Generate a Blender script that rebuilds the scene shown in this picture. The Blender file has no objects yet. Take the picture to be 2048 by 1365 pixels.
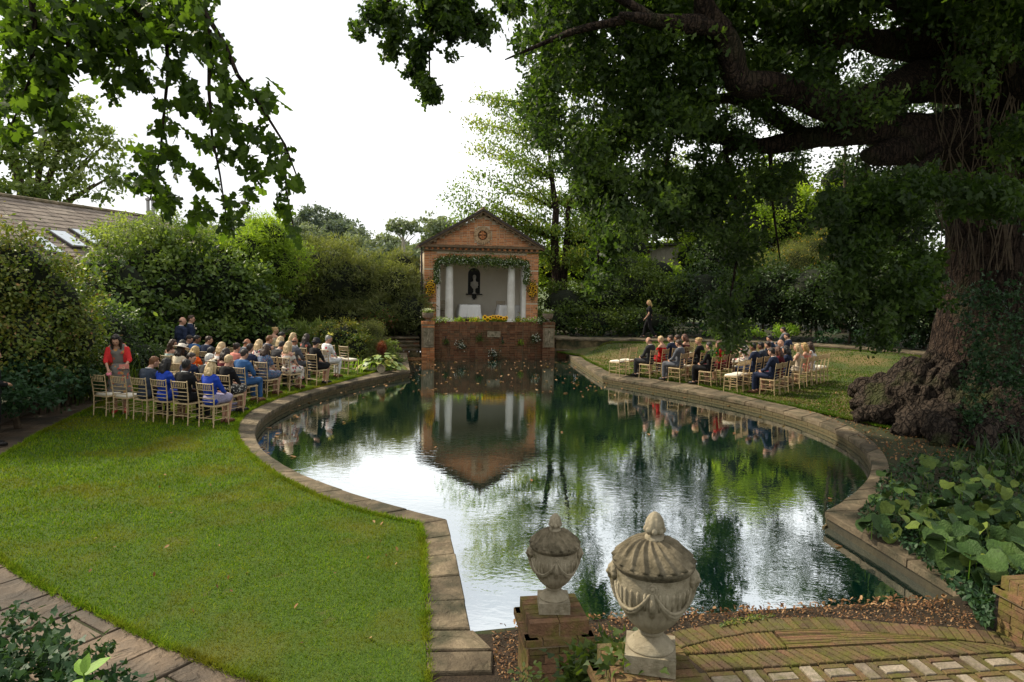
import bpy, bmesh, math, random
import numpy as np
from mathutils import Vector, Matrix, noise
from mathutils.geometry import delaunay_2d_cdt
R = math.radians
rng = np.random.default_rng(7)
random.seed(7)
scene = bpy.context.scene
col = scene.collection

# ------------------------------------------------------------------ camera, sky, sun, exposure
CAM_H = 3.0
FOC = 1365.0            # focal length in photo pixels (24 mm on a 36 mm sensor)
PITCH = math.atan(117 / 1365)
ROLL = R(1.0)
cam = bpy.data.cameras.new('camera')
cam.sensor_width = 36; cam.lens = 24.0; cam.clip_start = 0.1; cam.clip_end = 1500
camo = bpy.data.objects.new('camera', cam); col.objects.link(camo)
camo.matrix_world = Matrix.Translation((0, 0, CAM_H)) @ Matrix.Rotation(R(90) - PITCH, 4, 'X') @ Matrix.Rotation(ROLL, 4, 'Z')
scene.camera = camo
scene.view_settings.view_transform = 'Standard'
scene.view_settings.look = 'None'
scene.view_settings.exposure = 0.55
scene.view_settings.gamma = 1.0
scene.view_settings.use_curve_mapping = False
scene.cycles.use_denoising = True
scene.cycles.max_bounces = 6
scene.cycles.transparent_max_bounces = 4
scene.cycles.diffuse_bounces = 3
scene.cycles.glossy_bounces = 3
scene.cycles.caustics_reflective = False
scene.cycles.caustics_refractive = False

SUN_AZ, SUN_EL = R(-68), R(42)     # azimuth measured from +Y towards +X
world = bpy.data.worlds.new('World'); scene.world = world; world.use_nodes = True
nt = world.node_tree; nt.nodes.clear()
wo = nt.nodes.new('ShaderNodeOutputWorld'); bg = nt.nodes.new('ShaderNodeBackground')
sky = nt.nodes.new('ShaderNodeTexSky'); sky.sky_type = 'NISHITA'; sky.sun_disc = False
sky.sun_elevation = SUN_EL; sky.sun_rotation = SUN_AZ
bg.inputs['Strength'].default_value = 0.1
tc = nt.nodes.new('ShaderNodeTexCoord'); mp = nt.nodes.new('ShaderNodeMapping')
mp.inputs['Scale'].default_value = (1.0, 1.0, 3.2)
ns = nt.nodes.new('ShaderNodeTexNoise'); ns.inputs['Scale'].default_value = 1.7; ns.inputs['Detail'].default_value = 6
ns.inputs['Roughness'].default_value = 0.55
cr = nt.nodes.new('ShaderNodeValToRGB')
cr.color_ramp.elements[0].position = 0.38; cr.color_ramp.elements[0].color = (5.7, 6.0, 6.3, 1)
cr.color_ramp.elements[1].position = 0.64; cr.color_ramp.elements[1].color = (10.2, 10.2, 10.0, 1)
mix = nt.nodes.new('ShaderNodeMixRGB'); mix.inputs[0].default_value = 0.93
L = nt.links.new
L(tc.outputs['Generated'], mp.inputs[0]); L(mp.outputs[0], ns.inputs['Vector']); L(ns.outputs['Fac'], cr.inputs[0])
L(sky.outputs[0], mix.inputs[1]); L(cr.outputs[0], mix.inputs[2]); L(mix.outputs[0], bg.inputs['Color']); L(bg.outputs[0], wo.inputs[0])

sd = bpy.data.lights.new('sun', 'SUN'); sd.energy = 4.2; sd.angle = R(2.5); sd.color = (1.0, 0.9, 0.72)
so = bpy.data.objects.new('sun', sd); col.objects.link(so)
sdir = Vector((math.sin(SUN_AZ) * math.cos(SUN_EL), math.cos(SUN_AZ) * math.cos(SUN_EL), math.sin(SUN_EL)))
so.rotation_euler = sdir.to_track_quat('Z', 'Y').to_euler(); so.location = (0, 0, 40)

# ------------------------------------------------------------------ placing helpers
_cr, _sr, _cp, _sp = math.cos(ROLL), math.sin(ROLL), math.cos(PITCH), math.sin(PITCH)
def ray(px, py):
    x = px - 1024.0; y = -(py - 682.5)
    X = x * _cr - y * _sr; Y = x * _sr + y * _cr
    return np.array([X, FOC * _cp + Y * _sp, -FOC * _sp + Y * _cp])
def G(px, py, z=0.0):              # where the sight line meets the level z
    d = ray(px, py); t = (z - CAM_H) / d[2]
    return (d[0] * t, d[1] * t)
def P(px, py, Y):                  # the point of the sight line at distance Y
    d = ray(px, py); t = Y / d[1]
    return np.array([d[0] * t, Y, CAM_H + d[2] * t])
def proj(p):
    x, y, z = p[0], p[1], p[2] - CAM_H
    dep = y * _cp - z * _sp; Yc = y * _sp + z * _cp
    X = x / dep * FOC; Y = Yc / dep * FOC
    return (1024 + X * _cr + Y * _sr, 682.5 - (-X * _sr + Y * _cr))
def GL(pts, z=0.0): return [G(a, b, z) for a, b in pts]

# ------------------------------------------------------------------ materials
MATS = {}
def newmat(name):
    m = bpy.data.materials.new(name); m.use_nodes = True
    t = m.node_tree; b = t.nodes['Principled BSDF']; MATS[name] = m
    return m, t, b
def rgb(c): return (c[0], c[1], c[2], 1)
def mnoise(name, c1, c2, scale=5, rough=0.8, bump=0.2, bscale=None, detail=8, c3=None, s3=1.0, t3=0.55, w3=0.12, spec=0.3, coords='Object', stretch=None):
    m, t, b = newmat(name); N = t.nodes.new; k = t.links.new
    tc = N('ShaderNodeTexCoord'); mp = N('ShaderNodeMapping'); k(tc.outputs[coords], mp.inputs[0])
    if stretch: mp.inputs['Scale'].default_value = stretch
    n = N('ShaderNodeTexNoise'); n.inputs['Scale'].default_value = scale; n.inputs['Detail'].default_value = detail; n.inputs['Roughness'].default_value = 0.65
    k(mp.outputs[0], n.inputs['Vector'])
    r = N('ShaderNodeValToRGB'); r.color_ramp.elements[0].position = 0.33; r.color_ramp.elements[1].position = 0.67
    r.color_ramp.elements[0].color = rgb(c1); r.color_ramp.elements[1].color = rgb(c2)
    k(n.outputs['Fac'], r.inputs[0]); out = r.outputs[0]
    if c3:
        n3 = N('ShaderNodeTexNoise'); n3.inputs['Scale'].default_value = s3; n3.inputs['Detail'].default_value = 7; n3.inputs['Roughness'].default_value = 0.6
        k(tc.outputs[coords], n3.inputs['Vector'])
        r3 = N('ShaderNodeMapRange'); r3.inputs[1].default_value = t3 - w3; r3.inputs[2].default_value = t3 + w3
        k(n3.outputs['Fac'], r3.inputs[0]); mx = N('ShaderNodeMixRGB'); mx.inputs[2].default_value = rgb(c3)
        k(r3.outputs[0], mx.inputs[0]); k(out, mx.inputs[1]); out = mx.outputs[0]
    k(out, b.inputs['Base Color']); b.inputs['Roughness'].default_value = rough; b.inputs['Specular IOR Level'].default_value = spec
    if bump:
        n2 = N('ShaderNodeTexNoise'); n2.inputs['Scale'].default_value = bscale or scale * 4; n2.inputs['Detail'].default_value = 9
        n2.inputs['Roughness'].default_value = 0.7
        k(mp.outputs[0], n2.inputs['Vector']); bp = N('ShaderNodeBump'); bp.inputs['Strength'].default_value = bump; bp.inputs['Distance'].default_value = 0.03
        k(n2.outputs['Fac'], bp.inputs['Height']); k(bp.outputs[0], b.inputs['Normal'])
    return m
def mtint(name, cols, rough=0.85, trans=0.0, spec=0.25, moss=None, bump=0.0, bscale=60, mscale=2.0, mt=0.55, sheen=0):
    """colour picked per piece: the 'tint' attribute plus the object's own random number"""
    m, t, b = newmat(name); N = t.nodes.new; k = t.links.new
    a = N('ShaderNodeAttribute'); a.attribute_name = 'tint'; oi = N('ShaderNodeObjectInfo')
    ad = N('ShaderNodeMath'); ad.operation = 'ADD'; k(a.outputs['Fac'], ad.inputs[0]); k(oi.outputs['Random'], ad.inputs[1])
    fr = N('ShaderNodeMath'); fr.operation = 'PINGPONG'; fr.inputs[1].default_value = 1.0
    k((a.outputs['Fac'] if trans else ad.outputs[0]), fr.inputs[0])
    r = N('ShaderNodeValToRGB'); els = r.color_ramp.elements
    while len(els) < len(cols): els.new(0.5)
    for i, c in enumerate(cols): els[i].position = i / (len(cols) - 1); els[i].color = rgb(c)
    k(fr.outputs[0], r.inputs[0]); out = r.outputs[0]
    tc = N('ShaderNodeTexCoord')
    if moss or bump:
        geo = N('ShaderNodeNewGeometry')
    if moss:
        n3 = N('ShaderNodeTexNoise'); n3.inputs['Scale'].default_value = mscale; n3.inputs['Detail'].default_value = 8; n3.inputs['Roughness'].default_value = 0.7
        k(geo.outputs['Position'], n3.inputs['Vector'])
        r3 = N('ShaderNodeMapRange'); r3.inputs[1].default_value = mt - .1; r3.inputs[2].default_value = mt + .14
        k(n3.outputs['Fac'], r3.inputs[0]); mx = N('ShaderNodeMixRGB'); mx.inputs[2].default_value = rgb(moss)
        k(r3.outputs[0], mx.inputs[0]); k(out, mx.inputs[1]); out = mx.outputs[0]
    if bump:
        n4 = N('ShaderNodeTexNoise'); n4.inputs['Scale'].default_value = bscale; n4.inputs['Detail'].default_value = 6
        k(geo.outputs['Position'], n4.inputs['Vector']); bp = N('ShaderNodeBump'); bp.inputs['Strength'].default_value = bump; bp.inputs['Distance'].default_value = 0.02
        k(n4.outputs['Fac'], bp.inputs['Height']); k(bp.outputs[0], b.inputs['Normal'])
        mx = N('ShaderNodeMixRGB'); mx.blend_type = 'MULTIPLY'; mx.inputs[0].default_value = 0.5
        rr = N('ShaderNodeMapRange'); rr.inputs[1].default_value = .3; rr.inputs[2].default_value = .7; rr.inputs[3].default_value = .35; rr.inputs[4].default_value = 1.4
        n5 = N('ShaderNodeTexNoise'); n5.inputs['Scale'].default_value = bscale * .35; n5.inputs['Detail'].default_value = 8; n5.inputs['Roughness'].default_value = .7
        k(geo.outputs['Position'], n5.inputs['Vector']); k(n5.outputs['Fac'], rr.inputs[0]); k(out, mx.inputs[1]); k(rr.outputs[0], mx.inputs[2]); out = mx.outputs[0]
    k(out, b.inputs['Base Color']); b.inputs['Roughness'].default_value = rough; b.inputs['Specular IOR Level'].default_value = spec
    if trans:
        tr = N('ShaderNodeBsdfTranslucent'); g = N('ShaderNodeMixRGB'); g.blend_type = 'MULTIPLY'; g.inputs[0].default_value = 1
        g.inputs[2].default_value = (2.3, 2.5, 0.8, 1); k(out, g.inputs[1]); k(g.outputs[0], tr.inputs['Color'])
        ms = N('ShaderNodeMixShader'); ms.inputs[0].default_value = trans
        k(b.outputs[0], ms.inputs[1]); k(tr.outputs[0], ms.inputs[2]); k(ms.outputs[0], t.nodes['Material Output'].inputs['Surface'])
    return m
def mplain(name, c, rough=0.6, spec=0.3, metal=0.0, v=0.12):
    c2 = tuple(min(1, x * (1 + v)) for x in c); c1 = tuple(x * (1 - v) for x in c)
    m = mnoise(name, c1, c2, scale=18, rough=rough, bump=0.06, spec=spec)
    m.node_tree.nodes['Principled BSDF'].inputs['Metallic'].default_value = metal
    return m

M_leaf = {
    'oak': mtint('oak_leaf', [(.017, .033, .008), (.038, .066, .014), (.078, .118, .024)], .5, .42, .22),
    'oaklit': mtint('oak_leaf_backlit', [(.020, .038, .007), (.040, .070, .011), (.072, .112, .017)], .5, .5, .2),
    'laurel': mtint('laurel_leaf', [(.022, .042, .013), (.055, .095, .024), (.11, .16, .04), (.18, .235, .06)], .42, .3, .3),
    'yellow': mtint('shrub_leaf_yellowing', [(.030, .055, .011), (.075, .115, .019), (.14, .165, .028), (.19, .165, .028)], .5, .25, .4),
    'mound': mtint('needle_leaf', [(.050, .065, .022), (.110, .125, .042), (.190, .195, .080)], .6, .3, .2),
    'bright': mtint('bright_leaf', [(.080, .130, .016), (.165, .235, .025), (.27, .34, .045)], .5, .4, .25),
    'cherry': mtint('cherry_leaf', [(.055, .095, .018), (.11, .165, .028), (.17, .22, .04), (.24, .22, .03)], .5, .4, .4),
    'dark': mtint('dark_leaf', [(.014, .028, .010), (.030, .054, .016), (.055, .088, .024)], .5, .25, .25),
    'mid': mtint('mid_leaf', [(.028, .048, .012), (.058, .088, .018), (.10, .135, .026)], .5, .3, .25),
    'far': mtint('far_leaf_hazed', [(.12, .15, .10), (.18, .21, .135), (.24, .27, .17)], .7, .15, .2),  # distance haze is painted into this pale leaf colour
    'farblue': mtint('far_leaf_hazed_blue', [(.085, .115, .090), (.125, .155, .12), (.17, .20, .15)], .7, .15, .2),  # bluish version, also with the haze put into the colour
    'pale': mtint('pale_leaf', [(.080, .115, .035), (.135, .175, .050), (.200, .230, .080)], .55, .35, .3),
    'ivy': mtint('ivy_leaf', [(.012, .032, .012), (.022, .055, .020), (.045, .085, .035)],   .52, .15, .2),
    'red': mtint('red_leaf', [(.09, .015, .010), (.16, .03, .015), (.22, .06, .02)], .5, .25, .4),
    'dead': mtint('dead_leaf', [(.07, .032, .014), (.15, .070, .030), (.24, .125, .055), (.36, .22, .11)], .8, .1, .2),
    'lime': mtint('lime_leaf', [(.13, .22, .02), (.20, .30, .03), (.27, .38, .05)], .45, .35, .4),
    'white': mtint('white_petal', [(.55, .55, .48), (.7, .7, .62), (.8, .8, .74)], .6, .2, .3),
    'sunflower': mtint('yellow_petal', [(.60, .33, .015), (.72, .42, .02), (.8, .52, .03)], .6, .2, .3),
}
def mbark(name, c1, c2, moss, st, sc=5.0):
    m, t, b = newmat(name); N = t.nodes.new; k = t.links.new; tc = N('ShaderNodeTexCoord'); mp = N('ShaderNodeMapping'); mp.inputs['Scale'].default_value = st; k(tc.outputs['Object'], mp.inputs[0])
    nz = N('ShaderNodeTexNoise'); nz.inputs['Scale'].default_value = 2.2; nz.inputs['Detail'].default_value = 5; k(mp.outputs[0], nz.inputs['Vector'])
    ad = N('ShaderNodeMixRGB'); ad.blend_type = 'ADD'; ad.inputs[0].default_value = .55; k(mp.outputs[0], ad.inputs[1]); k(nz.outputs['Color'], ad.inputs[2])
    v = N('ShaderNodeTexVoronoi'); v.feature = 'DISTANCE_TO_EDGE'; v.inputs['Scale'].default_value = sc; k(ad.outputs[0], v.inputs['Vector'])
    mr = N('ShaderNodeMapRange'); mr.inputs[1].default_value = 0; mr.inputs[2].default_value = .16; k(v.outputs['Distance'], mr.inputs[0])
    n2 = N('ShaderNodeTexNoise'); n2.inputs['Scale'].default_value = 24; n2.inputs['Detail'].default_value = 8; k(tc.outputs['Object'], n2.inputs['Vector'])
    x = N('ShaderNodeMixRGB'); x.inputs[1].default_value = rgb(c1); x.inputs[2].default_value = rgb(c2)
    mu = N('ShaderNodeMath'); mu.operation = 'MULTIPLY'; k(mr.outputs[0], mu.inputs[0]); m2 = N('ShaderNodeMapRange'); m2.inputs[1].default_value = .3; m2.inputs[2].default_value = .7; m2.inputs[3].default_value = .4; m2.inputs[4].default_value = 1.1; k(n2.outputs['Fac'], m2.inputs[0]); k(m2.outputs[0], mu.inputs[1]); k(mu.outputs[0], x.inputs[0])
    n3 = N('ShaderNodeTexNoise'); n3.inputs['Scale'].default_value = 1.1; n3.inputs['Detail'].default_value = 7; k(tc.outputs['Object'], n3.inputs['Vector']); m3 = N('ShaderNodeMapRange'); m3.inputs[1].default_value = .54; m3.inputs[2].default_value = .7; m3.inputs[4].default_value = .8; k(n3.outputs['Fac'], m3.inputs[0])
    y = N('ShaderNodeMixRGB'); y.inputs[2].default_value = rgb(moss); k(m3.outputs[0], y.inputs[0]); k(x.outputs[0], y.inputs[1]); k(y.outputs[0], b.inputs['Base Color']); b.inputs['Roughness'].default_value = .95; b.inputs['Specular IOR Level'].default_value = .15
    bp = N('ShaderNodeBump'); bp.inputs['Strength'].default_value = 1; bp.inputs['Distance'].default_value = .06; k(mu.outputs[0], bp.inputs['Height']); k(bp.outputs[0], b.inputs['Normal']); return m
M_bark = mbark('oak_bark', (.009, .006, .005), (.062, .041, .029), (.042, .044, .02), (2.4, 2.4, .45))
M_root = mbark('root_bark', (.012, .009, .007), (.075, .056, .042), (.055, .065, .022), (2.0, 2.0, 1.2), 4.0)
M_twig = mnoise('twig', (.05, .035, .022), (.11, .08, .05), 8, .9, .4)
M_core = mnoise('painted_shade', (.006, .009, .004), (.016, .02, .008), 6, .95, .6)  # near-black colour that paints the shade deep inside foliage
M_soil = mnoise('soil', (.030, .020, .012), (.070, .048, .028), 6, .95, .8, 30)
M_stone = mnoise('coping_stone', (.095, .070, .042), (.205, .158, .098), 3.4, .85, .8, 22, c3=(.050, .046, .024), s3=2.2, t3=.55, w3=.10)
M_stonebrick = mnoise('pool_wall_stone', (.10, .075, .035), (.20, .15, .075), 4, .9, .6, 20, c3=(.03, .035, .015), s3=2.5, t3=.52)
M_paving = mnoise('riven_sandstone', (.085, .058, .036), (.190, .135, .088), 2.4, .75, 1.0, 4, c3=(.075, .064, .050), s3=1.1, t3=.54)
def riven(m, sc=1.7):
    t = m.node_tree; N = t.nodes.new; k = t.links.new; b = t.nodes['Principled BSDF']; g = N('ShaderNodeNewGeometry'); n = N('ShaderNodeTexNoise'); n.inputs['Scale'].default_value = sc; n.inputs['Detail'].default_value = 5; n.inputs['Distortion'].default_value = .8
    k(g.outputs['Position'], n.inputs['Vector']); a = N('ShaderNodeMath'); a.operation = 'MULTIPLY'; a.inputs[1].default_value = 9; k(n.outputs['Fac'], a.inputs[0]); p = N('ShaderNodeMath'); p.operation = 'FRACT'; k(a.outputs[0], p.inputs[0])
    q = N('ShaderNodeMath'); q.operation = 'POWER'; q.inputs[1].default_value = 3; k(p.outputs[0], q.inputs[0]); old = b.inputs['Normal'].links[0].from_socket
    bp = N('ShaderNodeBump'); bp.inputs['Strength'].default_value = .9; bp.inputs['Distance'].default_value = .018; k(q.outputs[0], bp.inputs['Height']); k(old, bp.inputs['Normal']); k(bp.outputs[0], b.inputs['Normal'])
    oc = b.inputs['Base Color'].links[0].from_socket; mx = N('ShaderNodeMixRGB'); mx.blend_type = 'MULTIPLY'; mx.inputs[0].default_value = 1; rr = N('ShaderNodeMapRange'); rr.inputs[1].default_value = .0; rr.inputs[2].default_value = .9; rr.inputs[3].default_value = .92; rr.inputs[4].default_value = 1.12; k(q.outputs[0], rr.inputs[0])
    oi = N('ShaderNodeObjectInfo'); ro = N('ShaderNodeMapRange'); ro.inputs[3].default_value = .68; ro.inputs[4].default_value = 1.3; k(oi.outputs['Random'], ro.inputs[0]); mm = N('ShaderNodeMath'); mm.operation = 'MULTIPLY'; k(rr.outputs[0], mm.inputs[0]); k(ro.outputs[0], mm.inputs[1])
    k(oc, mx.inputs[1]); k(mm.outputs[0], mx.inputs[2]); k(mx.outputs[0], b.inputs['Base Color'])
riven(M_paving); riven(M_stone, 1.2)
M_urn = mnoise('weathered_urn_stone', (.20, .165, .105), (.37, .32, .225), 7, .9, .5, 55, c3=(.09, .075, .038), s3=5.5, t3=.60, w3=.08)
M_urnlid = mnoise('lichened_urn_lid', (.105, .085, .050), (.26, .215, .14), 11, .9, .7, 60, c3=(.045, .038, .020), s3=6, t3=.56, w3=.1)
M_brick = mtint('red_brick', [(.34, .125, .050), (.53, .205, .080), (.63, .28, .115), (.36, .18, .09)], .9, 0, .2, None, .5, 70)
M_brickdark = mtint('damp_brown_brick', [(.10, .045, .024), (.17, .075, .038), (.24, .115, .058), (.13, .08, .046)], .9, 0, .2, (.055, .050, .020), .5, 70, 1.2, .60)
M_brickmoss = mtint('mossy_brick', [(.080, .048, .026), (.15, .085, .045), (.19, .10, .055), (.12, .085, .045)], .9, 0, .2, (.105, .105, .016), .6, 60, 5.0, .53)
M_brickpave = mtint('paving_brick', [(.065, .042, .024), (.115, .072, .040), (.15, .08, .045), (.095, .07, .04)], .85, 0, .25, (.10, .10, .016), .7, 60, 4.0, .51)
M_stonesett = mtint('pale_stone_sett', [(.19, .15, .11), (.26, .21, .155), (.33, .27, .20)], .85, 0, .25, (.10, .095, .035), .7, 50, 5.0, .56)
M_mortar = mnoise('lime_mortar', (.42, .33, .22), (.56, .46, .33), 9, .95, .3)
M_mortardark = mnoise('dark_mortar', (.17, .125, .075), (.28, .215, .135), 9, .95, .3)
M_cornice = mnoise('brown_cornice', (.10, .065, .036), (.19, .13, .075), 7, .9, .4)
M_tileroof = mtint('clay_roof_tile', [(.085, .05, .032), (.13, .075, .045), (.10, .075, .05)], .9, 0, .2, (.07, .065, .03), .5, 40, 2, .58)
M_slate = mtint('stone_slate', [(.15, .115, .088), (.21, .165, .13), (.26, .21, .165)], .8, 0, .3, (.07, .055, .04), .5, 12, 1.5, .60)
M_white = mnoise('white_render', (.62, .60, .54), (.74, .72, .66), 3, .7, .15, 20, c3=(.5, .47, .40), s3=1.2, t3=.62)
M_plaster = mnoise('grey_plaster', (.76, .70, .58), (.84, .78, .66), 1.3, .85, .1)
M_cloth = mplain('white_cloth', (.74, .73, .70), .8, .2, v=.04)
M_black = mplain('black_paint', (.012, .011, .010), .5)
M_marble = mplain('white_marble', (.60, .58, .53), .5, .4, v=.06)
M_gilt = mnoise('limewashed_wood', (.40, .285, .145), (.56, .42, .235), 14, .5, .1, spec=.4)
M_cushion = mplain('cream_cushion', (.72, .66, .54), .85, .2, v=.05)
M_timber = mnoise('edging_slab', (.045, .035, .025), (.095, .075, .055), 5, .9, .5, 30)
M_planter = mnoise('planter_stone', (.16, .115, .08), (.27, .21, .15), 8, .9, .4)
M_relief = mnoise('relief_stone', (.22, .18, .12), (.36, .30, .20), 8, .9, .4, c3=(.10, .09, .05), s3=7, t3=.58)
M_glass = mplain('skylight_glass', (.45, .50, .55), .08, .9, v=.05)
M_frame = mplain('dark_frame', (.06, .05, .045), .6)
M_steel = mplain('flue_steel', (.30, .29, .28), .4, .5, .6)
M_boards = mnoise('pale_boards', (.26, .23, .19), (.36, .32, .27), 3, .8, .2)

# ------------------------------------------------------------------ object helpers
def tag(o, label=None, cat=None, group=None, kind=None):
    if label: o['label'] = label
    if cat: o['category'] = cat
    if group: o['group'] = group
    if kind: o['kind'] = kind
    return o
def empty(name, loc=(0, 0, 0), rz=0.0):
    o = bpy.data.objects.new(name, None); col.objects.link(o); o.location = loc; o.rotation_euler = (0, 0, rz)
    o.empty_display_size = .1
    return o
def link(name, me, mat=None, parent=None, loc=None, rot=None, scale=None):
    o = bpy.data.objects.new(name, me); col.objects.link(o)
    if mat is not None:
        if not me.materials: me.materials.append(mat)
        elif me.materials[0] != mat:
            o.material_slots[0].link = 'OBJECT'; o.material_slots[0].material = mat
    if parent: o.parent = parent
    if loc is not None: o.location = loc
    if rot is not None: o.rotation_euler = rot
    if scale is not None: o.scale = scale
    return o
def npmesh(name, V, F, tint=None, smooth=False):
    """V: (n,3) array, F: (m,k) array of equal faces"""
    V = np.asarray(V, np.float32); F = np.asarray(F, np.int32); me = bpy.data.meshes.new(name)
    me.vertices.add(len(V)); me.vertices.foreach_set('co', V.ravel())
    k = F.shape[1]; me.loops.add(F.size); me.loops.foreach_set('vertex_index', F.ravel())
    me.polygons.add(len(F)); me.polygons.foreach_set('loop_start', np.arange(0, F.size, k, dtype=np.int32))
    if smooth: me.polygons.foreach_set('use_smooth', np.ones(len(F), bool))
    if tint is not None:
        a = me.attributes.new('tint', 'FLOAT', 'POINT'); a.data.foreach_set('value', np.asarray(tint, np.float32))
    me.update(calc_edges=True); return me
class MB:
    """collects simple shapes into one mesh"""
    def __init__(s): s.v = []; s.f = []; s.t = []
    def add(s, vs, fs, t=0.0):
        n = len(s.v); s.v += [tuple(v) for v in vs]; s.f += [tuple(i + n for i in f) for f in fs]; s.t += [t] * len(vs)
    def box(s, c, size, rz=0.0, t=0.0, M=None):
        hx, hy, hz = size[0] / 2, size[1] / 2, size[2] / 2; ca, sa = math.cos(rz), math.sin(rz); vs = []
        for dx, dy, dz in ((-1,-1,-1),(1,-1,-1),(1,1,-1),(-1,1,-1),(-1,-1,1),(1,-1,1),(1,1,1),(-1,1,1)):
            x, y, z = dx * hx, dy * hy, dz * hz
            vs.append((c[0] + x * ca - y * sa, c[1] + x * sa + y * ca, c[2] + z))
        if M: vs = [M @ Vector(v) for v in vs]
        s.add(vs, ((0,3,2,1),(4,5,6,7),(0,1,5,4),(1,2,6,5),(2,3,7,6),(3,0,4,7)), t)
    def prism(s, poly, z0, z1, t=0.0, bev=0.0):
        n = len(poly); cx = sum(p[0] for p in poly) / n; cy = sum(p[1] for p in poly) / n
        zf0 = z0 if callable(z0) else (lambda x, y: z0); zf1 = z1 if callable(z1) else (lambda x, y: z1)
        vs = [(x, y, zf0(x, y)) for x, y in poly]
        if bev:
            vs += [(x, y, zf1(x, y) - bev) for x, y in poly]
            for x, y in poly:
                d = math.hypot(x - cx, y - cy) or 1; q = max(0, 1 - bev * 1.2 / d); vs.append((cx + (x - cx) * q, cy + (y - cy) * q, zf1(x, y)))
            fs = [tuple(range(2 * n, 3 * n))]
            for a in (0, n):
                fs += [(a + i, a + (i + 1) % n, a + n + (i + 1) % n, a + n + i) for i in range(n)]
        else:
            vs += [(x, y, zf1(x, y)) for x, y in poly]
            fs = [tuple(range(n, 2 * n))] + [(i, (i + 1) % n, n + (i + 1) % n, n + i) for i in range(n)]
        fs.append(tuple(range(n - 1, -1, -1)))
        s.add(vs, fs, t)
    def tube(s, pts, rad, n=8, t=0.0, cap=True, lump=0.0, ridges=0, rdep=0.0, seed=0):
        pts = [Vector(p) for p in pts]
        if not hasattr(rad, '__len__'): rad = [rad] * len(pts)
        vs = []; up = Vector((0, 0, 1)); prev = None
        for i, p in enumerate(pts):
            d = (pts[min(i + 1, len(pts) - 1)] - pts[max(i - 1, 0)]).normalized()
            if prev is None:
                a = d.cross(up) if abs(d.z) < .95 else d.cross(Vector((1, 0, 0)))
            else: a = prev - d * prev.dot(d)
            a.normalize(); b = d.cross(a); prev = a
            for j in range(n):
                th = 2 * math.pi * j / n; r = rad[i]
                if lump:
                    q = p * 1.3 + Vector((math.cos(th), math.sin(th), seed)) * .9
                    r *= 1 + lump * noise.noise(q)
                if ridges: r *= 1 + rdep * abs(math.sin(th * ridges / 2 + .8 * noise.noise(p * .8 + Vector((seed, 0, 0)))))
                vs.append(p + (a * math.cos(th) + b * math.sin(th)) * r)
        fs = []
        for i in range(len(pts) - 1):
            for j in range(n):
                fs.append((i * n + j, i * n + (j + 1) % n, (i + 1) * n + (j + 1) % n, (i + 1) * n + j))
        if cap: fs.append(tuple(range(n - 1, -1, -1))); fs.append(tuple((len(pts) - 1) * n + j for j in range(n)))
        s.add(vs, fs, t)
    def lathe(s, prof, c=(0, 0, 0), n=24, t=0.0, mod=None, sq=None):
        vs = []
        for i, (r, z) in enumerate(prof):
            for j in range(n):
                th = 2 * math.pi * j / n; rr = r; zz = z
                if mod: rr, zz = mod(i, th, r, z)
                vs.append((c[0] + rr * math.cos(th), c[1] + rr * math.sin(th), c[2] + zz))
        fs = [(i * n + j, i * n + (j + 1) % n, (i + 1) * n + (j + 1) % n, (i + 1) * n + j) for i in range(len(prof) - 1) for j in range(n)]
        fs.append(tuple(range(n - 1, -1, -1))); fs.append(tuple((len(prof) - 1) * n + j for j in range(n)))
        s.add(vs, fs, t)
    def ball(s, c, r, n=10, m=7, t=0.0, M=None):
        r = (r, r, r) if not hasattr(r, '__len__') else r; vs = [(c[0], c[1], c[2] - r[2])]
        for i in range(1, m):
            ph = math.pi * i / m
            for j in range(n):
                th = 2 * math.pi * j / n
                vs.append((c[0] + r[0] * math.sin(ph) * math.cos(th), c[1] + r[1] * math.sin(ph) * math.sin(th), c[2] - r[2] * math.cos(ph)))
        vs.append((c[0], c[1], c[2] + r[2])); fs = [(0, 1 + (j + 1) % n, 1 + j) for j in range(n)]
        for i in range(m - 2):
            for j in range(n):
                a = 1 + i * n; fs.append((a + j, a + (j + 1) % n, a + n + (j + 1) % n, a + n + j))
        a = 1 + (m - 2) * n; fs += [(a + j, a + (j + 1) % n, len(vs) - 1) for j in range(n)]
        if M: vs = [M @ Vector(v) for v in vs]
        s.add(vs, fs, t)
    def mesh(s, name, smooth=False, tint=False):
        me = bpy.data.meshes.new(name); me.from_pydata(s.v, [], s.f)
        if smooth: me.polygons.foreach_set('use_smooth', np.ones(len(me.polygons), bool))
        if tint: a = me.attributes.new('tint', 'FLOAT', 'POINT'); a.data.foreach_set('value', np.array(s.t, np.float32))
        me.update(); return me
    def build(s, name, mat, parent=None, smooth=False, tint=False, **k):
        return link(name, s.mesh(name, smooth, tint), mat, parent, **k)

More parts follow.
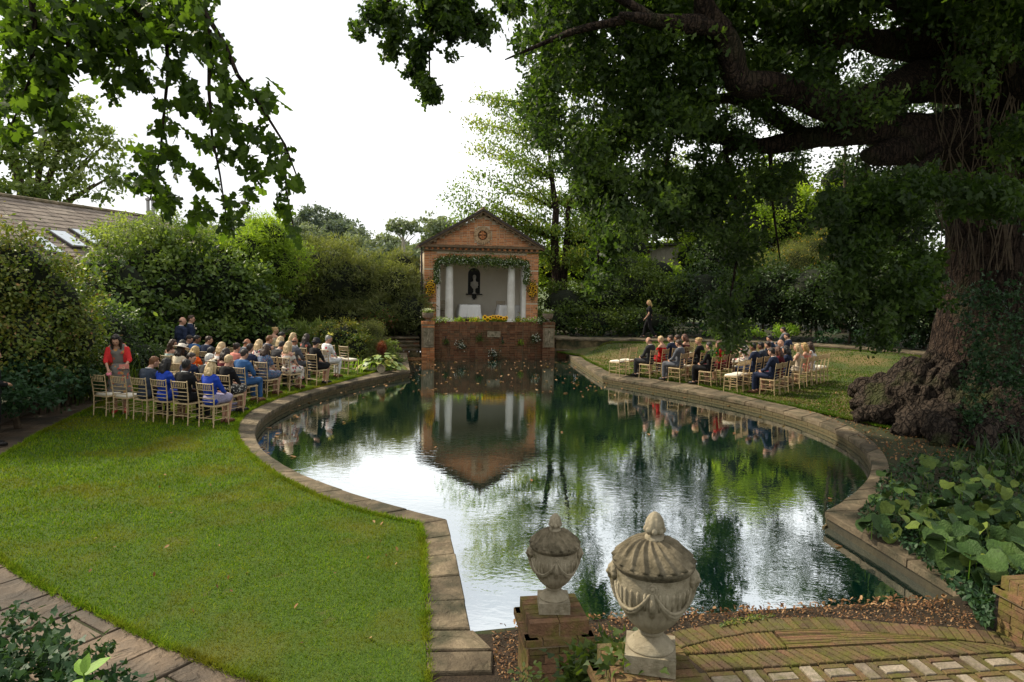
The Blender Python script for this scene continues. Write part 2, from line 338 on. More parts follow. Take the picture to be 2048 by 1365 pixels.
def pieces(name, items, mat, parent, cam_at=(0, 0, 3), limit=300, M=None):
    """items: (centre, size, rz).  The largest seen are single objects, the rest one joined part."""
    M = M or Matrix.Identity(4); inv = Vector(cam_at)
    sc = sorted(items, key=lambda it: -max(it[1][0], it[1][1]) / ((M @ Vector(it[0])) - inv).length)
    cache = {}
    for it in sc[:limit]:
        key = tuple(round(x, 3) for x in it[1])
        if key not in cache:
            b = MB(); b.box((0, 0, 0), it[1]); cache[key] = b.mesh(name)
        rot = it[2] if hasattr(it[2], '__len__') else (0, 0, it[2])
        link(name, cache[key], mat, parent, loc=it[0], rot=rot)
    rest = sc[limit:]
    if rest:
        b = MB()
        for it in rest:
            rot = it[2] if hasattr(it[2], '__len__') else (0, 0, it[2])
            T = Matrix.Translation(it[0]) @ (Matrix.Rotation(rot[2], 4, 'Z') @ Matrix.Rotation(rot[1], 4, 'Y') @ Matrix.Rotation(rot[0], 4, 'X'))
            b.box((0, 0, 0), it[1], t=random.random(), M=T)
        o = b.build(name + 's', mat, parent, tint=True); o['kind'] = 'stuff'

# leaf outlines: x across, y along, z lift
def _mir(side, mids):
    pass
LEAF = {
    'diamond': ([(0,0,0), (.27,.45,.07), (0,1,-.03), (-.27,.45,.07)], [(0,1,2), (0,2,3)]),
    'narrow': ([(0,0,0), (.09,.4,.02), (0,1,-.12), (-.09,.4,.02)], [(0,1,2), (0,2,3)]),
    'oval': ([(0,0,0), (.26,.3,.07), (.24,.68,.05), (0,1,-.05), (-.24,.68,.05), (-.26,.3,.07)], [(0,1,2), (0,2,3), (0,3,4), (0,4,5)]),
    'oak': ([(0,0,0), (.20,.26,.04), (.09,.36,.0), (.31,.56,.05), (.17,.64,.0), (.20,.86,.0), (0,1,-.08),
             (-.20,.86,.0), (-.17,.64,.0), (-.31,.56,.05), (-.09,.36,.0), (-.20,.26,.04), (0,.45,0)],
            [(0,1,12), (1,2,12), (2,3,12), (3,4,12), (4,5,12), (5,6,12), (6,7,12), (7,8,12), (8,9,12), (9,10,12), (10,11,12), (11,0,12)]),
    'oakfar': ([(0,0,0), (.28,.42,.05), (.12,.56,0), (.22,.85,0), (0,1,-.05), (-.22,.85,0), (-.12,.56,0), (-.28,.42,.05)],
               [(0,1,2), (0,2,6), (2,3,4), (2,4,6), (4,5,6), (0,6,7)]),
    'ivy': ([(0,0,0), (.38,-.05,.03), (.42,.28,.02), (.22,.42,.02), (0,1,-.1), (-.22,.42,.02), (-.42,.28,.02), (-.38,-.05,.03)],
            [(0,1,2), (0,2,3), (0,3,4), (0,4,5), (0,5,6), (0,6,7)]),
}
def leaf_mesh(name, pts, size, shape='diamond', droop=.3, up=.4, tint=None, outward=None, seed=1):
    r = np.random.default_rng(seed); N = len(pts); T, F = LEAF[shape]; T = np.array(T, np.float32); F = np.array(F)
    d = r.normal(size=(N, 3)); d[:, 2] -= droop
    if outward is not None: d += outward * .9
    d /= np.linalg.norm(d, axis=1)[:, None] + 1e-9
    n = r.normal(size=(N, 3)); n[:, 2] += up * 2.5
    if outward is not None: n += outward * .8
    n -= (n * d).sum(1)[:, None] * d; n /= np.linalg.norm(n, axis=1)[:, None] + 1e-9
    s = np.cross(d, n); sz = size * r.uniform(.65, 1.25, N)
    V = pts[:, None, :] + sz[:, None, None] * (T[None, :, 0, None] * s[:, None, :] + (T[None, :, 1, None] - .3) * d[:, None, :] + T[None, :, 2, None] * n[:, None, :])
    Fa = F[None] + (np.arange(N) * len(T))[:, None, None]
    if tint is None: tint = r.uniform(0, 1, N)
    tt = np.repeat(np.clip(tint + r.normal(0, .12, N), 0.01, .99), len(T))
    return npmesh(name, V.reshape(-1, 3), Fa.reshape(-1, F.shape[1]), tt)
def ico(c, rad, sub=3, amp=.18, fr=.8, seed=0.0):
    bm = bmesh.new(); bmesh.ops.create_icosphere(bm, subdivisions=sub, radius=1.0)
    for v in bm.verts:
        q = Vector(v.co) * max(rad) * fr + Vector((seed, seed, seed)); k = 1 + amp * noise.noise(q) + amp * .5 * noise.noise(q * 2.3)
        v.co = Vector((c[0] + v.co.x * rad[0] * k, c[1] + v.co.y * rad[1] * k, c[2] + v.co.z * rad[2] * k))
    vs = [v.co[:] for v in bm.verts]; fs = [tuple(v.index for v in f.verts) for f in bm.faces]; bm.free(); return vs, fs
def blob_points(c, rad, N, clump, seed, front=.75, lo=.80, per=34):
    """leaf positions gathered in clumps on the lumpy shell of an ellipsoid"""
    r = np.random.default_rng(seed); nc = max(3, int(N / per)); d = r.normal(size=(nc * 2, 3)); d /= np.linalg.norm(d, axis=1)[:, None]
    keep = (d[:, 1] < .25) | (r.uniform(size=len(d)) > front); d = d[keep][:nc]; nc = len(d)
    k = r.uniform(lo, 1.04, nc) * np.where(r.uniform(size=nc) < .10, r.uniform(1.05, 1.2, nc), 1) + .10 * np.sin(d[:, 0] * 7 + seed) * np.cos(d[:, 2] * 6 + seed * 2)
    inner = r.uniform(size=nc) < .30; k = np.where(inner, r.uniform(.66, .80, nc), k); cc = np.array(c) + d * k[:, None] * np.array(rad); nz = np.array([noise.noise(Vector(v) * (1.25 / max(.5, rad[0] * .8))) for v in cc]); kp = (nz < .24) | inner
    if kp.sum() > 2: cc, d, nz = cc[kp], d[kp], nz[kp]; nc = len(cc)
    inner = inner[kp] if kp.sum() > 2 else inner
    ct = r.uniform(0.0, 1.0, nc) * .5 + .22 + .16 * math.sin(seed * 2.7) - nz * .5 + .18 * d[:, 2]  # painted light contrast: tint rises towards the top and drops near gaps
    idx = r.integers(0, nc, N); off = r.normal(size=(N, 3)) * clump * r.uniform(.5, 1.15, nc)[idx][:, None]; off[:, 2] *= .7
    return cc[idx] + off, ct[idx], d[idx]
# ------------------------------------------------------------------ outlines measured on the ground
WZ = -0.21
Lpx = [(819.5,741.5),(759.5,753),(703.8,764),(645,779.6),(586.5,800),(548.4,817.8),(516,841),(504.5,861.7),(510.3,879.3),(528,901),(557,926),(604,952.6),(657,974),(733,996.5),(835.7,1024),(888.4,1040)]
Lopx = [(794.6,729),(742,748),(715.5,756.8),(674.5,765),(627.6,774),(586.5,785.5),(542.6,804.6),(510,823.6),(484,839.7),(470.8,853),(466.4,867.6),(475,885),(492.8,905.7),(522,935),(557,955.5),(621.7,984.8),(674.5,1002.4),(733,1021.4),(821,1045),(837,1049)]
Rpx = [(1206.4,752.8),(1252,759.6),(1303,768.4),(1371.5,781),(1432,792.8),(1490,804),(1543,815),(1599,829.6),(1636.7,844.6),(1681.5,867),(1721,892),(1741,917),(1749,934),(1741,959),(1724,979),(1694,996.5),(1671.5,1010),(1654,1022.7)]
Ropx = [(1225,746.5),(1275.8,752.8),(1334,761),(1393,771),(1451.6,781),(1500,789),(1539.5,797.7),(1611.8,817),(1674,842),(1711.4,862),(1748.8,886),(1773.7,912),(1783,935),(1776,962),(1757,983),(1740,1000),(1715,1021)]
def polar_smooth(pts, c, deg=5, n=60):
    p = np.array(pts) - c; th = np.unwrap(np.arctan2(p[:, 1], p[:, 0])); r = np.hypot(p[:, 0], p[:, 1])
    w = np.ones(len(th)); w[0] = w[-1] = 6
    k = np.polyfit(th, r, deg, w=w); t = np.linspace(th[0], th[-1], n); rr = np.polyval(k, t)
    return np.stack([c[0] + rr * np.cos(t), c[1] + rr * np.sin(t)], 1)
PC = np.array([0.65, 15.2])
Lin = polar_smooth(GL(Lpx), PC); Lout = polar_smooth(GL(Lopx), PC)
Rin = polar_smooth(GL(Rpx), PC); Rout = polar_smooth(GL(Ropx), PC)
FL = G(812, 703.5); FR = G(1139, 710.8)
farL = (FL[0] - .25, 29.4); farR = (2.75, 30.1)
NL = [G(903, 1100), G(918, 1180), G(933, 1258)]
NR = [G(1766, 1087), G(1862.5, 1146), G(1928, 1185.6)]
NEAR = [G(1800, 1197), G(1640, 1207), G(1420, 1220), G(1200, 1232), G(1060, 1245)]
HOLE = [tuple(p) for p in Lin] + NL + NEAR[::-1] + NR[::-1] + [tuple(p) for p in Rin[::-1]] + [FR, farR, farL, FL]
def seg_dist(p, poly, closed=False):
    p = np.asarray(p, float); best = np.full(p.shape[:-1], 1e9); pl = [np.array(q, float) for q in poly]
    if closed: pl.append(pl[0])
    for a, b in zip(pl[:-1], pl[1:]):
        ab = b - a; t = np.clip(((p - a) @ ab) / (ab @ ab + 1e-12), 0, 1)
        best = np.minimum(best, np.linalg.norm(p - (a + t[..., None] * ab), axis=-1))
    return best
def inside(p, poly):
    p = np.asarray(p, float); x, y = p[..., 0], p[..., 1]; res = np.zeros(x.shape, bool); n = len(poly)
    for i in range(n):
        x1, y1 = poly[i]; x2, y2 = poly[(i + 1) % n]
        c = ((y1 > y) != (y2 > y)) & (x < (x2 - x1) * (y - y1) / ((y2 - y1) or 1e-12) + x1); res ^= c
    return res
PZ = 0.6
PATHF = [(-60, 34), (-7.2, 31.0)] + [(-4.9, 30.4)] + [G(1112, 677, PZ), G(1200, 679.5, PZ), G(1350, 681, PZ), G(1500, 684, PZ), G(1640, 692, PZ), G(1740, 699, PZ), G(1825, 706, PZ), (17.5, 22.0), (40, 8)]
def smooth(a, b, x): t = np.clip((x - a) / (b - a), 0, 1); return t * t * (3 - 2 * t)
BEYOND = PATHF + [(300, 8), (300, 400), (-300, 400), (-300, 34)]
def hgt(x, y):
    q = np.stack([np.asarray(x, float), np.asarray(y, float)], -1)
    d = seg_dist(q, PATHF); beyond = inside(q, BEYOND)
    wdt = np.where(q[..., 0] > 2, 2.8, 1.3)
    h = np.where(beyond, PZ - .02, (PZ - .1) * (1 - smooth(0, 1, d / wdt)))
    dp = seg_dist(q, HOLE, True)
    h = h * smooth(.45, 1.7, dp)
    hill = np.where(q[..., 1] > 60, (q[..., 1] - 60) * .07, 0)
    return h + hill
def hz(x, y): return float(hgt(np.array([x]), np.array([y]))[0])
def sheet(name, outer, holes, lift, mat, step=0.8, kind='structure', flat=False, parent=None, seed=3):
    outer = [tuple(p) for p in outer]; A = np.array(outer); x0, y0 = A.min(0); x1, y1 = A.max(0)
    pts = [Vector(p) for p in outer]; edges = [(i, (i + 1) % len(outer)) for i in range(len(outer))]
    for h in holes:
        n = len(pts); pts += [Vector(p) for p in h]; edges += [(n + i, n + (i + 1) % len(h)) for i in range(len(h))]
    if step:
        gx, gy = np.meshgrid(np.arange(max(x0, -26) + .3, min(x1, 26), step), np.arange(max(y0, -4) + .3, min(y1, 46), step))
        g = np.stack([gx.ravel(), gy.ravel()], 1); g = g[inside(g, outer)]
        for h in holes: g = g[~inside(g, h)]
        ed = seg_dist(g, outer, True)
        for h in holes: ed = np.minimum(ed, seg_dist(g, h, True))
        pts += [Vector(p) for p in g[ed > step * .3]]
    v, e, f, *_ = delaunay_2d_cdt(pts, edges, [], 0, 1e-5)
    V = np.array([[p.x, p.y] for p in v]); F = np.array([list(t) for t in f]); c = V[F].mean(1)
    k = inside(c, outer)
    for h in holes: k &= ~inside(c, h)
    F = F[k]; z = np.zeros(len(V)) if flat else hgt(V[:, 0], V[:, 1])
    o = link(name, npmesh(name, np.c_[V, z + lift], F), mat, parent); o['kind'] = kind
    return o

# ------------------------------------------------------------------ ground
GO = [(-400, -60), (400, -60), (400, 500), (100, 500), (0, 300), (-100, 500), (-400, 500)]
GO = [(-400, -60), (400, -60), (400, 500), (-400, 500)]
grid_out = [(-26, -4), (26, -4), (26, 46), (-26, 46)]
M_ground = mnoise('leafy_soil', (.028, .022, .012), (.065, .050, .026), 5, .95, .8, 30, c3=(.030, .045, .012), s3=.6, t3=.5)
sheet('ground', grid_out, [HOLE], -.03, M_ground, .7)
_o = MB()
for (a, b, c, d) in (((-500,-80),(500,-80),(500,-4),(-500,-4)), ((-500,-4),(-26,-4),(-26,46),(-500,46)), ((26,-4),(500,-4),(500,46),(26,46)), ((-500,46),(500,46),(500,400),(-500,400))):
    xs = np.linspace(a[0], b[0], 9); ys = np.linspace(a[1], d[1], 11 if d[1] > 100 else 3); n0 = len(_o.v)
    for yy in ys:
        for xx in xs: _o.v.append((xx, yy, hz(xx, yy) - .04)); _o.t.append(0)
    for j in range(len(ys) - 1):
        for i in range(len(xs) - 1): q = n0 + j * len(xs) + i; _o.f.append((q, q + 1, q + len(xs) + 1, q + len(xs)))
M_field = mnoise('meadow', (.045, .07, .02), (.09, .11, .035), .2, .9, .2)
tag(_o.build('terrain', M_field), kind='structure')

# ------------------------------------------------------------------ lawns
m, t, b = newmat('lawn'); N = t.nodes.new; k = t.links.new
tc = N('ShaderNodeTexCoord')
def _n(s, d, r=.6):
    n = N('ShaderNodeTexNoise'); n.inputs['Scale'].default_value = s; n.inputs['Detail'].default_value = d; n.inputs['Roughness'].default_value = r
    k(tc.outputs['Object'], n.inputs['Vector']); return n
def _ramp(n, lo, hi, c1, c2):
    r = N('ShaderNodeValToRGB'); r.color_ramp.elements[0].position = lo; r.color_ramp.elements[1].position = hi
    r.color_ramp.elements[0].color = rgb(c1); r.color_ramp.elements[1].color = rgb(c2); k(n.outputs['Fac'], r.inputs[0]); return r
def _mix(f, a, bcol):
    x = N('ShaderNodeMixRGB'); k(f, x.inputs[0]); k(a, x.inputs[1])
    if isinstance(bcol, tuple): x.inputs[2].default_value = rgb(bcol)
    else: k(bcol, x.inputs[2])
    return x.outputs[0]
def _mask(n, lo, hi):
    r = N('ShaderNodeMapRange'); r.inputs[1].default_value = lo; r.inputs[2].default_value = hi; k(n.outputs['Fac'], r.inputs[0]); return r.outputs[0]
base = _ramp(_n(55, 5), .3, .7, (.028, .055, .007), (.085, .14, .018)).outputs[0]
base = _mix(_mask(_n(.7, 6), .50, .66), base, (.095, .110, .020))
base = _mix(_mask(_n(2.3, 7, .7), .60, .74), base, (.110, .095, .030))
k(base, b.inputs['Base Color']); b.inputs['Roughness'].default_value = .9; b.inputs['Specular IOR Level'].default_value = .15
bp = N('ShaderNodeBump'); bp.inputs['Strength'].default_value = .8; bp.inputs['Distance'].default_value = .03; k(_n(70, 4).outputs['Fac'], bp.inputs['Height']); k(bp.outputs[0], b.inputs['Normal'])
M_lawn = m
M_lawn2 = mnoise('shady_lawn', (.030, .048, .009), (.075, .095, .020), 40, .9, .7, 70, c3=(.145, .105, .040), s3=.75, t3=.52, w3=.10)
M_bed = mnoise('bed_soil', (.022, .018, .010), (.05, .038, .02), 8, .95, .8)
def blade_mat(name, cols, dry, t0):
    m, t, b = newmat(name); N = t.nodes.new; k = t.links.new
    a = N('ShaderNodeAttribute'); a.attribute_name = 'tint'; r = N('ShaderNodeValToRGB'); els = r.color_ramp.elements
    while len(els) < len(cols): els.new(.5)
    for i, c in enumerate(cols): els[i].position = i / (len(cols) - 1); els[i].color = rgb(c)
    k(a.outputs['Fac'], r.inputs[0]); g = N('ShaderNodeNewGeometry'); n = N('ShaderNodeTexNoise'); n.inputs['Scale'].default_value = .7; n.inputs['Detail'].default_value = 7; n.inputs['Roughness'].default_value = .62
    k(g.outputs['Position'], n.inputs['Vector']); q = N('ShaderNodeMapRange'); q.inputs[1].default_value = t0; q.inputs[2].default_value = t0 + .2; k(n.outputs['Fac'], q.inputs[0])
    x0 = N('ShaderNodeMixRGB'); k(q.outputs[0], x0.inputs[0]); k(r.outputs[0], x0.inputs[1]); x0.inputs[2].default_value = rgb(dry)
    nb_ = N('ShaderNodeTexNoise'); nb_.inputs['Scale'].default_value = 1.9; nb_.inputs['Detail'].default_value = 6; nb_.inputs['Roughness'].default_value = .7; k(g.outputs['Position'], nb_.inputs['Vector']); qb = N('ShaderNodeMapRange'); qb.inputs[1].default_value = .3; qb.inputs[2].default_value = .7; qb.inputs[3].default_value = .62; qb.inputs[4].default_value = 1.28; k(nb_.outputs['Fac'], qb.inputs[0])
    x = N('ShaderNodeMixRGB'); x.blend_type = 'MULTIPLY'; x.inputs[0].default_value = 1; k(x0.outputs[0], x.inputs[1]); k(qb.outputs[0], x.inputs[2])
    k(x.outputs[0], b.inputs['Base Color']); b.inputs['Roughness'].default_value = .8; b.inputs['Specular IOR Level'].default_value = .04
    tr = N('ShaderNodeBsdfTranslucent'); k(x.outputs[0], tr.inputs['Color']); ms = N('ShaderNodeMixShader'); ms.inputs[0].default_value = .35
    k(b.outputs[0], ms.inputs[1]); k(tr.outputs[0], ms.inputs[2]); k(ms.outputs[0], t.nodes['Material Output'].inputs['Surface']); return m
M_blade = blade_mat('grass_blade', [(.055, .115, .004), (.118, .215, .008), (.185, .30, .014), (.26, .30, .025)], (.22, .215, .018), .47)
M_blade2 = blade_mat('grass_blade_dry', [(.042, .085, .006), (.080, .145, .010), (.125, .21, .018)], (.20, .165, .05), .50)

LEDGE = [G(0, 917), G(80, 868), G(160, 829), G(215, 802), G(262, 778), G(290, 752)]
PAVE_EDGE = [G(-260, 985), G(-120, 1060), G(0, 1118), G(70, 1165), G(210, 1235), G(340, 1297), G(470, 1347), G(560, 1375), G(700, 1420)]
BEDR = [G(300, 742), G(480, 715), G(560, 700), G(640, 697), G(735, 745), G(775, 742), G(792, 735)]
lawnL = [tuple(p) for p in Lout[2:]] + [G(845, 1080), G(849, 1150), G(850, 1250), G(853, 1340), G(850, 1420)] + PAVE_EDGE[::-1] + [(-13, 9.5)] + LEDGE + BEDR
sheet('lawn', lawnL, [], .008, M_lawn, .9)
lawnR = [tuple(p) for p in Rout] [:12] + [(9.0, 12.6), (12.5, 11.5), (14.5, 17), (15.4, 22)] + [(p[0] + .04, p[1] - .12) for p in PATHF[3:10]][::-1] + [(2.9, 28.2), G(1175, 722)]
lawnR = [(x, y) for x, y in lawnR]
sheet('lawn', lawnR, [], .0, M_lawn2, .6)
def edge_tufts(poly, per_m, mat, lab, seed, h0=.05):
    A, ln = resample(list(poly) + [poly[0]], 3000); r = np.random.default_rng(seed); n = int(ln * per_m); i = r.integers(1, 2999, n); cl = (np.sin(i * .021) + np.sin(i * .057 + 1) + np.sin(i * .13)) * .33
    t = A[i] - A[i - 1]; t /= np.linalg.norm(t, axis=1)[:, None] + 1e-9; nn = np.c_[t[:, 1], -t[:, 0]]; q = A[i] + nn * (r.normal(0, .022, n) + .012 * cl)[:, None]; q = q[(cl > -.55) | (r.uniform(size=n) < .3)]; n = len(q)
    z = hgt(q[:, 0], q[:, 1]); hh = h0 * r.uniform(.4, 1.3, n); d = np.hypot(q[:, 0], q[:, 1]); w = .004 * np.clip(d / 5, 1, 3) ; a = r.uniform(0, 6.28, n); V = np.zeros((n, 3, 3))
    V[:, 0] = np.c_[q[:, 0] - np.cos(a) * w, q[:, 1] - np.sin(a) * w, z]; V[:, 1] = np.c_[q[:, 0] + np.cos(a) * w, q[:, 1] + np.sin(a) * w, z]; V[:, 2] = np.c_[q[:, 0] + r.normal(0, .7, n) * hh, q[:, 1] + r.normal(0, .7, n) * hh, z + hh]
    tag(link('grass', npmesh('grass', V.reshape(-1, 3), np.arange(3 * n).reshape(-1, 3), np.repeat(r.uniform(0, 1, n), 3)), mat), lab, 'grass', kind='stuff')
def grass(name, poly, n_fn, total, mat, lab, hgt_=.035, seed=1, excl=None):
    r = np.random.default_rng(seed); A = np.array(poly); x0, y0 = A.min(0); x1, y1 = A.max(0)
    q = np.stack([r.uniform(x0, x1, total), r.uniform(y0, y1, total)], 1); d = np.hypot(q[:, 0], q[:, 1])
    keep = r.uniform(size=total) < np.clip(n_fn(d), 0, 1); q = q[keep]; q = q[inside(q, poly)]
    if excl is not None: q = q[excl(q, r)]
    n = len(q); z = hgt(q[:, 0], q[:, 1]); dd = np.hypot(q[:, 0], q[:, 1])
    hh = hgt_ * r.uniform(.5, 1.3, n) * np.clip(dd / 9, .9, 1.3); w = .004 * np.clip(dd / 5, 1, 3.5) * r.uniform(.7, 1.4, n); a = r.uniform(0, 6.28, n)
    lx, ly = r.normal(0, .45, n) * hh, r.normal(0, .45, n) * hh
    V = np.zeros((n, 3, 3)); V[:, 0] = np.c_[q[:, 0] - np.cos(a) * w, q[:, 1] - np.sin(a) * w, z - .002]; V[:, 1] = np.c_[q[:, 0] + np.cos(a) * w, q[:, 1] + np.sin(a) * w, z - .002]
    V[:, 2] = np.c_[q[:, 0] + lx, q[:, 1] + ly, z + hh]
    o = link(name, npmesh(name, V.reshape(-1, 3), np.arange(3 * n).reshape(-1, 3), np.repeat(r.uniform(0, 1, n), 3)), mat)
    tag(o, lab, 'grass', kind='stuff'); return n
grass('grass', lawnL, lambda d: 60 / d ** 2, 1150000, M_blade, 'short bright green mown grass of the left lawn', seed=2)
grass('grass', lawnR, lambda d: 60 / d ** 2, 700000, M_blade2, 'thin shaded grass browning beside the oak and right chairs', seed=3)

# ------------------------------------------------------------------ pool: coping, wall, water
def resample(c, n):
    c = np.array(c, float); s = np.r_[0, np.cumsum(np.linalg.norm(np.diff(c, axis=0), axis=1))]; t = np.linspace(0, s[-1], n)
    return np.stack([np.interp(t, s, c[:, i]) for i in (0, 1)], 1), s[-1]
coping = empty('pool_coping', (0, 0, 0)); tag(coping, kind='structure')
def coping_run(inner, outer, slab=.62, z=0.0, sub=3):
    _, ln = resample(inner, 2); n = max(1, round(ln / slab)); a, _ = resample(inner, n * sub + 1); b_, _ = resample(outer, n * sub + 1)
    for i in range(n):
        A = a[i * sub:(i + 1) * sub + 1].copy(); B = b_[i * sub:(i + 1) * sub + 1].copy(); g = .007
        for Q in (A, B):
            d0 = Q[1] - Q[0]; Q[0] += d0 / np.linalg.norm(d0) * g; d1 = Q[-1] - Q[-2]; Q[-1] -= d1 / np.linalg.norm(d1) * g
        A = A + (A - B) / np.linalg.norm(A - B, axis=1)[:, None] * (.035 + random.uniform(-.008, .008))
        mb = MB(); mb.prism([tuple(p) for p in A] + [tuple(p) for p in B[::-1]], z - .085, z + random.uniform(-.004, .008), bev=.012)
        mb.build('coping_stone', M_stone, coping)
edge_tufts(lawnL, 800, M_blade, 'longer ragged grass along the edge of the left lawn', 5)
edge_tufts(lawnR, 700, M_blade2, 'longer ragged grass along the edge of the right lawn', 6)
coping_run(Lin, Lout[2:], .66)
coping_run([FL, Lin[0]], [(FL[0] - .55, FL[1]), (Lout[0][0] - .05, Lout[0][1])], .7)
coping_run([Lin[-1]] + NL, [G(837, 1049), G(846, 1110), G(849, 1190), G(851, 1258)], .52)
for q in ([(850, 1262), (948, 1261), (985, 1298), (850, 1300)], [(851, 1305), (986, 1303), (984, 1342), (853, 1345)]):
    mb = MB(); mb.prism(GL(q), -.08, .004, bev=.012); mb.build('coping_stone', M_stone, coping)
coping_run(Rin, Rout, .7)
coping_run([FR, Rin[0]], [G(1160, 714), Rout[0]], .75)
coping_run([Rin[-1]] + NR, [G(1715, 1021), G(1805, 1080), G(1893, 1146), G(1950, 1182)], .75)
wall = empty('pool_wall', (0, 0, 0)); tag(wall, kind='structure')
mb = MB(); n = len(HOLE)
cx, cy = np.mean(HOLE, 0)
ring = [(x, y) for x, y in HOLE]
vs = [(x, y, -.085) for x, y in ring] + [(x, y, -1.4) for x, y in ring]
mb.add(vs, [(i, (i + 1) % n, n + (i + 1) % n, n + i) for i in range(n)]); mb.build('wall_face', mnoise('dark_pool_wall', (.018, .016, .009), (.05, .042, .022), 3, .8, .5), wall)  # dark wall tone that also paints in the dark reflection below the lip
st = []
for run in ([tuple(p) for p in Rin], [FR, tuple(Rin[0])], [tuple(p) for p in Lin[:34]]):
    for c_, zz in ((0, -.135), (1, -.225)):
        _, ln = resample(run, 2); k_ = int(ln / .42); a, _ = resample(run, k_ + 1)
        for i in range(k_):
            p, q = a[i], a[i + 1]; d = q - p; L_ = np.linalg.norm(d); mid = (p + q) / 2 + d * (.25 if c_ else 0)
            st.append(((mid[0], mid[1], zz), (L_ - .015, .03, .08), math.atan2(d[1], d[0])))
pieces('stone', st, M_stonebrick, wall)

m, t, b = newmat('pool_water'); N = t.nodes.new; k = t.links.new
tc = N('ShaderNodeTexCoord'); mp = N('ShaderNodeMapping'); k(tc.outputs['Object'], mp.inputs[0]); mp.inputs['Scale'].default_value = (1, 1.5, 1)
n1 = N('ShaderNodeTexNoise'); n1.inputs['Scale'].default_value = 7.0; n1.inputs['Detail'].default_value = 3; n1.inputs['Roughness'].default_value = .5; n1.inputs['Distortion'].default_value = .4
n2 = N('ShaderNodeTexNoise'); n2.inputs['Scale'].default_value = .35; n2.inputs['Detail'].default_value = 2
k(mp.outputs[0], n1.inputs['Vector']); k(mp.outputs[0], n2.inputs['Vector'])
mr = N('ShaderNodeMapRange'); mr.inputs[1].default_value = .35; mr.inputs[2].default_value = .65; mr.inputs[3].default_value = .25; mr.inputs[4].default_value = 1; k(n2.outputs['Fac'], mr.inputs[0])
mu = N('ShaderNodeMath'); mu.operation = 'MULTIPLY'; k(n1.outputs['Fac'], mu.inputs[0]); k(mr.outputs[0], mu.inputs[1])
bp = N('ShaderNodeBump'); bp.inputs['Strength'].default_value = .18; bp.inputs['Distance'].default_value = .011; k(mu.outputs[0], bp.inputs['Height'])
b.inputs['Base Color'].default_value = (.002, .026, .020, 1); b.inputs['Roughness'].default_value = .25; b.inputs['Specular IOR Level'].default_value = 0
gl = N('ShaderNodeBsdfGlossy'); gl.inputs['Roughness'].default_value = .0; gl.inputs['Color'].default_value = (.93, .96, .97, 1); k(bp.outputs[0], gl.inputs['Normal'])
lw = N('ShaderNodeFresnel'); lw.inputs['IOR'].default_value = 2.6; k(bp.outputs[0], lw.inputs['Normal'])
fm = N('ShaderNodeMapRange'); fm.inputs[1].default_value = 0; fm.inputs[2].default_value = .6; fm.inputs[3].default_value = .76; fm.inputs[4].default_value = .88; k(lw.outputs[0], fm.inputs[0])
ms = N('ShaderNodeMixShader'); k(fm.outputs[0], ms.inputs[0]); k(b.outputs[0], ms.inputs[1]); k(gl.outputs[0], ms.inputs[2]); k(ms.outputs[0], t.nodes['Material Output'].inputs['Surface'])
M_water = m
me = bpy.data.meshes.new('water'); c_ = np.mean(HOLE, 0)
me.from_pydata([(x + (.01 if x > c_[0] else -.01), y, WZ) for x, y in HOLE], [], [tuple(range(len(HOLE)))]); me.update()
tag(link('water', me, M_water), kind='structure')
# floating leaves
r = np.random.default_rng(11); q = np.stack([r.uniform(-6, 7, 5200), r.uniform(8, 30, 5200)], 1); q = q[inside(q, HOLE)]
dist = seg_dist(q, HOLE, True); pr = np.where(q[:, 1] > 19, .17, .0) + np.where((dist < .6) & (q[:, 0] < 1) & (q[:, 1] > 12), .30, 0) + np.where(dist < .35, .06, 0) + .006
pr = np.where((q[:, 1] > 27) & (q[:, 0] < -3.6), 1, pr); q = q[r.uniform(size=len(q)) < pr]
ex = np.stack([r.uniform(-4.7, -3.7, 700), r.uniform(27.3, 29.2, 700)], 1); ex = ex[inside(ex, HOLE)]; q = np.r_[q, ex]
LFL = leaf_mesh('floating_leaves', np.c_[q, np.full(len(q), WZ + .012)], .12, 'oval', droop=0, up=30, seed=5)
co = np.empty(len(LFL.vertices) * 3, np.float32); LFL.vertices.foreach_get('co', co); co = co.reshape(-1, 3); co[:, 2] = WZ + .004 + np.clip(co[:, 2] - WZ, 0, .02); LFL.vertices.foreach_set('co', co.ravel())
tag(link('floating_leaves', LFL, M_leaf['dead']), 'small brown and yellow fallen leaves floating on the pool', 'leaves', kind='stuff')

# ------------------------------------------------------------------ raised back path and left path, riven paving
path = empty('path'); tag(path, kind='structure')
pf = PATHF[3:11]; pf = [tuple(x) for x in pf]
po = []
for i, p in enumerate(pf):
    a = np.array(pf[max(0, i - 1)]); c_ = np.array(pf[min(len(pf) - 1, i + 1)]); d = (c_ - a) / np.linalg.norm(c_ - a); po.append((p[0] - d[1] * 1.15, p[1] + d[0] * 1.15))
_, ln = resample(pf, 2); n = int(ln / .8); A, _ = resample(pf, n + 1); B_, _ = resample(po, n + 1)
for i in range(n):
    g = .006; u = (A[i + 1] - A[i]) / np.linalg.norm(A[i + 1] - A[i]) * g
    mb = MB(); mb.prism([tuple(A[i] + u), tuple(A[i + 1] - u), tuple(B_[i + 1] - u), tuple(B_[i] + u)], PZ - .07, PZ + random.uniform(-.003, .006), bev=.01); mb.build('paving_slab', M_stone, path)
    Ai = A[i] + (B_[i] - A[i]) * .05; Aj = A[i + 1] + (B_[i + 1] - A[i + 1]) * .05
    mb = MB(); mb.prism([tuple(Ai + u), tuple(Aj - u), tuple(Aj + (B_[i+1]-A[i+1]) * .2), tuple(Ai + (B_[i]-A[i]) * .2)], PZ - .5, PZ - .073); mb.build('kerb_stone', M_stonebrick, path)
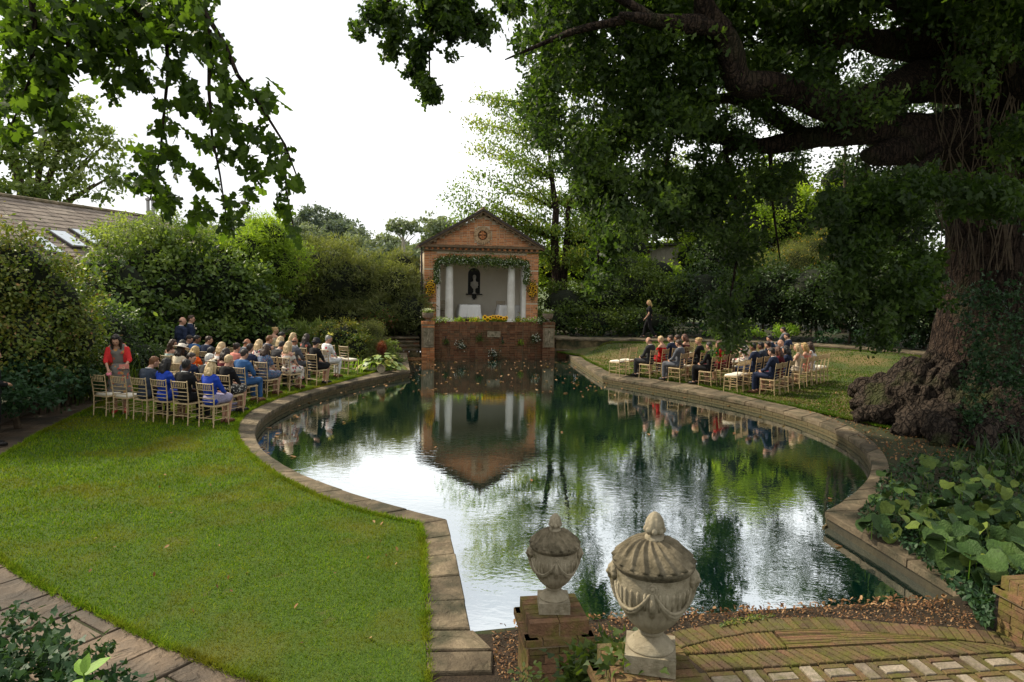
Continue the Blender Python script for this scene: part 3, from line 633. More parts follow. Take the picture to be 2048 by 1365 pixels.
# left garden path
lp = empty('garden_path'); tag(lp, kind='structure')
e1 = [(-9.2, 8.6), G(0, 917), G(80, 868), G(160, 829), G(215, 802), G(262, 778), (-11.9, 24)]
e2 = [(-12.2, 9.0), G(-130, 905), G(0, 848), G(90, 812), G(180, 783), G(215, 768), (-13.6, 24)]
_, ln = resample(e1, 2); n = int(ln / .75); A, _ = resample(e1, n + 1); B_, _ = resample(e2, n + 1)
for i in range(n):
    cuts = [0, random.choice((.45, .55, .62)), 1] if i % 2 else [0, random.choice((.3, .38)), .7, 1]
    for c0, c1 in zip(cuts[:-1], cuts[1:]):
        q = [A[i] + (B_[i] - A[i]) * c0, A[i+1] + (B_[i+1] - A[i+1]) * c0, A[i+1] + (B_[i+1] - A[i+1]) * c1, A[i] + (B_[i] - A[i]) * c1]; c_ = sum(q) / 4
        q = [tuple(p + (c_ - p) / np.linalg.norm(c_ - p) * .012) for p in q][::-1]
        mb = MB(); mb.prism(q, -.09, -.012 + random.uniform(-.003, .003), bev=.006); mb.build('paving_slab', M_paving, lp)
# riven sandstone terrace, bottom left, in courses
pa = empty('sandstone_paving'); tag(pa, kind='structure')
g0 = np.array(G(82, 1278)); g1 = np.array(G(217, 1225.6)); ux = (g1 - g0) / np.linalg.norm(g1 - g0); uy = np.array([-ux[1], ux[0]])
REG = PAVE_EDGE + [(-1.2, 3.3), (-4, 2.4), (-9.5, 3.5), (-9.5, 8.5)]
y_ = -3.6; rr = random.Random(5)
while y_ < 4.4:
    w = rr.choice((.42, .56, .62)); x_ = -5.2 + rr.uniform(0, .6)
    while x_ < 5.2:
        l_ = rr.choice((.45, .6, .75, .9)); q = [g0 + ux * (x_ + a * l_) + uy * (y_ + b_ * w) for a, b_ in ((0, 0), (1, 0), (1, 1), (0, 1))]
        c_ = sum(q) / 4; dd = seg_dist(c_[None], REG, True)[0]
        if inside(c_[None], REG)[0] or dd < .45:
            q = [tuple(p + (c_ - p) / np.linalg.norm(c_ - p) * .022) for p in q]
            mb = MB(); mb.prism(q, -.09, -.008 + rr.uniform(-.003, .003), bev=.008); o = mb.build('paving_slab', M_paving, pa)
        x_ += l_
    y_ += w
M_joint = mnoise('mossy_joint', (.03, .028, .014), (.06, .065, .02), 12, .95, .6)
# ------------------------------------------------------------------ garden pavilion and terrace wall
BA = R(11); BO = Vector((-0.98, 28.8, 0)); BM = Matrix.Translation(BO) @ Matrix.Rotation(BA, 4, 'Z')
def bw(u, v, z): return BM @ Vector((u, v, z))
def wall_bricks(u0, u1, z0, z1, v, skip=None, proud=.006, axis='u', stag=0, L_=.215, Hh=.060, course=.075):
    out = []; z = z0 + .0375; row = stag
    while z < z1 - .02:
        u = u0 - (.1125 if row % 2 else 0); header = False
        seq = (.215, .1025) if row % 2 == 0 else (.1025, .215); i = 0
        while u < u1:
            w = seq[i % 2]; a, b_ = max(u, u0), min(u + w, u1)
            if b_ - a > .03 and not (skip and skip((a + b_) / 2, z, (b_ - a) / 2)):
                w2 = round(b_ - a, 2)
                c = ((a + b_) / 2, v - proud / 2 + .02, z); out.append((c, (w2, .04 + proud, Hh), 0) if axis == 'u' else ((v - proud / 2 + .02, (a + b_) / 2, z), (.04 + proud, w2, Hh), 0))
            u += w + .01; i += 1
        z += course; row += 1
    return out
pav = empty('garden_pavilion', BO, BA)
tag(pav, 'red brick garden pavilion with gable, white columns and round recess beyond the pool', 'pavilion')
V0 = 2.2; DEP = 2.3; FZ = 1.17
mb = MB()   # mortar-faced wall masses
for s in (-1, 1): mb.box((s * 2.33, V0 + .32, 2.6), (.55, .60, 3.4))
mb.box((0, V0 + .32, 4.17), (4.12, .6, .36)); mb.box((0, V0 + .34, 4.49), (5.2, .6, .27))
for s in (-1, 1): mb.box((s * 2.5, V0 + DEP / 2 + .62, 2.75), (.2, DEP, 3.2))
mb.box((0, V0 + DEP + .75, 2.75), (5.2, .2, 3.2))
mb.build('wall', M_mortar, pav)
GZ0, GA, GH = 4.62, 6.14, 2.62
mb = MB(); mb.add([(-GH, V0 + .05, GZ0), (GH, V0 + .05, GZ0), (0, V0 + .05, GA - .12), (-GH, V0 + .5, GZ0), (GH, V0 + .5, GZ0), (0, V0 + .5, GA - .12)], [(0,1,2), (5,4,3), (0,3,4,1), (1,4,5,2), (2,5,3,0)])
mb.build('gable', M_mortar, pav)
OZ, OR = 5.09, .40
def gskip(u, z, hw):
    top = GZ0 + (GA - .12 - GZ0) * (1 - (abs(u) + hw) / GH)
    return z > top - .06 or math.hypot(u, z - OZ) < OR + .03
br = []
for s in (-1, 1):
    a, b_ = (-2.6, -2.055) if s < 0 else (2.055, 2.6)
    br += [x for x in wall_bricks(a, b_, 1.1, 4.35, V0 + .02, lambda u, z, hw: any(abs(z - q) < .03 for q in (2.04, 2.94, 3.54)))]
br += wall_bricks(-2.6, 2.6, GZ0 - .02, 6.1, V0 + .05, gskip)
k_ = int(4.1 / .076)
for i in range(k_): br.append(((-2.05 + (i + .5) * 4.1 / k_, V0 + .035, 4.12), (.066, .05, .225), (0, (i - k_ / 2) / k_ * -.25, 0)))
pieces('brick', br, M_brick, pav, M=BM)
# cornice, dentils, raking cornice, roof
mb = MB(); mb.box((0, V0 - .02, 4.385), (5.3, .16, .05)); mb.box((0, V0 - .07, 4.545), (5.5, .26, .07)); mb.box((0, V0 - .045, 4.60), (5.4, .2, .05)); mb.build('cornice', M_cornice, pav)
dm = MB(); dm.box((0, 0, 0), (.11, .12, .085)); dme = dm.mesh('dentil')
for i in range(21): link('dentil', dme, M_brick, pav, loc=(-2.5 + i * .25, V0 - .06, 4.455))
slope = math.atan2(GA - GZ0, GH)
for s in (-1, 1):
    def slab(off, w, th, v0, v1, ext=.22):
        a = Vector((s * (GH + ext), 0, GZ0 - ext * math.tan(slope))); b_ = Vector((0, 0, GA)); n_ = Vector((s * math.sin(slope), 0, math.cos(slope)))
        vs = []
        for vv in (v0, v1):
            for p in (a, b_):
                for q in (off, off + th):
                    x = p + n_ * q
                    if p is b_: x.x = 0; x.z = GA + q / math.cos(slope)
                    vs.append((x.x, vv, x.z))
        return vs, [(0,1,3,2), (4,6,7,5), (0,2,6,4), (1,5,7,3), (0,4,5,1), (2,3,7,6)]
    mb = MB(); mb.add(*slab(-.06, 0, .09, V0 - .18, V0 + .3)); mb.build('raking_cornice', M_cornice, pav)
    mb = MB(); mb.add(*slab(.03, 0, .05, V0 - .24, V0 + DEP + 1.0)); mb.build('roof', M_frame, pav)
    n_ = 10; RL = math.hypot(GH + .22, (GA - GZ0) * (1 + .22 / GH))
    for i in range(n_):
        f = (i + .5) / n_; p = Vector((s * (GH - .1) * (1 - f), V0 - .10, GZ0 + (GA - GZ0) * f + .02 - .10)); link('dentil', dme, M_cornice, pav, loc=p, rot=(0, s * slope, 0))
    tiles = []
    for i in range(11):
        for j in range(14):
            f = (i + .5) / 11; u = s * (GH + .2) * (1 - f); z = GZ0 - .2 * math.tan(slope) + (GA - GZ0) * (1 + .2 / GH) * f + .12
            tiles.append(((u, V0 - .24 + (j + .5) * .24, z), (.29, .225, .025), (0, s * (slope - .06), 0)))
    for (c_, sz, ro) in tiles[:]:
        pass
    pieces('roof_tile', tiles, M_tileroof, pav, limit=110, M=BM)
mb = MB(); mb.tube([(0, V0 - .26, GA + .13), (0, V0 + DEP + 1, GA + .13)], .06, 8); mb.build('ridge_tile', M_cornice, pav)
mb = MB(); mb.tube([(-2.72, V0 + .0, 4.5), (-2.72, V0 + .0, 1.0)], .04, 8); mb.build('downpipe', M_frame, pav)
# round recess
M_archbrick = mtint('tan_rubbed_brick', [(.34, .22, .12), (.44, .29, .16), (.52, .35, .20)], .9, 0, .2, None, .4, 70)
mb = MB(); n_ = 26
for i in range(n_):
    th = 2 * math.pi * (i + .5) / n_; rm = (OR + .215) / 2; T = Matrix.Translation((math.cos(th) * rm, V0 + .03, OZ + math.sin(th) * rm)) @ Matrix.Rotation(-th, 4, 'Y')
    b2 = MB(); b2.box((0, 0, 0), (OR - .215, .07, 2 * math.pi * rm / n_ - .008)); o = b2.build('arch_brick', M_archbrick, pav); o.matrix_local = T
mb.lathe([(.215, 0), (.215, .06), (.19, .065)], n=24); 
b2 = MB(); b2.lathe([(.001, 0), (.212, 0)], n=24); o = b2.build('recess_back', M_brickdark, pav); o.matrix_local = Matrix.Translation((0, V0 + .035, OZ)) @ Matrix.Rotation(R(90), 4, 'X')
rb = []
for i in range(-1, 2):
    for j in range(-2, 3):
        u, z = i * .15 + (.07 if j % 2 else 0), OZ + j * .072
        if math.hypot(u, z - OZ) < .15: rb.append(((u, V0 + .03, z), (.13, .02, .06), 0))
pieces('recess_brick', rb, M_brick, pav, M=BM)
# white interior
mb = MB(); mb.box((0, V0 + DEP + .58, 2.6), (4.9, .1, 3.2)); mb.box((-2.33, V0 + DEP / 2 + .64, 2.6), (.1, DEP - .1, 3.2)); mb.box((2.33, V0 + DEP / 2 + .64, 2.6), (.1, DEP - .1, 3.2))
mb.box((0, V0 + DEP / 2 + .62, 4.03), (4.6, DEP, .08)); mb.build('interior_plaster', M_plaster, pav)
mb = MB(); mb.box((0, V0 + DEP / 2 + .3, FZ - .06), (4.7, DEP + 1.2, .1)); mb.build('floor', M_planter, pav)
mb = MB(); mb.box((0, V0 + .3, 3.90), (4.1, .5, .16)); mb.build('white_beam', M_white, pav)
for s in (-1, 1):
    mb = MB(); mb.box((s * 1.965, V0 + .28, 2.5), (.17, .44, 2.66)); mb.build('pilaster', M_white, pav)
for s in (-1.45, 1.40):
    mb = MB(); prof = [(.225, FZ), (.225, FZ + .06), (.205, FZ + .07), (.21, FZ + .12), (.19, FZ + .15)] + [(.19 - .028 * f ** 1.5, FZ + .15 + 2.25 * f) for f in np.linspace(0, 1, 8)] + [(.165, 3.60), (.165, 3.625), (.147, 3.63), (.15, 3.69), (.19, 3.73), (.2, 3.76)]
    mb.lathe(prof, (s, V0 + .28, 0), 24); mb.box((s, V0 + .28, 3.79), (.42, .42, .055)); mb.build('column', M_white, pav, smooth=False)
# niche with bust
NU = .02; NV = V0 + DEP + .52
mb = MB(); arch = [(-.3, 2.42), (.3, 2.42)] + [(.3 * math.cos(a), 3.38 + .3 * math.sin(a)) for a in np.linspace(0, math.pi, 13)]
n_ = len(arch); mb.add([(NU + u, NV, z) for u, z in arch] + [(NU + u, NV + .03, z) for u, z in arch], [tuple(range(n_))] + [(i, (i + 1) % n_, n_ + (i + 1) % n_, n_ + i) for i in range(n_)]); ni = mb.build('niche', M_black, pav)
mb = MB(); mb.box((NU, NV - .12, 2.39), (.76, .26, .05)); mb.box((NU, NV - .08, 2.28), (.2, .14, .17)); mb.box((NU, NV - .06, 2.17), (.1, .1, .08)); mb.build('bracket_shelf', M_black, pav)

ter = empty('terrace_wall', BO, BA)
tag(ter, 'damp dark brick terrace wall rising from the water, with carved end piers', 'wall')
TZ = 1.33
FAC = [(-2.3, .06), (-1.5, -.16), (1.45, -.16), (2.3, .06)]
mb = MB()
poly = [(-2.3, .08), (-1.5, -.14), (1.45, -.14), (2.3, .08), (2.3, .6), (-2.3, .6)]; mb.prism(poly, -1.3, TZ - .11)
mb.box((0, 1.3, .5), (5.5, 1.6, 1.3)); mb.build('wall_core', M_mortardark, ter)
br = []
for (a, b_) in zip(FAC[:-1], FAC[1:]):
    d = Vector((b_[0] - a[0], b_[1] - a[1], 0)); ln = d.length; ang = math.atan2(d.y, d.x)
    for c_, sz, _ in wall_bricks(0, ln, -.42, TZ - .11, 0): 
        br.append(((a[0] + math.cos(ang) * c_[0] - math.sin(ang) * (c_[1] - .015), a[1] + math.sin(ang) * c_[0] + math.cos(ang) * (c_[1] - .015), c_[2]), sz, ang))
    k_ = int(ln / .077)
    for i in range(k_):
        f = (i + .5) * ln / k_; br.append(((a[0] + math.cos(ang) * f + .1 * -math.sin(ang), a[1] + math.sin(ang) * f + .1 * math.cos(ang), TZ - .055), (.067, .24, .105), ang))
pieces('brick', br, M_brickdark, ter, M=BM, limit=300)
for s in (-1, 1):
    pr = MB(); pr.box((s * 2.57, .12, 0), (.50, .60, 2.44)); p_ = pr.build('pier', M_mortardark, ter)
    b3 = wall_bricks(s * 2.57 - .265, s * 2.57 + .265, -.42, TZ - .12, -.19, lambda u, z, hw, s=s: abs(u - s * 2.57) < .2 and .27 < z < 1.08)
    b3 += [((s * 2.57 + (i - 3) * .076, .1, TZ - .055), (.067, .6, .11), 0) for i in range(7)]
    b3 += [((s * 2.57 + s * -.255, y, z), (.02, .21, .065), 0) for z in np.arange(-.38, 1.2, .075) for y in (0, .22)]
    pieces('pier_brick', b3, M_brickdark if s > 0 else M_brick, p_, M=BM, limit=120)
    # carved relief panel with a standing figure
    rp = MB(); U = s * 2.57; rp.box((U, -.205, .675), (.37, .05, .80)); 
    for q, w in (((U - .175, -.235, .675), (.02, .03, .80)), ((U + .175, -.235, .675), (.02, .03, .80)), ((U, -.235, 1.065), (.37, .03, .02)), ((U, -.235, .285), (.37, .03, .02))): rp.box(q, w)
    h = .05 if s < 0 else -.02
    rp.ball((U + h * .3, -.24, .985), (.035, .03, .045)); rp.tube([(U, -.235, .93), (U + .01, -.24, .80), (U - .01, -.235, .70)], [.055, .05, .055], 8)
    rp.tube([(U - .02, -.235, .70), (U - .05, -.245, .52), (U - .045, -.235, .33)], [.04, .033, .02], 7); rp.tube([(U + .02, -.235, .70), (U + .045, -.245, .52), (U + .02, -.235, .33)], [.04, .033, .02], 7)
    rp.tube([(U - .05, -.235, .90), (U - .11, -.24, .82), (U - .12, -.235, .98 if s > 0 else .70)], [.02, .018, .014], 6); rp.tube([(U + .05, -.235, .90), (U + .11, -.24, .80), (U + .05, -.24, .74)], [.02, .018, .014], 6)
    rp.tube([(U + .12, -.235, .92), (U + .10, -.24, .6), (U + .12, -.235, .34)], [.03, .035, .03], 6); rp.build('carved_panel', M_relief, ter, smooth=False)
pl = MB(); pl.box((.18, -.17, .82), (.56, .05, .24))
for q, w in (((.18, -.2, .935), (.56, .02, .02)), ((.18, -.2, .705), (.56, .02, .02)), ((-.09, -.2, .82), (.02, .02, .24)), ((.45, -.2, .82), (.02, .02, .24))): pl.box(q, w)
for i in range(5): pl.tube([(.0 + i * .09, -.198, .78), (.03 + i * .09, -.2, .85), (.06 + i * .09, -.198, .79), (.04 + i * .09, -.2, .81)], .011, 5)
pl.build('plaque', M_relief, ter)
sl = MB(); sl.box((0, 0, 0), (.055, .02, .2)); sme = sl.mesh('slot')
for u, z in ((-1.83, .62), (.55, .62), (.14, .10)): link('slot', sme, M_black, ter, loc=(u, -.172 if abs(u) < 1.5 else -.085, z))
mb = MB(); mb.box((0, -.2, -.26), (4.2, .12, .05)); mb.build('ledge', M_cornice, ter)

# steps either side
def steps(name, u0, u1, sgn, lab):
    st_ = empty(name, BO, BA); tag(st_, lab, 'steps')
    for i in range(4):
        z = .14 + i * .15; v = .25 + i * .30; uu0, uu1 = (u0, u1) if sgn < 0 else (u0, u1)
        sh = (3 - i) * .32
        if sgn < 0: uu0 = u0 + sh
        m1 = MB(); m1.box(((uu0 + uu1) / 2, v + .17 + (.3 if i == 3 else 0), z - .03), (uu1 - uu0, .36 + (.9 if i == 3 else 0), .055)); m1.build('tread', M_stone, st_)
        x = uu0; k2 = 0
        while x < uu1 - .05:
            w = min(random.uniform(.22, .45), uu1 - x); m2 = MB(); m2.box((x + w / 2, v + .12, z - .065 - (.055 if i else .2)), (w - .012, .16, .115 if i else .42)); m2.build('riser_stone', M_brickdark if k2 % 3 == 1 else M_stonebrick, st_); x += w; k2 += 1
    if sgn < 0:
        m3 = MB(); m3.box((u0 - .03, .95, .3), (.09, .12, .55)); m3.build('post', M_stone, st_)
        m4 = MB(); m4.box((u0 - .35, 1.35, .55), (.9, .7, .06)); m4.build('landing', M_stone, st_)
steps('stone_steps', -4.75, -2.87, -1, 'mossy stone steps left of the terrace wall, fallen leaves floating at their foot')
steps('stone_steps', 2.87, 4.0, 1, 'dark stone steps right of the terrace wall climbing to the path')

# ------------------------------------------------------------------ barn with slate roof at the left, shed at the right
A0, A1 = np.array([-20.2, 19.0]), np.array([-17.9, 35.0]); dr = (A1 - A0) / np.linalg.norm(A1 - A0); nr = np.array([dr[1], -dr[0]])
barn = empty('barn', (A0[0], A0[1], 0), math.atan2(dr[1], dr[0])); LB = float(np.linalg.norm(A1 - A0))
tag(barn, 'long barn with weathered stone slate roof and skylights behind the left shrubs', 'barn')
RZ, EZ, RW = 5.85, 3.45, 4.1; BNM = Matrix.Translation((A0[0], A0[1], 0)) @ Matrix.Rotation(math.atan2(dr[1], dr[0]), 4, 'Z')
mb = MB(); mb.box((LB / 2, 0, EZ / 2 - .05), (LB - .4, RW * 2 - .7, EZ - .1)); mb.build('wall', M_timber, barn)
sl_ = math.atan2(RZ - EZ, RW)
for s in (-1, 1):
    mb = MB(); mb.add([(0, 0, RZ), (LB, 0, RZ), (LB, s * RW, EZ), (0, s * RW, EZ), (0, 0, RZ - .15), (LB, 0, RZ - .15), (LB, s * RW, EZ - .12), (0, s * RW, EZ - .12)], [(0,1,2,3), (7,6,5,4), (0,4,5,1), (1,5,6,2), (2,6,7,3), (3,7,4,0)]); mb.build('roof', M_frame, barn)
tl = []; rows = 15; SLn = math.hypot(RW, RZ - EZ)
for i in range(rows):
    x = random.uniform(0, .4) - .3; f = (i + .5) / rows
    while x < LB:
        w = random.choice((.34, .42, .5)); tl.append(((x + w / 2, -RW * f, RZ - (RZ - EZ) * f + .035 + random.uniform(0, .012)), (w - .012, SLn / rows * 1.12, .03), (sl_ - .05, 0, random.uniform(-.01, .01)))); x += w
pieces('slate', tl, M_slate, barn, M=BNM)
mb = MB(); mb.tube([(0, 0, RZ + .06), (LB, 0, RZ + .06)], .1, 8); mb.build('ridge', M_stone, barn)
mb = MB(); mb.tube([(0, -RW - .05, EZ - .05), (LB, -RW - .05, EZ - .05)], .06, 8); mb.build('gutter', M_frame, barn)
for px, py in ((136, 486), (176, 482), (88, 496)):
    # find the spot on the roof along the sight line
    best = None
    for xx in np.linspace(0, LB, 160):
        for f in np.linspace(.1, .9, 40):
            p = BNM @ Vector((xx, -RW * f, RZ - (RZ - EZ) * f)); q = proj(p); e = abs(q[0] - px) + abs(q[1] - py)
            if best is None or e < best[0]: best = (e, xx, f)
    _, xx, f = best; w_ = MB(); w_.box((0, 0, 0), (.85, 1.2, .12)); fr = w_.build('skylight', M_frame, barn, loc=(xx, -RW * f, RZ - (RZ - EZ) * f + .1), rot=(sl_, 0, 0))
    w_ = MB(); w_.box((0, 0, .065), (.7, 1.05, .02)); w_.build('pane', M_glass, fr)
fl = P(297, 441, 30.5)
for dx in (0, .22):
    f_ = empty('flue_pipe', (fl[0] + dx, 30.5, 3.4)); tag(f_, 'tall steel flue pipe beyond the barn roof, the ' + ('left' if dx == 0 else 'right') + ' one of two', 'flue', 'flues by the barn')
    mb = MB(); mb.tube([(0, 0, -3.0), (0, 0, 2.95)], .07, 10); mb.build('pipe', M_steel, f_); mb = MB(); mb.lathe([(.07, 2.9), (.11, 2.95), (.11, 3.02), (.02, 3.08)], n=10); mb.build('cap', M_steel, f_)
sc_ = P(1318, 500, 44); shed = empty('shed', (sc_[0], 44, .6), R(-20)); tag(shed, 'pale weathered board shed glimpsed behind the trees right of the pavilion', 'shed')
bd = MB(); bd.box((0, 0, 0), (.29, .04, 4.6)); bme = bd.mesh('board')
for i in range(9): link('board', bme, M_boards, shed, loc=(-1.2 + i * .3, -.02 * (i % 2), 2.6))
mb = MB(); mb.box((0, 1.6, 2.5), (2.4, 3, 4.4)); mb.build('wall', M_boards, shed)
mb = MB(); mb.box((0, 1.4, 5.0), (3, 3.6, .14)); mb.build('roof', M_frame, shed)
# ------------------------------------------------------------------ gilt bamboo-style wedding chairs
def make_chair_meshes():
    D = {}
    b = MB(); b.prism([(-.19,-.18), (.19,-.18), (.215,.20), (-.215,.20)], .425, .452, bev=.008); D['seat'] = (b.mesh('seat'), M_gilt)
    b = MB(); b.prism([(-.17,-.16), (-.05,-.172), (.05,-.172), (.17,-.16), (.196,.06), (.195,.185), (.08,.2), (-.08,.2), (-.195,.185), (-.196,.06)], .453, .497, bev=.02); D['cushion'] = (b.mesh('cushion', True), M_cushion)
    def knobs(pts, r):
        P_ = []; Rr = []; p = [Vector(q) for q in pts]
        for a, c in zip(p[:-1], p[1:]):
            ln = (c - a).length; n = max(1, round(ln / .12))
            for i in range(n):
                for f, k in ((0.0, 1.28), (.12, 1.0), (.88, 1.0)): P_.append(a + (c - a) * (i + f) / n); Rr.append(r * k)
        P_.append(p[-1]); Rr.append(r * 1.28); return P_, Rr
    for s in (-1, 1):
        b = MB(); b.tube(*knobs([(s * .18, -.215, 0), (s * .18, -.195, .2), (s * .182, -.185, .44), (s * .19, -.20, .65), (s * .20, -.235, .92)], .0125), n=6); D['rear_leg' + str(s)] = (b.mesh('rear_leg'), M_gilt)
        b = MB(); b.tube(*knobs([(s * .20, .19, 0), (s * .195, .18, .425)], .0125), n=6); D['leg' + str(s)] = (b.mesh('leg'), M_gilt)
    def bk(z): 
        t_ = (z - .44) / .48; return -.185 - .05 * t_ ** 1.4
    for z in (.53, .605, .685, .765, .895):
        w = .184 + .016 * (z - .44) / .48; b = MB(); b.tube([(-w, bk(z), z), (-.07, bk(z) - .012, z), (.07, bk(z) - .012, z), (w, bk(z), z)], .0085 if z < .8 else .011, n=5); D['rail%.2f' % z] = (b.mesh('back_rail'), M_gilt)
    b = MB()
    for i in range(7):
        x = -.135 + i * .045; b.tube([(x, bk(.765) - .01, .765), (x, bk(.83) - .011, .81), (x, bk(.83) - .011, .85), (x, bk(.895) - .011, .895)], [.006, .0095, .0095, .006], n=5)
    D['spindles'] = (b.mesh('back_spindles'), M_gilt)
    b = MB()
    for z, dz in ((.17, 0), (.29, .02)):
        for s in (-1, 1): b.tube([(s * .182, -.20, z + dz), (s * .198, .185, z + dz)], .008, n=5)
        b.tube([(-.198, .185, z), (.198, .185, z)], .008, n=5)
    b.tube([(-.18, -.2, .2), (.18, -.2, .2)], .008, n=5); D['stretcher'] = (b.mesh('stretchers'), M_gilt)
    return D
CH = make_chair_meshes()
NAMES = {'seat': 'seat', 'cushion': 'cushion', 'spindles': 'back_spindles', 'stretcher': 'stretchers'}
def chair(x, y, az, label, group, z=0.0, full=True, cushion=True):
    c = empty('banquet_chair', (x, y, z), -az + random.uniform(-.02, .02)); tag(c, label, 'chair', group)
    for k_, (me, mt) in CH.items():
        if k_ == 'cushion' and not cushion: continue
        link(NAMES.get(k_, me.name.split('.')[0]), me, mt, c)
    return c

# ------------------------------------------------------------------ people
def mcol(name, c, rough=.85, v=.1): return mnoise(name, tuple(x * (1 - v) for x in c), tuple(min(1, x * (1 + v)) for x in c), 30, rough, .15, spec=.2)
def mfloral(name, base, c1, c2, sc=22, th=.42):
    m, t, b = newmat(name); N = t.nodes.new; k = t.links.new; tc = N('ShaderNodeTexCoord'); v = N('ShaderNodeTexVoronoi'); v.inputs['Scale'].default_value = sc
    n = N('ShaderNodeTexNoise'); n.inputs['Scale'].default_value = sc * .8; n.inputs['Detail'].default_value = 3; k(tc.outputs['Object'], n.inputs['Vector'])
    ad = N('ShaderNodeMixRGB'); ad.blend_type = 'ADD'; ad.inputs[0].default_value = .06; k(tc.outputs['Object'], ad.inputs[1]); k(n.outputs['Color'], ad.inputs[2]); k(ad.outputs[0], v.inputs['Vector'])
    lt = N('ShaderNodeMath'); lt.operation = 'LESS_THAN'; lt.inputs[1].default_value = th; k(v.outputs['Distance'], lt.inputs[0])
    sep = N('ShaderNodeSeparateColor'); k(v.outputs['Color'], sep.inputs[0]); g = N('ShaderNodeMath'); g.operation = 'GREATER_THAN'; g.inputs[1].default_value = .5; k(sep.outputs[0], g.inputs[0])
    g2 = N('ShaderNodeMath'); g2.operation = 'GREATER_THAN'; g2.inputs[1].default_value = .35; k(sep.outputs[1], g2.inputs[0])
    mm = N('ShaderNodeMath'); mm.operation = 'MULTIPLY'; k(lt.outputs[0], mm.inputs[0]); k(g2.outputs[0], mm.inputs[1])
    x = N('ShaderNodeMixRGB'); x.inputs[1].default_value = rgb(c1); x.inputs[2].default_value = rgb(c2); k(g.outputs[0], x.inputs[0])
    y = N('ShaderNodeMixRGB'); y.inputs[1].default_value = rgb(base); k(mm.outputs[0], y.inputs[0]); k(x.outputs[0], y.inputs[2]); k(y.outputs[0], b.inputs['Base Color']); b.inputs['Roughness'].default_value = .8
    return m
C = {
    'navy': mcol('navy_wool', (.018, .026, .055)), 'black': mcol('black_wool', (.008, .008, .009)), 'char': mcol('charcoal_wool', (.030, .030, .032)),
    'grey': mcol('grey_wool', (.10, .105, .12)), 'blue': mcol('mid_blue_wool', (.035, .10, .24)), 'slate': mcol('slate_wool', (.035, .045, .065)),
    'royal': mcol('royal_blue', (.010, .045, .35), .6), 'burg': mcol('burgundy', (.10, .012, .018)), 'red': mcol('red_cloth', (.42, .012, .012)),
    'orange': mcol('orange_cloth', (.75, .10, .01)), 'pink': mcol('pink_cloth', (.60, .22, .17)), 'white': mcol('white_cotton', (.66, .65, .64)), 'cream': mcol('cream_cloth', (.60, .52, .38)),
    'cyan': mfloral('teal_print', (.45, .55, .50), (.05, .30, .32), (.65, .55, .30)), 'wfl': mfloral('white_floral', (.66, .60, .52), (.03, .03, .07), (.45, .10, .10), 13, .46),
    'bfl': mfloral('blue_floral', (.05, .09, .17), (.25, .38, .45), (.45, .2, .15), 40, .35), 'gfl': mfloral('grey_coral_print', (.17, .155, .135), (.50, .10, .06), (.48, .24, .07), 13, .42),
    'bw': mfloral('black_white_print', (.02, .02, .02), (.6, .58, .52), (.55, .5, .4), 26, .40), 'wred': mfloral('white_red_print', (.70, .68, .66), (.55, .04, .05), (.6, .2, .2), 9, .30),
    'lace': mcol('beige_lace', (.50, .42, .32)), 'coral': mcol('coral_red', (.62, .035, .035)), 'pack': mcol('orange_nylon', (.85, .14, .03), .5),
    'stripe': mfloral('striped_black', (.02, .02, .02), (.45, .12, .08), (.3, .12, .1), 8, .40), 'lav': mcol('lavender_cloth', (.30, .27, .38)),
}
SK = {'l': mcol('skin_light', (.50, .28, .19), .5, .06), 't': mcol('skin_tan', (.36, .17, .10), .5, .06), 'd': mcol('skin_dark', (.075, .036, .022), .5, .06), 'm': mcol('skin_brown', (.20, .10, .06), .5, .06)}
HC = {k_: mnoise('hair_' + k_, tuple(x * .6 for x in c), tuple(x * 1.4 for x in c), 30, .5, .5, 60, spec=.4, stretch=(1, 1, .15)) for k_, c in
      {'black': (.010, .008, .007), 'brown': (.050, .026, .014), 'dark': (.022, .013, .009), 'blonde': (.42, .28, .11), 'light': (.52, .38, .20), 'ginger': (.16, .065, .022), 'grey': (.30, .29, .27), 'white': (.62, .60, .55), 'auburn': (.09, .035, .018)}.items()}
M_eye = mplain('dark_eye', (.02, .015, .012), .3); M_lip = mplain('lip', (.30, .08, .07), .5)
M_shoe = mplain('black_leather', (.015, .012, .011), .35); M_tan = mplain('tan_leather', (.13, .055, .025), .4)
def remesh(mb, voxel, smooth_it=4, name='body'):
    o = bpy.data.objects.new('tmp', mb.mesh('tmp')); col.objects.link(o)
    md = o.modifiers.new('r', 'REMESH'); md.mode = 'VOXEL'; md.voxel_size = voxel
    if smooth_it: s_ = o.modifiers.new('s', 'SMOOTH'); s_.iterations = smooth_it; s_.factor = .5
    dg = bpy.context.evaluated_depsgraph_get(); me = bpy.data.meshes.new_from_object(o.evaluated_get(dg)); me.name = name
    me.polygons.foreach_set('use_smooth', np.ones(len(me.polygons), bool)); old = o.data; bpy.data.objects.remove(o); bpy.data.meshes.remove(old); return me
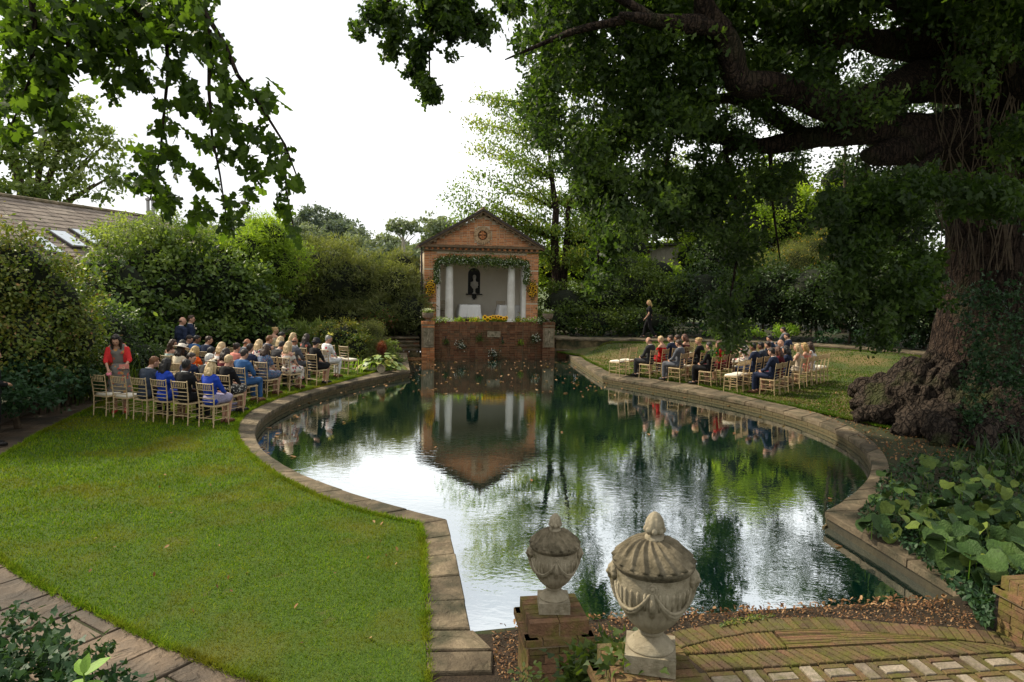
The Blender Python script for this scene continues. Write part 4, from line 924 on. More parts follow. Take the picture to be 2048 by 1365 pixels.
def joints(sex, pose):
    f = sex == 'f'; sw = .155 if f else .185; J = {}
    if pose.startswith('sit'):
        lean = .0 if pose != 'sitlean' else .10
        J.update(pelvis=(0, -.06, .56), waist=(0, -.085 + lean * .3, .72), chest=(0, -.09 + lean, .90), sh=(0, -.085 + lean * 1.2, 1.005), neck=(0, -.06 + lean * 1.4, 1.09), head=(0, -.03 + lean * 1.7, 1.205))
        for s in (-1, 1):
            w = .055 if f else .105
            J['hip%d' % s] = (s * .085, -.02, .545); J['knee%d' % s] = (s * w, .40, .535); J['ank%d' % s] = (s * (w + .0), .40 if not f else .34, .09); J['toe%d' % s] = (s * (w + .02), .55 if not f else .48, .035)
            J['sho%d' % s] = (s * sw, -.08 + lean * 1.2, .985); J['elb%d' % s] = (s * (sw + .055), .02 + lean, .74); J['wri%d' % s] = (s * .09, .22, .655); J['han%d' % s] = (s * .045, .285, .64)
    else:
        J.update(pelvis=(0, 0, .95), waist=(0, .0, 1.10), chest=(0, 0, 1.28), sh=(0, -.01, 1.40), neck=(0, .005, 1.48), head=(0, .03, 1.60))
        if pose == 'lean': J.update(chest=(0, .05, 1.27), sh=(0, .09, 1.385), neck=(0, .12, 1.455), head=(0, .17, 1.565), waist=(0, .015, 1.10))
        for s in (-1, 1):
            J['hip%d' % s] = (s * .09, 0, .93); J['knee%d' % s] = (s * .09, .02, .50); J['ank%d' % s] = (s * .09, -.02, .09); J['toe%d' % s] = (s * .11, .14, .035)
            J['sho%d' % s] = (s * sw, -.01, 1.385); J['elb%d' % s] = (s * (sw + .05), -.04, 1.11); J['wri%d' % s] = (s * (sw + .04), .06, .88); J['han%d' % s] = (s * (sw + .035), .10, .80)
            if pose == 'clasp': J['elb%d' % s] = (s * (sw + .06), -.02, 1.12); J['wri%d' % s] = (s * .09, .20, 1.08); J['han%d' % s] = (s * .03, .245, 1.07)
            if pose == 'lean': J['sho%d' % s] = (s * sw, .09, 1.37); J['elb%d' % s] = (s * (sw + .06), .14, 1.11); J['wri%d' % s] = (s * .15, .30, .95 if s > 0 else 1.0); J['han%d' % s] = (s * .13, .37, .90 if s > 0 else .97)
        if pose == 'walk':
            J['knee1'] = (.08, .17, .51); J['ank1'] = (.08, .22, .10); J['toe1'] = (.08, .37, .045); J['knee-1'] = (-.08, -.05, .49); J['ank-1'] = (-.08, -.30, .12); J['toe-1'] = (-.08, -.17, .03)
            J['elb-1'] = (-sw - .04, .03, 1.11); J['wri-1'] = (-sw, .16, .92); J['han-1'] = (-sw + .01, .22, .86); J['elb1'] = (sw + .04, -.1, 1.12); J['wri1'] = (sw + .02, -.1, .88)
            J['han1'] = (sw + .02, -.09, .80)
    return J
def torso(mb, J, sex, e):
    f = sex == 'f'; V_ = Vector
    mb.ball(J['pelvis'], ((.165 if f else .16) + e, .12 + e, .115 + e)); mb.ball(J['waist'], ((.115 if f else .145) + e, .095 + e, .14 + e)); mb.ball(J['chest'], ((.145 if f else .175) + e, .108 + e, .15 + e))
    mb.tube([J['sho-1'], J['sh'], J['sho1']], [.052 + e, .072 + e, .052 + e], 10); mb.tube([J['waist'], J['chest'], J['sh']], [.11 + e, .13 + e, .075 + e], 10)
    if f:
        c_ = V_(J['chest'])
        for s in (-1, 1): mb.ball((c_.x + s * .06, c_.y + .085, c_.z + .01), .055 + e)
def arms(mb, J, e, frac=1.0, sex='m'):
    k_ = .86 if sex == 'f' else 1
    for s in (-1, 1):
        a, b_, c_ = (Vector(J[q + str(s)]) for q in ('sho', 'elb', 'wri'))
        if frac <= .5: mb.tube([a, a + (b_ - a) * frac * 2], [.052 * k_ + e, .046 * k_ + e], 8)
        else: mb.ball(b_, .041 * k_ + e, 8, 6); mb.tube([a, b_], [.053 * k_ + e, .041 * k_ + e], 8); mb.tube([b_, b_ + (c_ - b_) * (frac * 2 - 1)], [.041 * k_ + e, .029 * k_ + e], 8)
def legs(mb, J, e, lo=1.0, sex='m'):
    for s in (-1, 1):
        h, k_, a = (Vector(J[q + str(s)]) for q in ('hip', 'knee', 'ank')); mb.ball(k_, .057 + e, 8, 6)
        mb.tube([h, k_], [.088 + e, .060 + e], 10)
        if lo > 0: mb.tube([k_, k_ + (a - k_) * .35 * min(1, lo / .35), k_ + (a - k_) * lo], [.055 + e, .056 + e * 1.2, (.038 if lo > .8 else .05) + e * 1.3], 10)
def headM(J, turn, bow):
    return Matrix.Translation(Vector(J['neck'])) @ Matrix.Rotation(turn, 4, 'Z') @ Matrix.Rotation(-bow, 4, 'X') @ Matrix.Translation(Vector(J['head']) - Vector(J['neck']))
BODY = {}
def body_mesh(sex, pose, turn, bow):
    key = (sex, pose, turn, bow)
    if key in BODY: return BODY[key]
    J = joints(sex, pose); mb = MB(); torso(mb, J, sex, 0); arms(mb, J, 0, 1, sex); legs(mb, J, 0, 1, sex)
    for s in (-1, 1):
        a, t_ = Vector(J['ank%d' % s]), Vector(J['toe%d' % s]); mb.ball(a - Vector((0, .02, .03)), .042, 8, 6); mb.tube([a - Vector((0, 0, .03)), t_], [.042, .030], 8); mb.tube([Vector(J['wri%d' % s]) , Vector(J['han%d' % s])], [.028, .030], 8)
    T = headM(J, R(turn), R(bow)); nk = Vector(J['sh']) + Vector((0, 0, .02)); mb.tube([nk, T @ Vector((0, -.02, -.06))], [.062, .052], 10)
    mb.ball((0, 0, 0), (.074, .092, .112), 14, 10, M=T); mb.ball((0, .035, -.055), (.050, .052, .055), 10, 8, M=T); mb.ball((0, .094, -.012), (.014, .020, .026), 8, 6, M=T)
    mb.ball((0, .082, .025), (.05, .018, .012), 8, 6, M=T)
    for s in (-1, 1): mb.ball((s * .077, -.008, -.01), (.014, .024, .034), 8, 6, M=T)
    me = remesh(mb, .015, 2)
    me.materials.append(None); me.materials.append(M_eye); me.materials.append(M_lip)
    inv = T.inverted(); n = len(me.polygons); ctr = np.empty(n * 3, np.float32); me.polygons.foreach_get('center', ctr); ctr = ctr.reshape(-1, 3)
    A = np.array(inv); h = ctr @ A[:3, :3].T + A[:3, 3]; mi = np.zeros(n, np.int32)
    for s in (-1, 1): mi[(np.hypot((h[:, 0] - s * .030) / 1.4, h[:, 2] - .006) < .009) & (h[:, 1] > .05)] = 1
    mi[(np.abs(h[:, 0]) < .022) & (np.abs(h[:, 2] + .055) < .007) & (h[:, 1] > .05)] = 2
    me.polygons.foreach_set('material_index', mi)
    # separate fingers, rooted in the palms
    fb = MB()
    for s in (-1, 1):
        w, hnd = Vector(J['wri%d' % s]), Vector(J['han%d' % s]); d = (hnd - w).normalized(); side = d.cross(Vector((0, 0, 1)));
        if side.length < .3: side = Vector((1, 0, 0))
        side.normalize(); dn = side.cross(d) * (-1 if side.cross(d).z > 0 else 1)
        for i, ln in enumerate((.058, .068, .064, .050)):
            b0 = hnd + side * (-.022 + i * .0148) ; b1 = b0 + d * ln * .55 + dn * .008; fb.tube([b0 - d * .01, b1, b1 + d * ln * .35 + dn * .022], [.0085, .008, .006], 6)
        b0 = w + (hnd - w) * .5 - side * s * .024; fb.tube([b0, b0 - side * s * .022 + d * .03, b0 - side * s * .018 + d * .058], [.010, .009, .007], 6)
    fm_ = fb.mesh('f'); bm = bmesh.new(); bm.from_mesh(me); bm.from_mesh(fm_); bm.to_mesh(me); bm.free(); bpy.data.meshes.remove(fm_)
    BODY[key] = me; return me
def garment(kind, sex, pose):
    key = ('g', kind, sex, pose)
    if key in BODY: return BODY[key]
    J = joints(sex, pose); mb = MB(); e = .016
    if kind in ('jacket', 'shirt', 'waistcoat', 'tee', 'blazer', 'sleeveless', 'offshoulder'):
        torso(mb, J, sex, e if kind != 'shirt' else .010)
        if kind in ('jacket', 'shirt'): arms(mb, J, .014, .98, sex)
        if kind == 'blazer': arms(mb, J, .014, .82, sex)
        if kind == 'tee': arms(mb, J, .012, .36, sex)
        if kind == 'offshoulder': arms(mb, J, .018, .30, sex)
        if kind in ('jacket', 'blazer'):
            p = Vector(J['pelvis']); mb.ball(p + Vector((0, -.01, -.02)), (.185, .14, .12)); T = Vector(J['sh']); mb.tube([T + Vector((-.05, .03, .02)), T + Vector((0, -.045, .045)), T + Vector((.05, .03, .02))], .026, 8)
    elif kind == 'trousers':
        legs(mb, J, .014, .97, sex); mb.ball(J['pelvis'], (.172, .135, .125))
        for s in (-1, 1):
            if pose.startswith('sit'): mb.tube([J['knee%d' % s], Vector(J['ank%d' % s]) + Vector((0, 0, .02))], [.068, .062], 10)
    elif kind in ('skirt', 'longskirt'):
        h, k_, a = ((Vector(J[q + '1']) + Vector(J[q + '-1'])) / 2 for q in ('hip', 'knee', 'ank')); mb.ball(J['pelvis'], (.185, .15, .14))
        if pose.startswith('sit'):
            for s in (-1, 1): mb.tube([J['hip%d' % s], J['knee%d' % s]], [.115, .088], 10)
            mb.tube([h, k_], [.12, .09], 10)
            if kind == 'longskirt': mb.tube([k_, k_ + (a - k_) * .62], [.12, .135], 12)
            else: mb.tube([k_ - Vector((0, .1, 0)), k_ + Vector((0, .02, -.05))], [.11, .10], 10)
        else:
            lo = .88 if kind == 'longskirt' else .6; pts = [Vector(J['pelvis']) + Vector((0, 0, .08)), Vector(J['pelvis']), h + (a - h) * .3, h + (a - h) * lo * .75]
            mb.tube(pts, [.13, .175, .21, .25], 16)
    me = remesh(mb, .02, 2, kind); r_ = np.empty(len(me.vertices) * 3, np.float32); me.vertices.foreach_get('co', r_); r_ = r_.reshape(-1, 3)
    if kind in ('offshoulder', 'sleeveless'):   # open neckline: trim what rises above it
        z0 = J['chest'][2] + (.055 if kind == 'offshoulder' else .085); bm = bmesh.new(); bm.from_mesh(me)
        bmesh.ops.delete(bm, geom=[v for v in bm.verts if v.co.z > z0 and (kind == 'offshoulder' or abs(v.co.x) < .085 or abs(v.co.x) > .14)], context='VERTS'); bm.to_mesh(me); bm.free()
    else:
        nz = np.array([noise.noise(Vector((a[0] * 9, a[1] * 9, a[2] * 14))) for a in r_]); nrm = np.empty(len(me.vertices) * 3, np.float32); me.vertices.foreach_get('normal', nrm)
        r_ = r_ + nrm.reshape(-1, 3) * (nz * (.012 if 'skirt' not in kind else .02))[:, None]; me.vertices.foreach_set('co', r_.astype(np.float32).ravel())
    me.update(); BODY[key] = me; return me
def hair_mesh(style, sex, pose, turn, bow):
    key = ('h', style, sex, pose, turn, bow)
    if key in BODY: return BODY[key]
    J = joints(sex, pose); T = headM(J, R(turn), R(bow)); mb = MB()
    if style != 'ring':
        mb.ball((0, -.020, .026), (.084, .092, .101), 14, 10, M=T)
        mb.ball((0, .03, .082), (.06, .05, .034), 10, 8, M=T)
    else:
        mb.tube([T @ Vector(p) for p in ((-.078, .0, .01), (-.072, -.055, .0), (-.03, -.092, -.01), (.03, -.092, -.01), (.072, -.055, .0), (.078, .0, .01))], [.012, .02, .024, .024, .02, .012], 8)
    if style == 'short': mb.ball((0, -.05, -.03), (.062, .052, .05), M=T)
    drop = {'long': .27, 'bob': .13, 'mid': .18}.get(style)
    if drop:
        q = [T @ Vector((0, -.045, .03)), T @ Vector((0, -.075, -.06)), T @ Vector((0, -.08, -.06)) + Vector((0, -.025, -drop * .45)), T @ Vector((0, -.08, -.06)) + Vector((0, -.02, -drop * .9))]
        for dx in (-.045, 0, .045): mb.tube([v + (T.to_3x3() @ Vector((dx, 0, 0))) for v in q], [.05, .056, .052, .026], 8)
        for s in (-1, 1): mb.tube([T @ Vector((s * .06, .01, .05)), T @ Vector((s * .076, .0, -.03)), T @ Vector((s * .073, -.01, -.07)) + Vector((0, 0, -drop * .5))], [.032, .034, .02], 8)
    if style == 'bun': mb.ball((0, -.10, .055), .047, M=T); mb.ball((0, -.05, -.03), (.055, .05, .05), M=T)
    if style == 'updo': mb.ball((0, -.085, .02), (.06, .05, .07), M=T)
    me = remesh(mb, .013, 1, 'hair'); r_ = np.empty(len(me.vertices) * 3, np.float32); me.vertices.foreach_get('co', r_); r_ = r_.reshape(-1, 3)
    nz = np.array([noise.noise(Vector((a[0] * 60, a[1] * 60, a[2] * 12))) for a in r_]); nrm = np.empty(len(me.vertices) * 3, np.float32); me.vertices.foreach_get('normal', nrm)
    me.vertices.foreach_set('co', (r_ + nrm.reshape(-1, 3) * (nz * .010)[:, None]).astype(np.float32).ravel()); me.update(); BODY[key] = me; return me
def put(name, me, mat, parent):
    o = link(name, me, None, parent)
    if not me.materials: me.materials.append(None)
    o.material_slots[0].link = 'OBJECT'; o.material_slots[0].material = mat; return o
def person(x, y, az, sex='m', pose='sit', turn=0, bow=10, hair='short', hc='brown', skin='l', top=('jacket', 'navy'), bottom=('trousers', 'navy'), hat=None, label='', group='seated wedding guests', z=0.0, scale=1.0, shoe=None, collar=None, cat='person'):
    p = empty('person', (x, y, z), -az); p.scale = (scale,) * 3; tag(p, label, 'person', group)
    put('body', body_mesh(sex, pose, turn, bow), SK[skin], p)
    J = joints(sex, pose); T = headM(J, R(turn), R(bow))
    tp = put({'tee': 'top', 'offshoulder': 'dress_top', 'sleeveless': 'dress_top', 'blazer': 'blazer'}.get(top[0], top[0]), garment(top[0], sex, pose), C[top[1]], p)
    put(bottom[0].replace('longskirt', 'skirt'), garment(bottom[0], sex, pose), C[bottom[1]], p)
    if hair != 'bald': put('hair', hair_mesh(hair, sex, pose, turn, bow), HC[hc], p)
    if top[0] in ('jacket',) and sex == 'm' or collar:
        b_ = MB(); c_ = Vector(J['sh']) + Vector((0, .012, .052)); b_.tube([c_ + Vector((.056 * math.cos(a), .058 * math.sin(a), .012 - .012 * math.sin(a))) for a in np.linspace(0, 2 * math.pi, 13)], .013, 6, cap=False); put('shirt_collar', b_.mesh('collar', True), C['white'], tp)
    sm = shoe or (M_shoe if sex == 'm' else M_tan)
    for s in (-1, 1):
        a, t_ = Vector(J['ank%d' % s]), Vector(J['toe%d' % s]); b_ = MB()
        b_.tube([a + Vector((0, -.05, -.045)), a + Vector((0, 0, -.035)), a.lerp(t_, .6) + Vector((0, 0, -.006)), t_ + Vector((0, .02, -.004))], [.040, .046, .042, .028], 10); b_.ball(a + Vector((0, -.045, -.05)), (.038, .04, .038), 8, 6)
        put('shoe', b_.mesh('shoe', True), sm, p)
    if hat:
        b_ = MB(); kind, hm = hat
        if kind == 'wide': b_.lathe([(.02, .075), (.085, .08), (.20, .055), (.205, .062), (.09, .105), (.085, .15), (.05, .165), (.001, .165)], n=22); b_.tube([(.09, 0, .11), (.12, .05, .15), (.06, .1, .16)], [.02, .015, .008], 6)
        if kind == 'cloche': b_.lathe([(.09, .02), (.14, .0), (.145, .008), (.1, .04), (.098, .09), (.085, .13), (.05, .15), (.001, .152)], n=20); b_.ball((.09, .02, .05), .035)
        if kind == 'fasc': b_.lathe([(.001, .105), (.09, .10), (.095, .108), (.05, .125), (.045, .14), (.001, .145)], c=(0, -.02, 0), n=18); b_.tube([(.0, 0, .13), (.05, .03, .17), (.0, .07, .18), (-.05, .03, .16)], [.022, .016, .012, .006], 6)
        if kind == 'feather':
            for i in range(12):
                th = i * .55; b_.tube([(0, 0, .1), (.06 * math.cos(th), .06 * math.sin(th), .15), (.11 * math.cos(th), .1 * math.sin(th), .155 + .03 * (i % 3))], [.010, .014, .003], 5)
        o = put('hat' if kind in ('wide', 'cloche') else 'fascinator', b_.mesh('hat', True), hm, p); o.matrix_local = T @ Matrix.Rotation(R(-8), 4, 'X')
    return p
HAT = {k_: mcol('hat_' + k_, c, .7) for k_, c in {'cream': (.62, .55, .42), 'white': (.68, .62, .54), 'black': (.018, .018, .022), 'yellow': (.68, .62, .12), 'navy': (.02, .03, .09), 'straw': (.50, .44, .26)}.items()}

def on_row(A, fwd, right, off, px):
    lo, hi = -8.0, 8.0
    base = np.array(A)
    for _ in range(50):
        m_ = (lo + hi) / 2; q = base + right * m_ + fwd * off; X = proj((q[0], q[1], 1.20))[0]
        if X < px: lo = m_
        else: hi = m_
    q = base + right * lo; return float(q[0]), float(q[1])
RL = [(-5.92, 13.36, 19), (-6.09, 14.56, 19), (-6.32, 15.85, 19), (-6.15, 16.96, 20), (-6.05, 18.05, 24), (-5.80, 19.10, 27), (-5.42, 20.20, 29), (-5.12, 21.32, 33)]
RR = [(7.03, 18.37, -48), (6.60, 19.35, -48), (5.96, 20.15, -48), (5.35, 21.05, -47), (4.57, 21.85, -46), (3.78, 22.41, -46)]
def rowframe(r_, rows, side):
    x, y, a = rows[r_ - 1]; a = R(a); f = np.array([math.sin(a), math.cos(a)]); rt = np.array([math.cos(a), -math.sin(a)])
    c_ = np.array([x, y]) + f * .2 - rt * .19 * side; return c_, f, rt, a
Lg = 'people seated on the left lawn'; Rg = 'people seated on the right lawn'
cm = 'gilt bamboo-style chair '
def seatp(side, row, px, desc, **k_):
    rows = RL if side == 'L' else RR; c_, f, rt, a = rowframe(row, rows, 1 if side == 'L' else -1); x, y = on_row(c_, f, rt, -.05, px)
    who = 'woman' if k_.get('sex') == 'f' else 'man'; zz = hz(x, y)
    person(x, y, a, label=who + ' ' + desc, group='guests seated on the %s lawn' % ('left' if side == 'L' else 'right'), z=zz + .01, **k_)
    chair(x, y, a, cm + 'under the ' + who + ' ' + ' '.join(desc.split()[:7]), 'chairs on the %s lawn' % ('left' if side == 'L' else 'right'), zz, cushion=False)
def seate(side, row, px, desc, dz=.5):
    rows = RL if side == 'L' else RR; c_, f, rt, a = rowframe(row, rows, 1 if side == 'L' else -1); lo = None
    x, y = on_row(c_, f, rt, -.2, px); zz = hz(x, y)
    chair(x, y, a, 'empty ' + cm.replace('style ', 'style ') + desc, 'chairs on the %s lawn' % ('left' if side == 'L' else 'right'), zz)
S = seatp
J_ = 'jacket'; T_ = 'trousers'
# left lawn ---------------------------------------------------------------
S('L', 1, 422, 'in royal blue jacket and cream fascinator, nearest right end of front-most row', sex='f', hair='mid', hc='light', top=(J_, 'royal'), bottom=('skirt', 'lav'), hat=('fasc', HAT['cream']), bow=5)
S('L', 1, 371, 'with cropped black hair in black suit, between two women in blue', skin='d', hc='black', top=(J_, 'black'), bottom=(T_, 'black'), bow=6)
S('L', 1, 330, 'with long dark wavy hair in royal blue top beside the black suit', sex='f', hair='long', hc='black', top=('blazer', 'royal'), bottom=('skirt', 'royal'), turn=-12, skin='m')
S('L', 1, 290, 'with ginger hair in slate blue suit, bowed beside the empty chairs', hc='ginger', top=(J_, 'slate'), bottom=(T_, 'black'), turn=-18, bow=16, pose='sitlean')
S('L', 2, 455, 'in black cardigan and black-white print skirt, short fair bob', sex='f', hair='short', hc='light', top=(J_, 'black'), bottom=('skirt', 'bw'), bow=14, shoe=M_shoe)
S('L', 2, 416, 'with white hair and charcoal jacket looking right', hc='white', top=(J_, 'char'), bottom=(T_, 'char'), turn=-40)
S('L', 2, 379, 'with brown hair in navy suit turning his face to the right', hc='dark', top=(J_, 'navy'), bottom=(T_, 'navy'), turn=-70, bow=14)
S('L', 3, 486, 'in bright mid-blue suit with tan shoes at the grass edge', hc='dark', top=(J_, 'blue'), bottom=(T_, 'blue'), shoe=M_tan, turn=-10, bow=16)
S('L', 3, 450, 'with dark brown hair half up in burgundy dress', sex='f', hair='mid', hc='dark', top=('sleeveless', 'burg'), bottom=('skirt', 'burg'), bow=12)
S('L', 3, 421, 'with black updo hidden behind the white-haired man', sex='f', hair='updo', hc='black', top=('tee', 'black'), bottom=('skirt', 'black'), skin='m')
S('L', 3, 389, 'with ombre blonde hair in bright orange dress', sex='f', hair='long', hc='blonde', top=('tee', 'orange'), bottom=('skirt', 'orange'))
S('L', 3, 360, 'wearing a wide white hat with dark hair', sex='f', hair='bob', hc='dark', top=('tee', 'cream'), bottom=('skirt', 'cream'), hat=('wide', HAT['white']), skin='m')
S('L', 4, 530, 'in blue floral short-sleeved dress with light brown shoulder hair', sex='f', hair='mid', hc='brown', top=('tee', 'bfl'), bottom=('skirt', 'bfl'), turn=-10)
S('L', 4, 499, 'with short dark hair and navy jacket beside the blue floral dress', hc='dark', top=(J_, 'navy'), bottom=(T_, 'navy'), bow=4)
S('L', 4, 472, 'with dark bun in salmon pink top', sex='f', hair='bun', hc='dark', top=('tee', 'pink'), bottom=('skirt', 'pink'))
S('L', 4, 442, 'with blonde bob in white top', sex='f', hair='mid', hc='light', top=('sleeveless', 'white'), bottom=('skirt', 'white'))
S('L', 4, 364, 'with round black hair seen over the white hat', sex='f', hair='bob', hc='black', top=('tee', 'black'), bottom=('skirt', 'black'), skin='m')
S('L', 4, 343, 'with wavy ombre hair in teal print dress looking right, leftmost of her row', sex='f', hair='long', hc='brown', top=('offshoulder', 'cyan'), bottom=('skirt', 'cyan'), turn=-60)
S('L', 5, 576, 'with half-up blonde hair in white floral off-shoulder dress', sex='f', hair='long', hc='light', top=('offshoulder', 'wfl'), bottom=('longskirt', 'wfl'))
S('L', 5, 551, 'in dark slate suit, head bowed, beside the off-shoulder floral dress', hc='black', top=(J_, 'char'), bottom=(T_, 'char'), bow=30, pose='sitlean')
S('L', 5, 517, 'with long blonde hair in white and pink floral dress', sex='f', hair='long', hc='light', top=('tee', 'wfl'), bottom=('skirt', 'wfl'))
S('L', 5, 491, 'bald, in grey jacket behind the dark bun', hair='ring', hc='brown', top=(J_, 'slate'), bottom=(T_, 'slate'), skin='t', turn=-30)
S('L', 5, 415, 'with swept brown hair in navy suit facing right, near the hedge', hc='brown', top=(J_, 'navy'), bottom=(T_, 'navy'), turn=-45)
S('L', 5, 391, 'with black hair and blue jacket between two men by the hedge', hc='black', top=(J_, 'blue'), bottom=(T_, 'navy'), turn=-50, skin='m')
S('L', 5, 375, 'with dark beard in slate jacket looking down at right', hc='dark', top=(J_, 'slate'), bottom=(T_, 'slate'), turn=-60, bow=20)
S('L', 6, 631, 'in black dress and shiny black brimmed hat with shoulder bag', sex='f', hair='short', hc='dark', top=('blazer', 'black'), bottom=('skirt', 'black'), hat=('cloche', HAT['black']), bow=4, shoe=M_shoe)
S('L', 6, 588, 'balding, in mid grey suit beside the black hat', hair='ring', hc='dark', top=(J_, 'grey'), bottom=(T_, 'grey'), skin='t')
S('L', 6, 560, 'with straight long blonde hair just left of the balding man', sex='f', hair='long', hc='light', top=('tee', 'char'), bottom=('skirt', 'char'))
S('L', 6, 536, 'with short ginger-brown hair in navy waistcoat and white shirt', hc='ginger', top=('waistcoat', 'navy'), bottom=(T_, 'navy'), turn=-25, bow=14, collar=True)
S('L', 7, 655, 'with grey hair in white suit, red print top and yellow fascinator', sex='f', hair='short', hc='grey', top=('blazer', 'wred'), bottom=(T_, 'white'), hat=('feather', HAT['yellow']), turn=-50, bow=10)
S('L', 7, 612, 'with long dark hair in black dress with copper stripes', sex='f', hair='long', hc='dark', top=('tee', 'stripe'), bottom=('skirt', 'black'))
S('L', 7, 584, 'with long blonde hair turning right, two seats left of the fascinator', sex='f', hair='long', hc='light', top=('tee', 'white'), bottom=('skirt', 'white'), turn=-40)
S('L', 7, 562, 'with black hair at the far end beside the garden bed', sex='f', hair='updo', hc='black', top=('tee', 'black'), bottom=('skirt', 'black'), turn=-30, skin='m')
S('L', 8, 549, 'with fair pinned-up hair and bare shoulders, farthest left head of the back row', sex='f', hair='bun', hc='blonde', top=('offshoulder', 'cream'), bottom=('skirt', 'cream'), turn=-50)
seate('L', 1, 237, 'second from left in the nearest row, by the woman in red')
seate('L', 1, 197, 'at the far left end of the nearest row, beside the path')
seate('L', 8, 688, 'nearest the hosta, at the pool end of the back row')
seate('L', 8, 662, 'second from the pool end of the back row')
seate('L', 8, 636, 'behind the woman with yellow fascinator, third in the back row')
seate('L', 3, 330, 'behind the ginger-haired man, at the row end near ivy')
seate('L', 6, 470, 'with no sitter between the pink top and the hedge')
seate('L', 6, 448, 'against the dark hedge, leftmost empty of its row')
seate('L', 2, 345, 'behind the woman with long dark wavy hair')
# right lawn --------------------------------------------------------------
S('R', 5, 1300, 'balding in charcoal suit, nearest the pool steps on the right lawn', hair='ring', hc='brown', top=(J_, 'char'), bottom=(T_, 'char'), turn=10, bow=12)
S('R', 5, 1323, 'with short blonde hair and bare shoulders in red dress', sex='f', hair='short', hc='light', top=('offshoulder', 'red'), bottom=('skirt', 'red'))
S('R', 5, 1343, 'with brown hair in navy suit beside the red dress', hc='brown', top=(J_, 'navy'), bottom=(T_, 'navy'), turn=15)
S('R', 5, 1356, 'with reddish face half hidden behind the navy suit', hc='brown', top=(J_, 'char'), bottom=(T_, 'char'), skin='t')
S('R', 5, 1371, 'with auburn hair and bare shoulders at the row end', sex='f', hair='bob', hc='auburn', top=('offshoulder', 'burg'), bottom=('skirt', 'burg'), turn=10)
S('R', 4, 1359, 'in mid grey suit with legs stretched towards the coping', hc='brown', top=(J_, 'grey'), bottom=(T_, 'grey'), bow=12)
S('R', 4, 1399, 'with fair hair in bun and black top, face in the sun', sex='f', hair='bun', hc='blonde', top=(J_, 'black'), bottom=('skirt', 'black'), turn=20)
S('R', 3, 1421, 'in black suit with pale collar under the hanging oak leaves', hc='dark', top=(J_, 'black'), bottom=(T_, 'black'), bow=14)
S('R', 3, 1440, 'with long auburn hair and red dress under the oak leaves', sex='f', hair='long', hc='auburn', top=('tee', 'red'), bottom=('skirt', 'burg'))
S('R', 3, 1456, 'with long dark hair in burgundy dress in the leaf shade', sex='f', hair='long', hc='dark', top=('tee', 'burg'), bottom=('skirt', 'burg'))
S('R', 2, 1509, 'with black hair in navy suit, third seat of his row', hc='black', top=(J_, 'navy'), bottom=(T_, 'navy'), skin='m', bow=14)
S('R', 2, 1524, 'with black hair and short beard in slate suit', hc='black', top=(J_, 'slate'), bottom=(T_, 'slate'), skin='m', turn=15)
S('R', 2, 1538, 'with dark hair in black suit just right of the bearded man', hc='dark', top=(J_, 'black'), bottom=(T_, 'black'))
S('R', 3, 1495, 'leaning low with a dark navy net fascinator', sex='f', hair='long', hc='black', top=('tee', 'wfl'), bottom=('skirt', 'wfl'), hat=('feather', HAT['navy']), pose='sitlean', bow=26)
S('R', 3, 1541, 'with black wavy hair seen behind the row of suits', hc='black', top=(J_, 'navy'), bottom=(T_, 'navy'))
S('R', 2, 1564, 'bald and bearded in grey suit near the oak side', hair='bald', top=(J_, 'grey'), bottom=(T_, 'grey'), turn=20)
S('R', 3, 1576, 'with dark hair in navy suit behind the bald bearded man', hc='dark', top=(J_, 'navy'), bottom=(T_, 'navy'), turn=15)
S('R', 4, 1586, 'with brown hair in grey suit, tallest head at the back', hc='dark', top=(J_, 'grey'), bottom=(T_, 'grey'), turn=15)
S('R', 1, 1546, 'in navy suit with tan shoes, nearest the pool in the last right row', hc='dark', top=(J_, 'navy'), bottom=(T_, 'navy'), shoe=M_tan, bow=12)
S('R', 1, 1558, 'with auburn hair in burgundy dress behind the nearest navy suit', sex='f', hair='mid', hc='auburn', top=('tee', 'burg'), bottom=('skirt', 'burg'))
S('R', 1, 1574, 'with black bobbed hair in navy dress, third in the last row', sex='f', hair='bob', hc='black', top=('tee', 'navy'), bottom=('skirt', 'navy'))
S('R', 1, 1597, 'with bright blonde bob in beige lace dress', sex='f', hair='mid', hc='light', top=('sleeveless', 'lace'), bottom=('skirt', 'lace'), turn=15)
S('R', 1, 1611, 'with wavy fair brown hair and bare shoulders', sex='f', hair='mid', hc='blonde', top=('offshoulder', 'pink'), bottom=('skirt', 'pink'), turn=20)
S('R', 1, 1622, 'with long auburn-brown hair in white strap dress at the row end', sex='f', hair='long', hc='brown', top=('sleeveless', 'white'), bottom=('skirt', 'white'), turn=20)
for r_, px, d in ((6, 1247, 'nearest the stone steps, beside the pool on the right lawn'), (6, 1267, 'second from the steps in the front right row'), (2, 1483, 'beside the coping, left of the seated navy suit'), (2, 1496, 'second seat of its row, cream cushion showing'),
                  (4, 1381, 'just right of the man in mid grey suit'), (6, 1385, 'beyond the woman with auburn hair'), (4, 1470, 'standing in the shade beyond the hanging leaves'), (4, 1484, 'last of its row before the net fascinator'),
                  (3, 1474, 'between the burgundy dress and the net fascinator'), (1, 1632, 'first of the vacant seats ending the last row'), (1, 1641, 'second vacant seat ending the last row'), (1, 1648, 'third vacant seat ending the last row'), (1, 1655, 'at the far right end of the last row')):
    seate('R', r_, px, d)
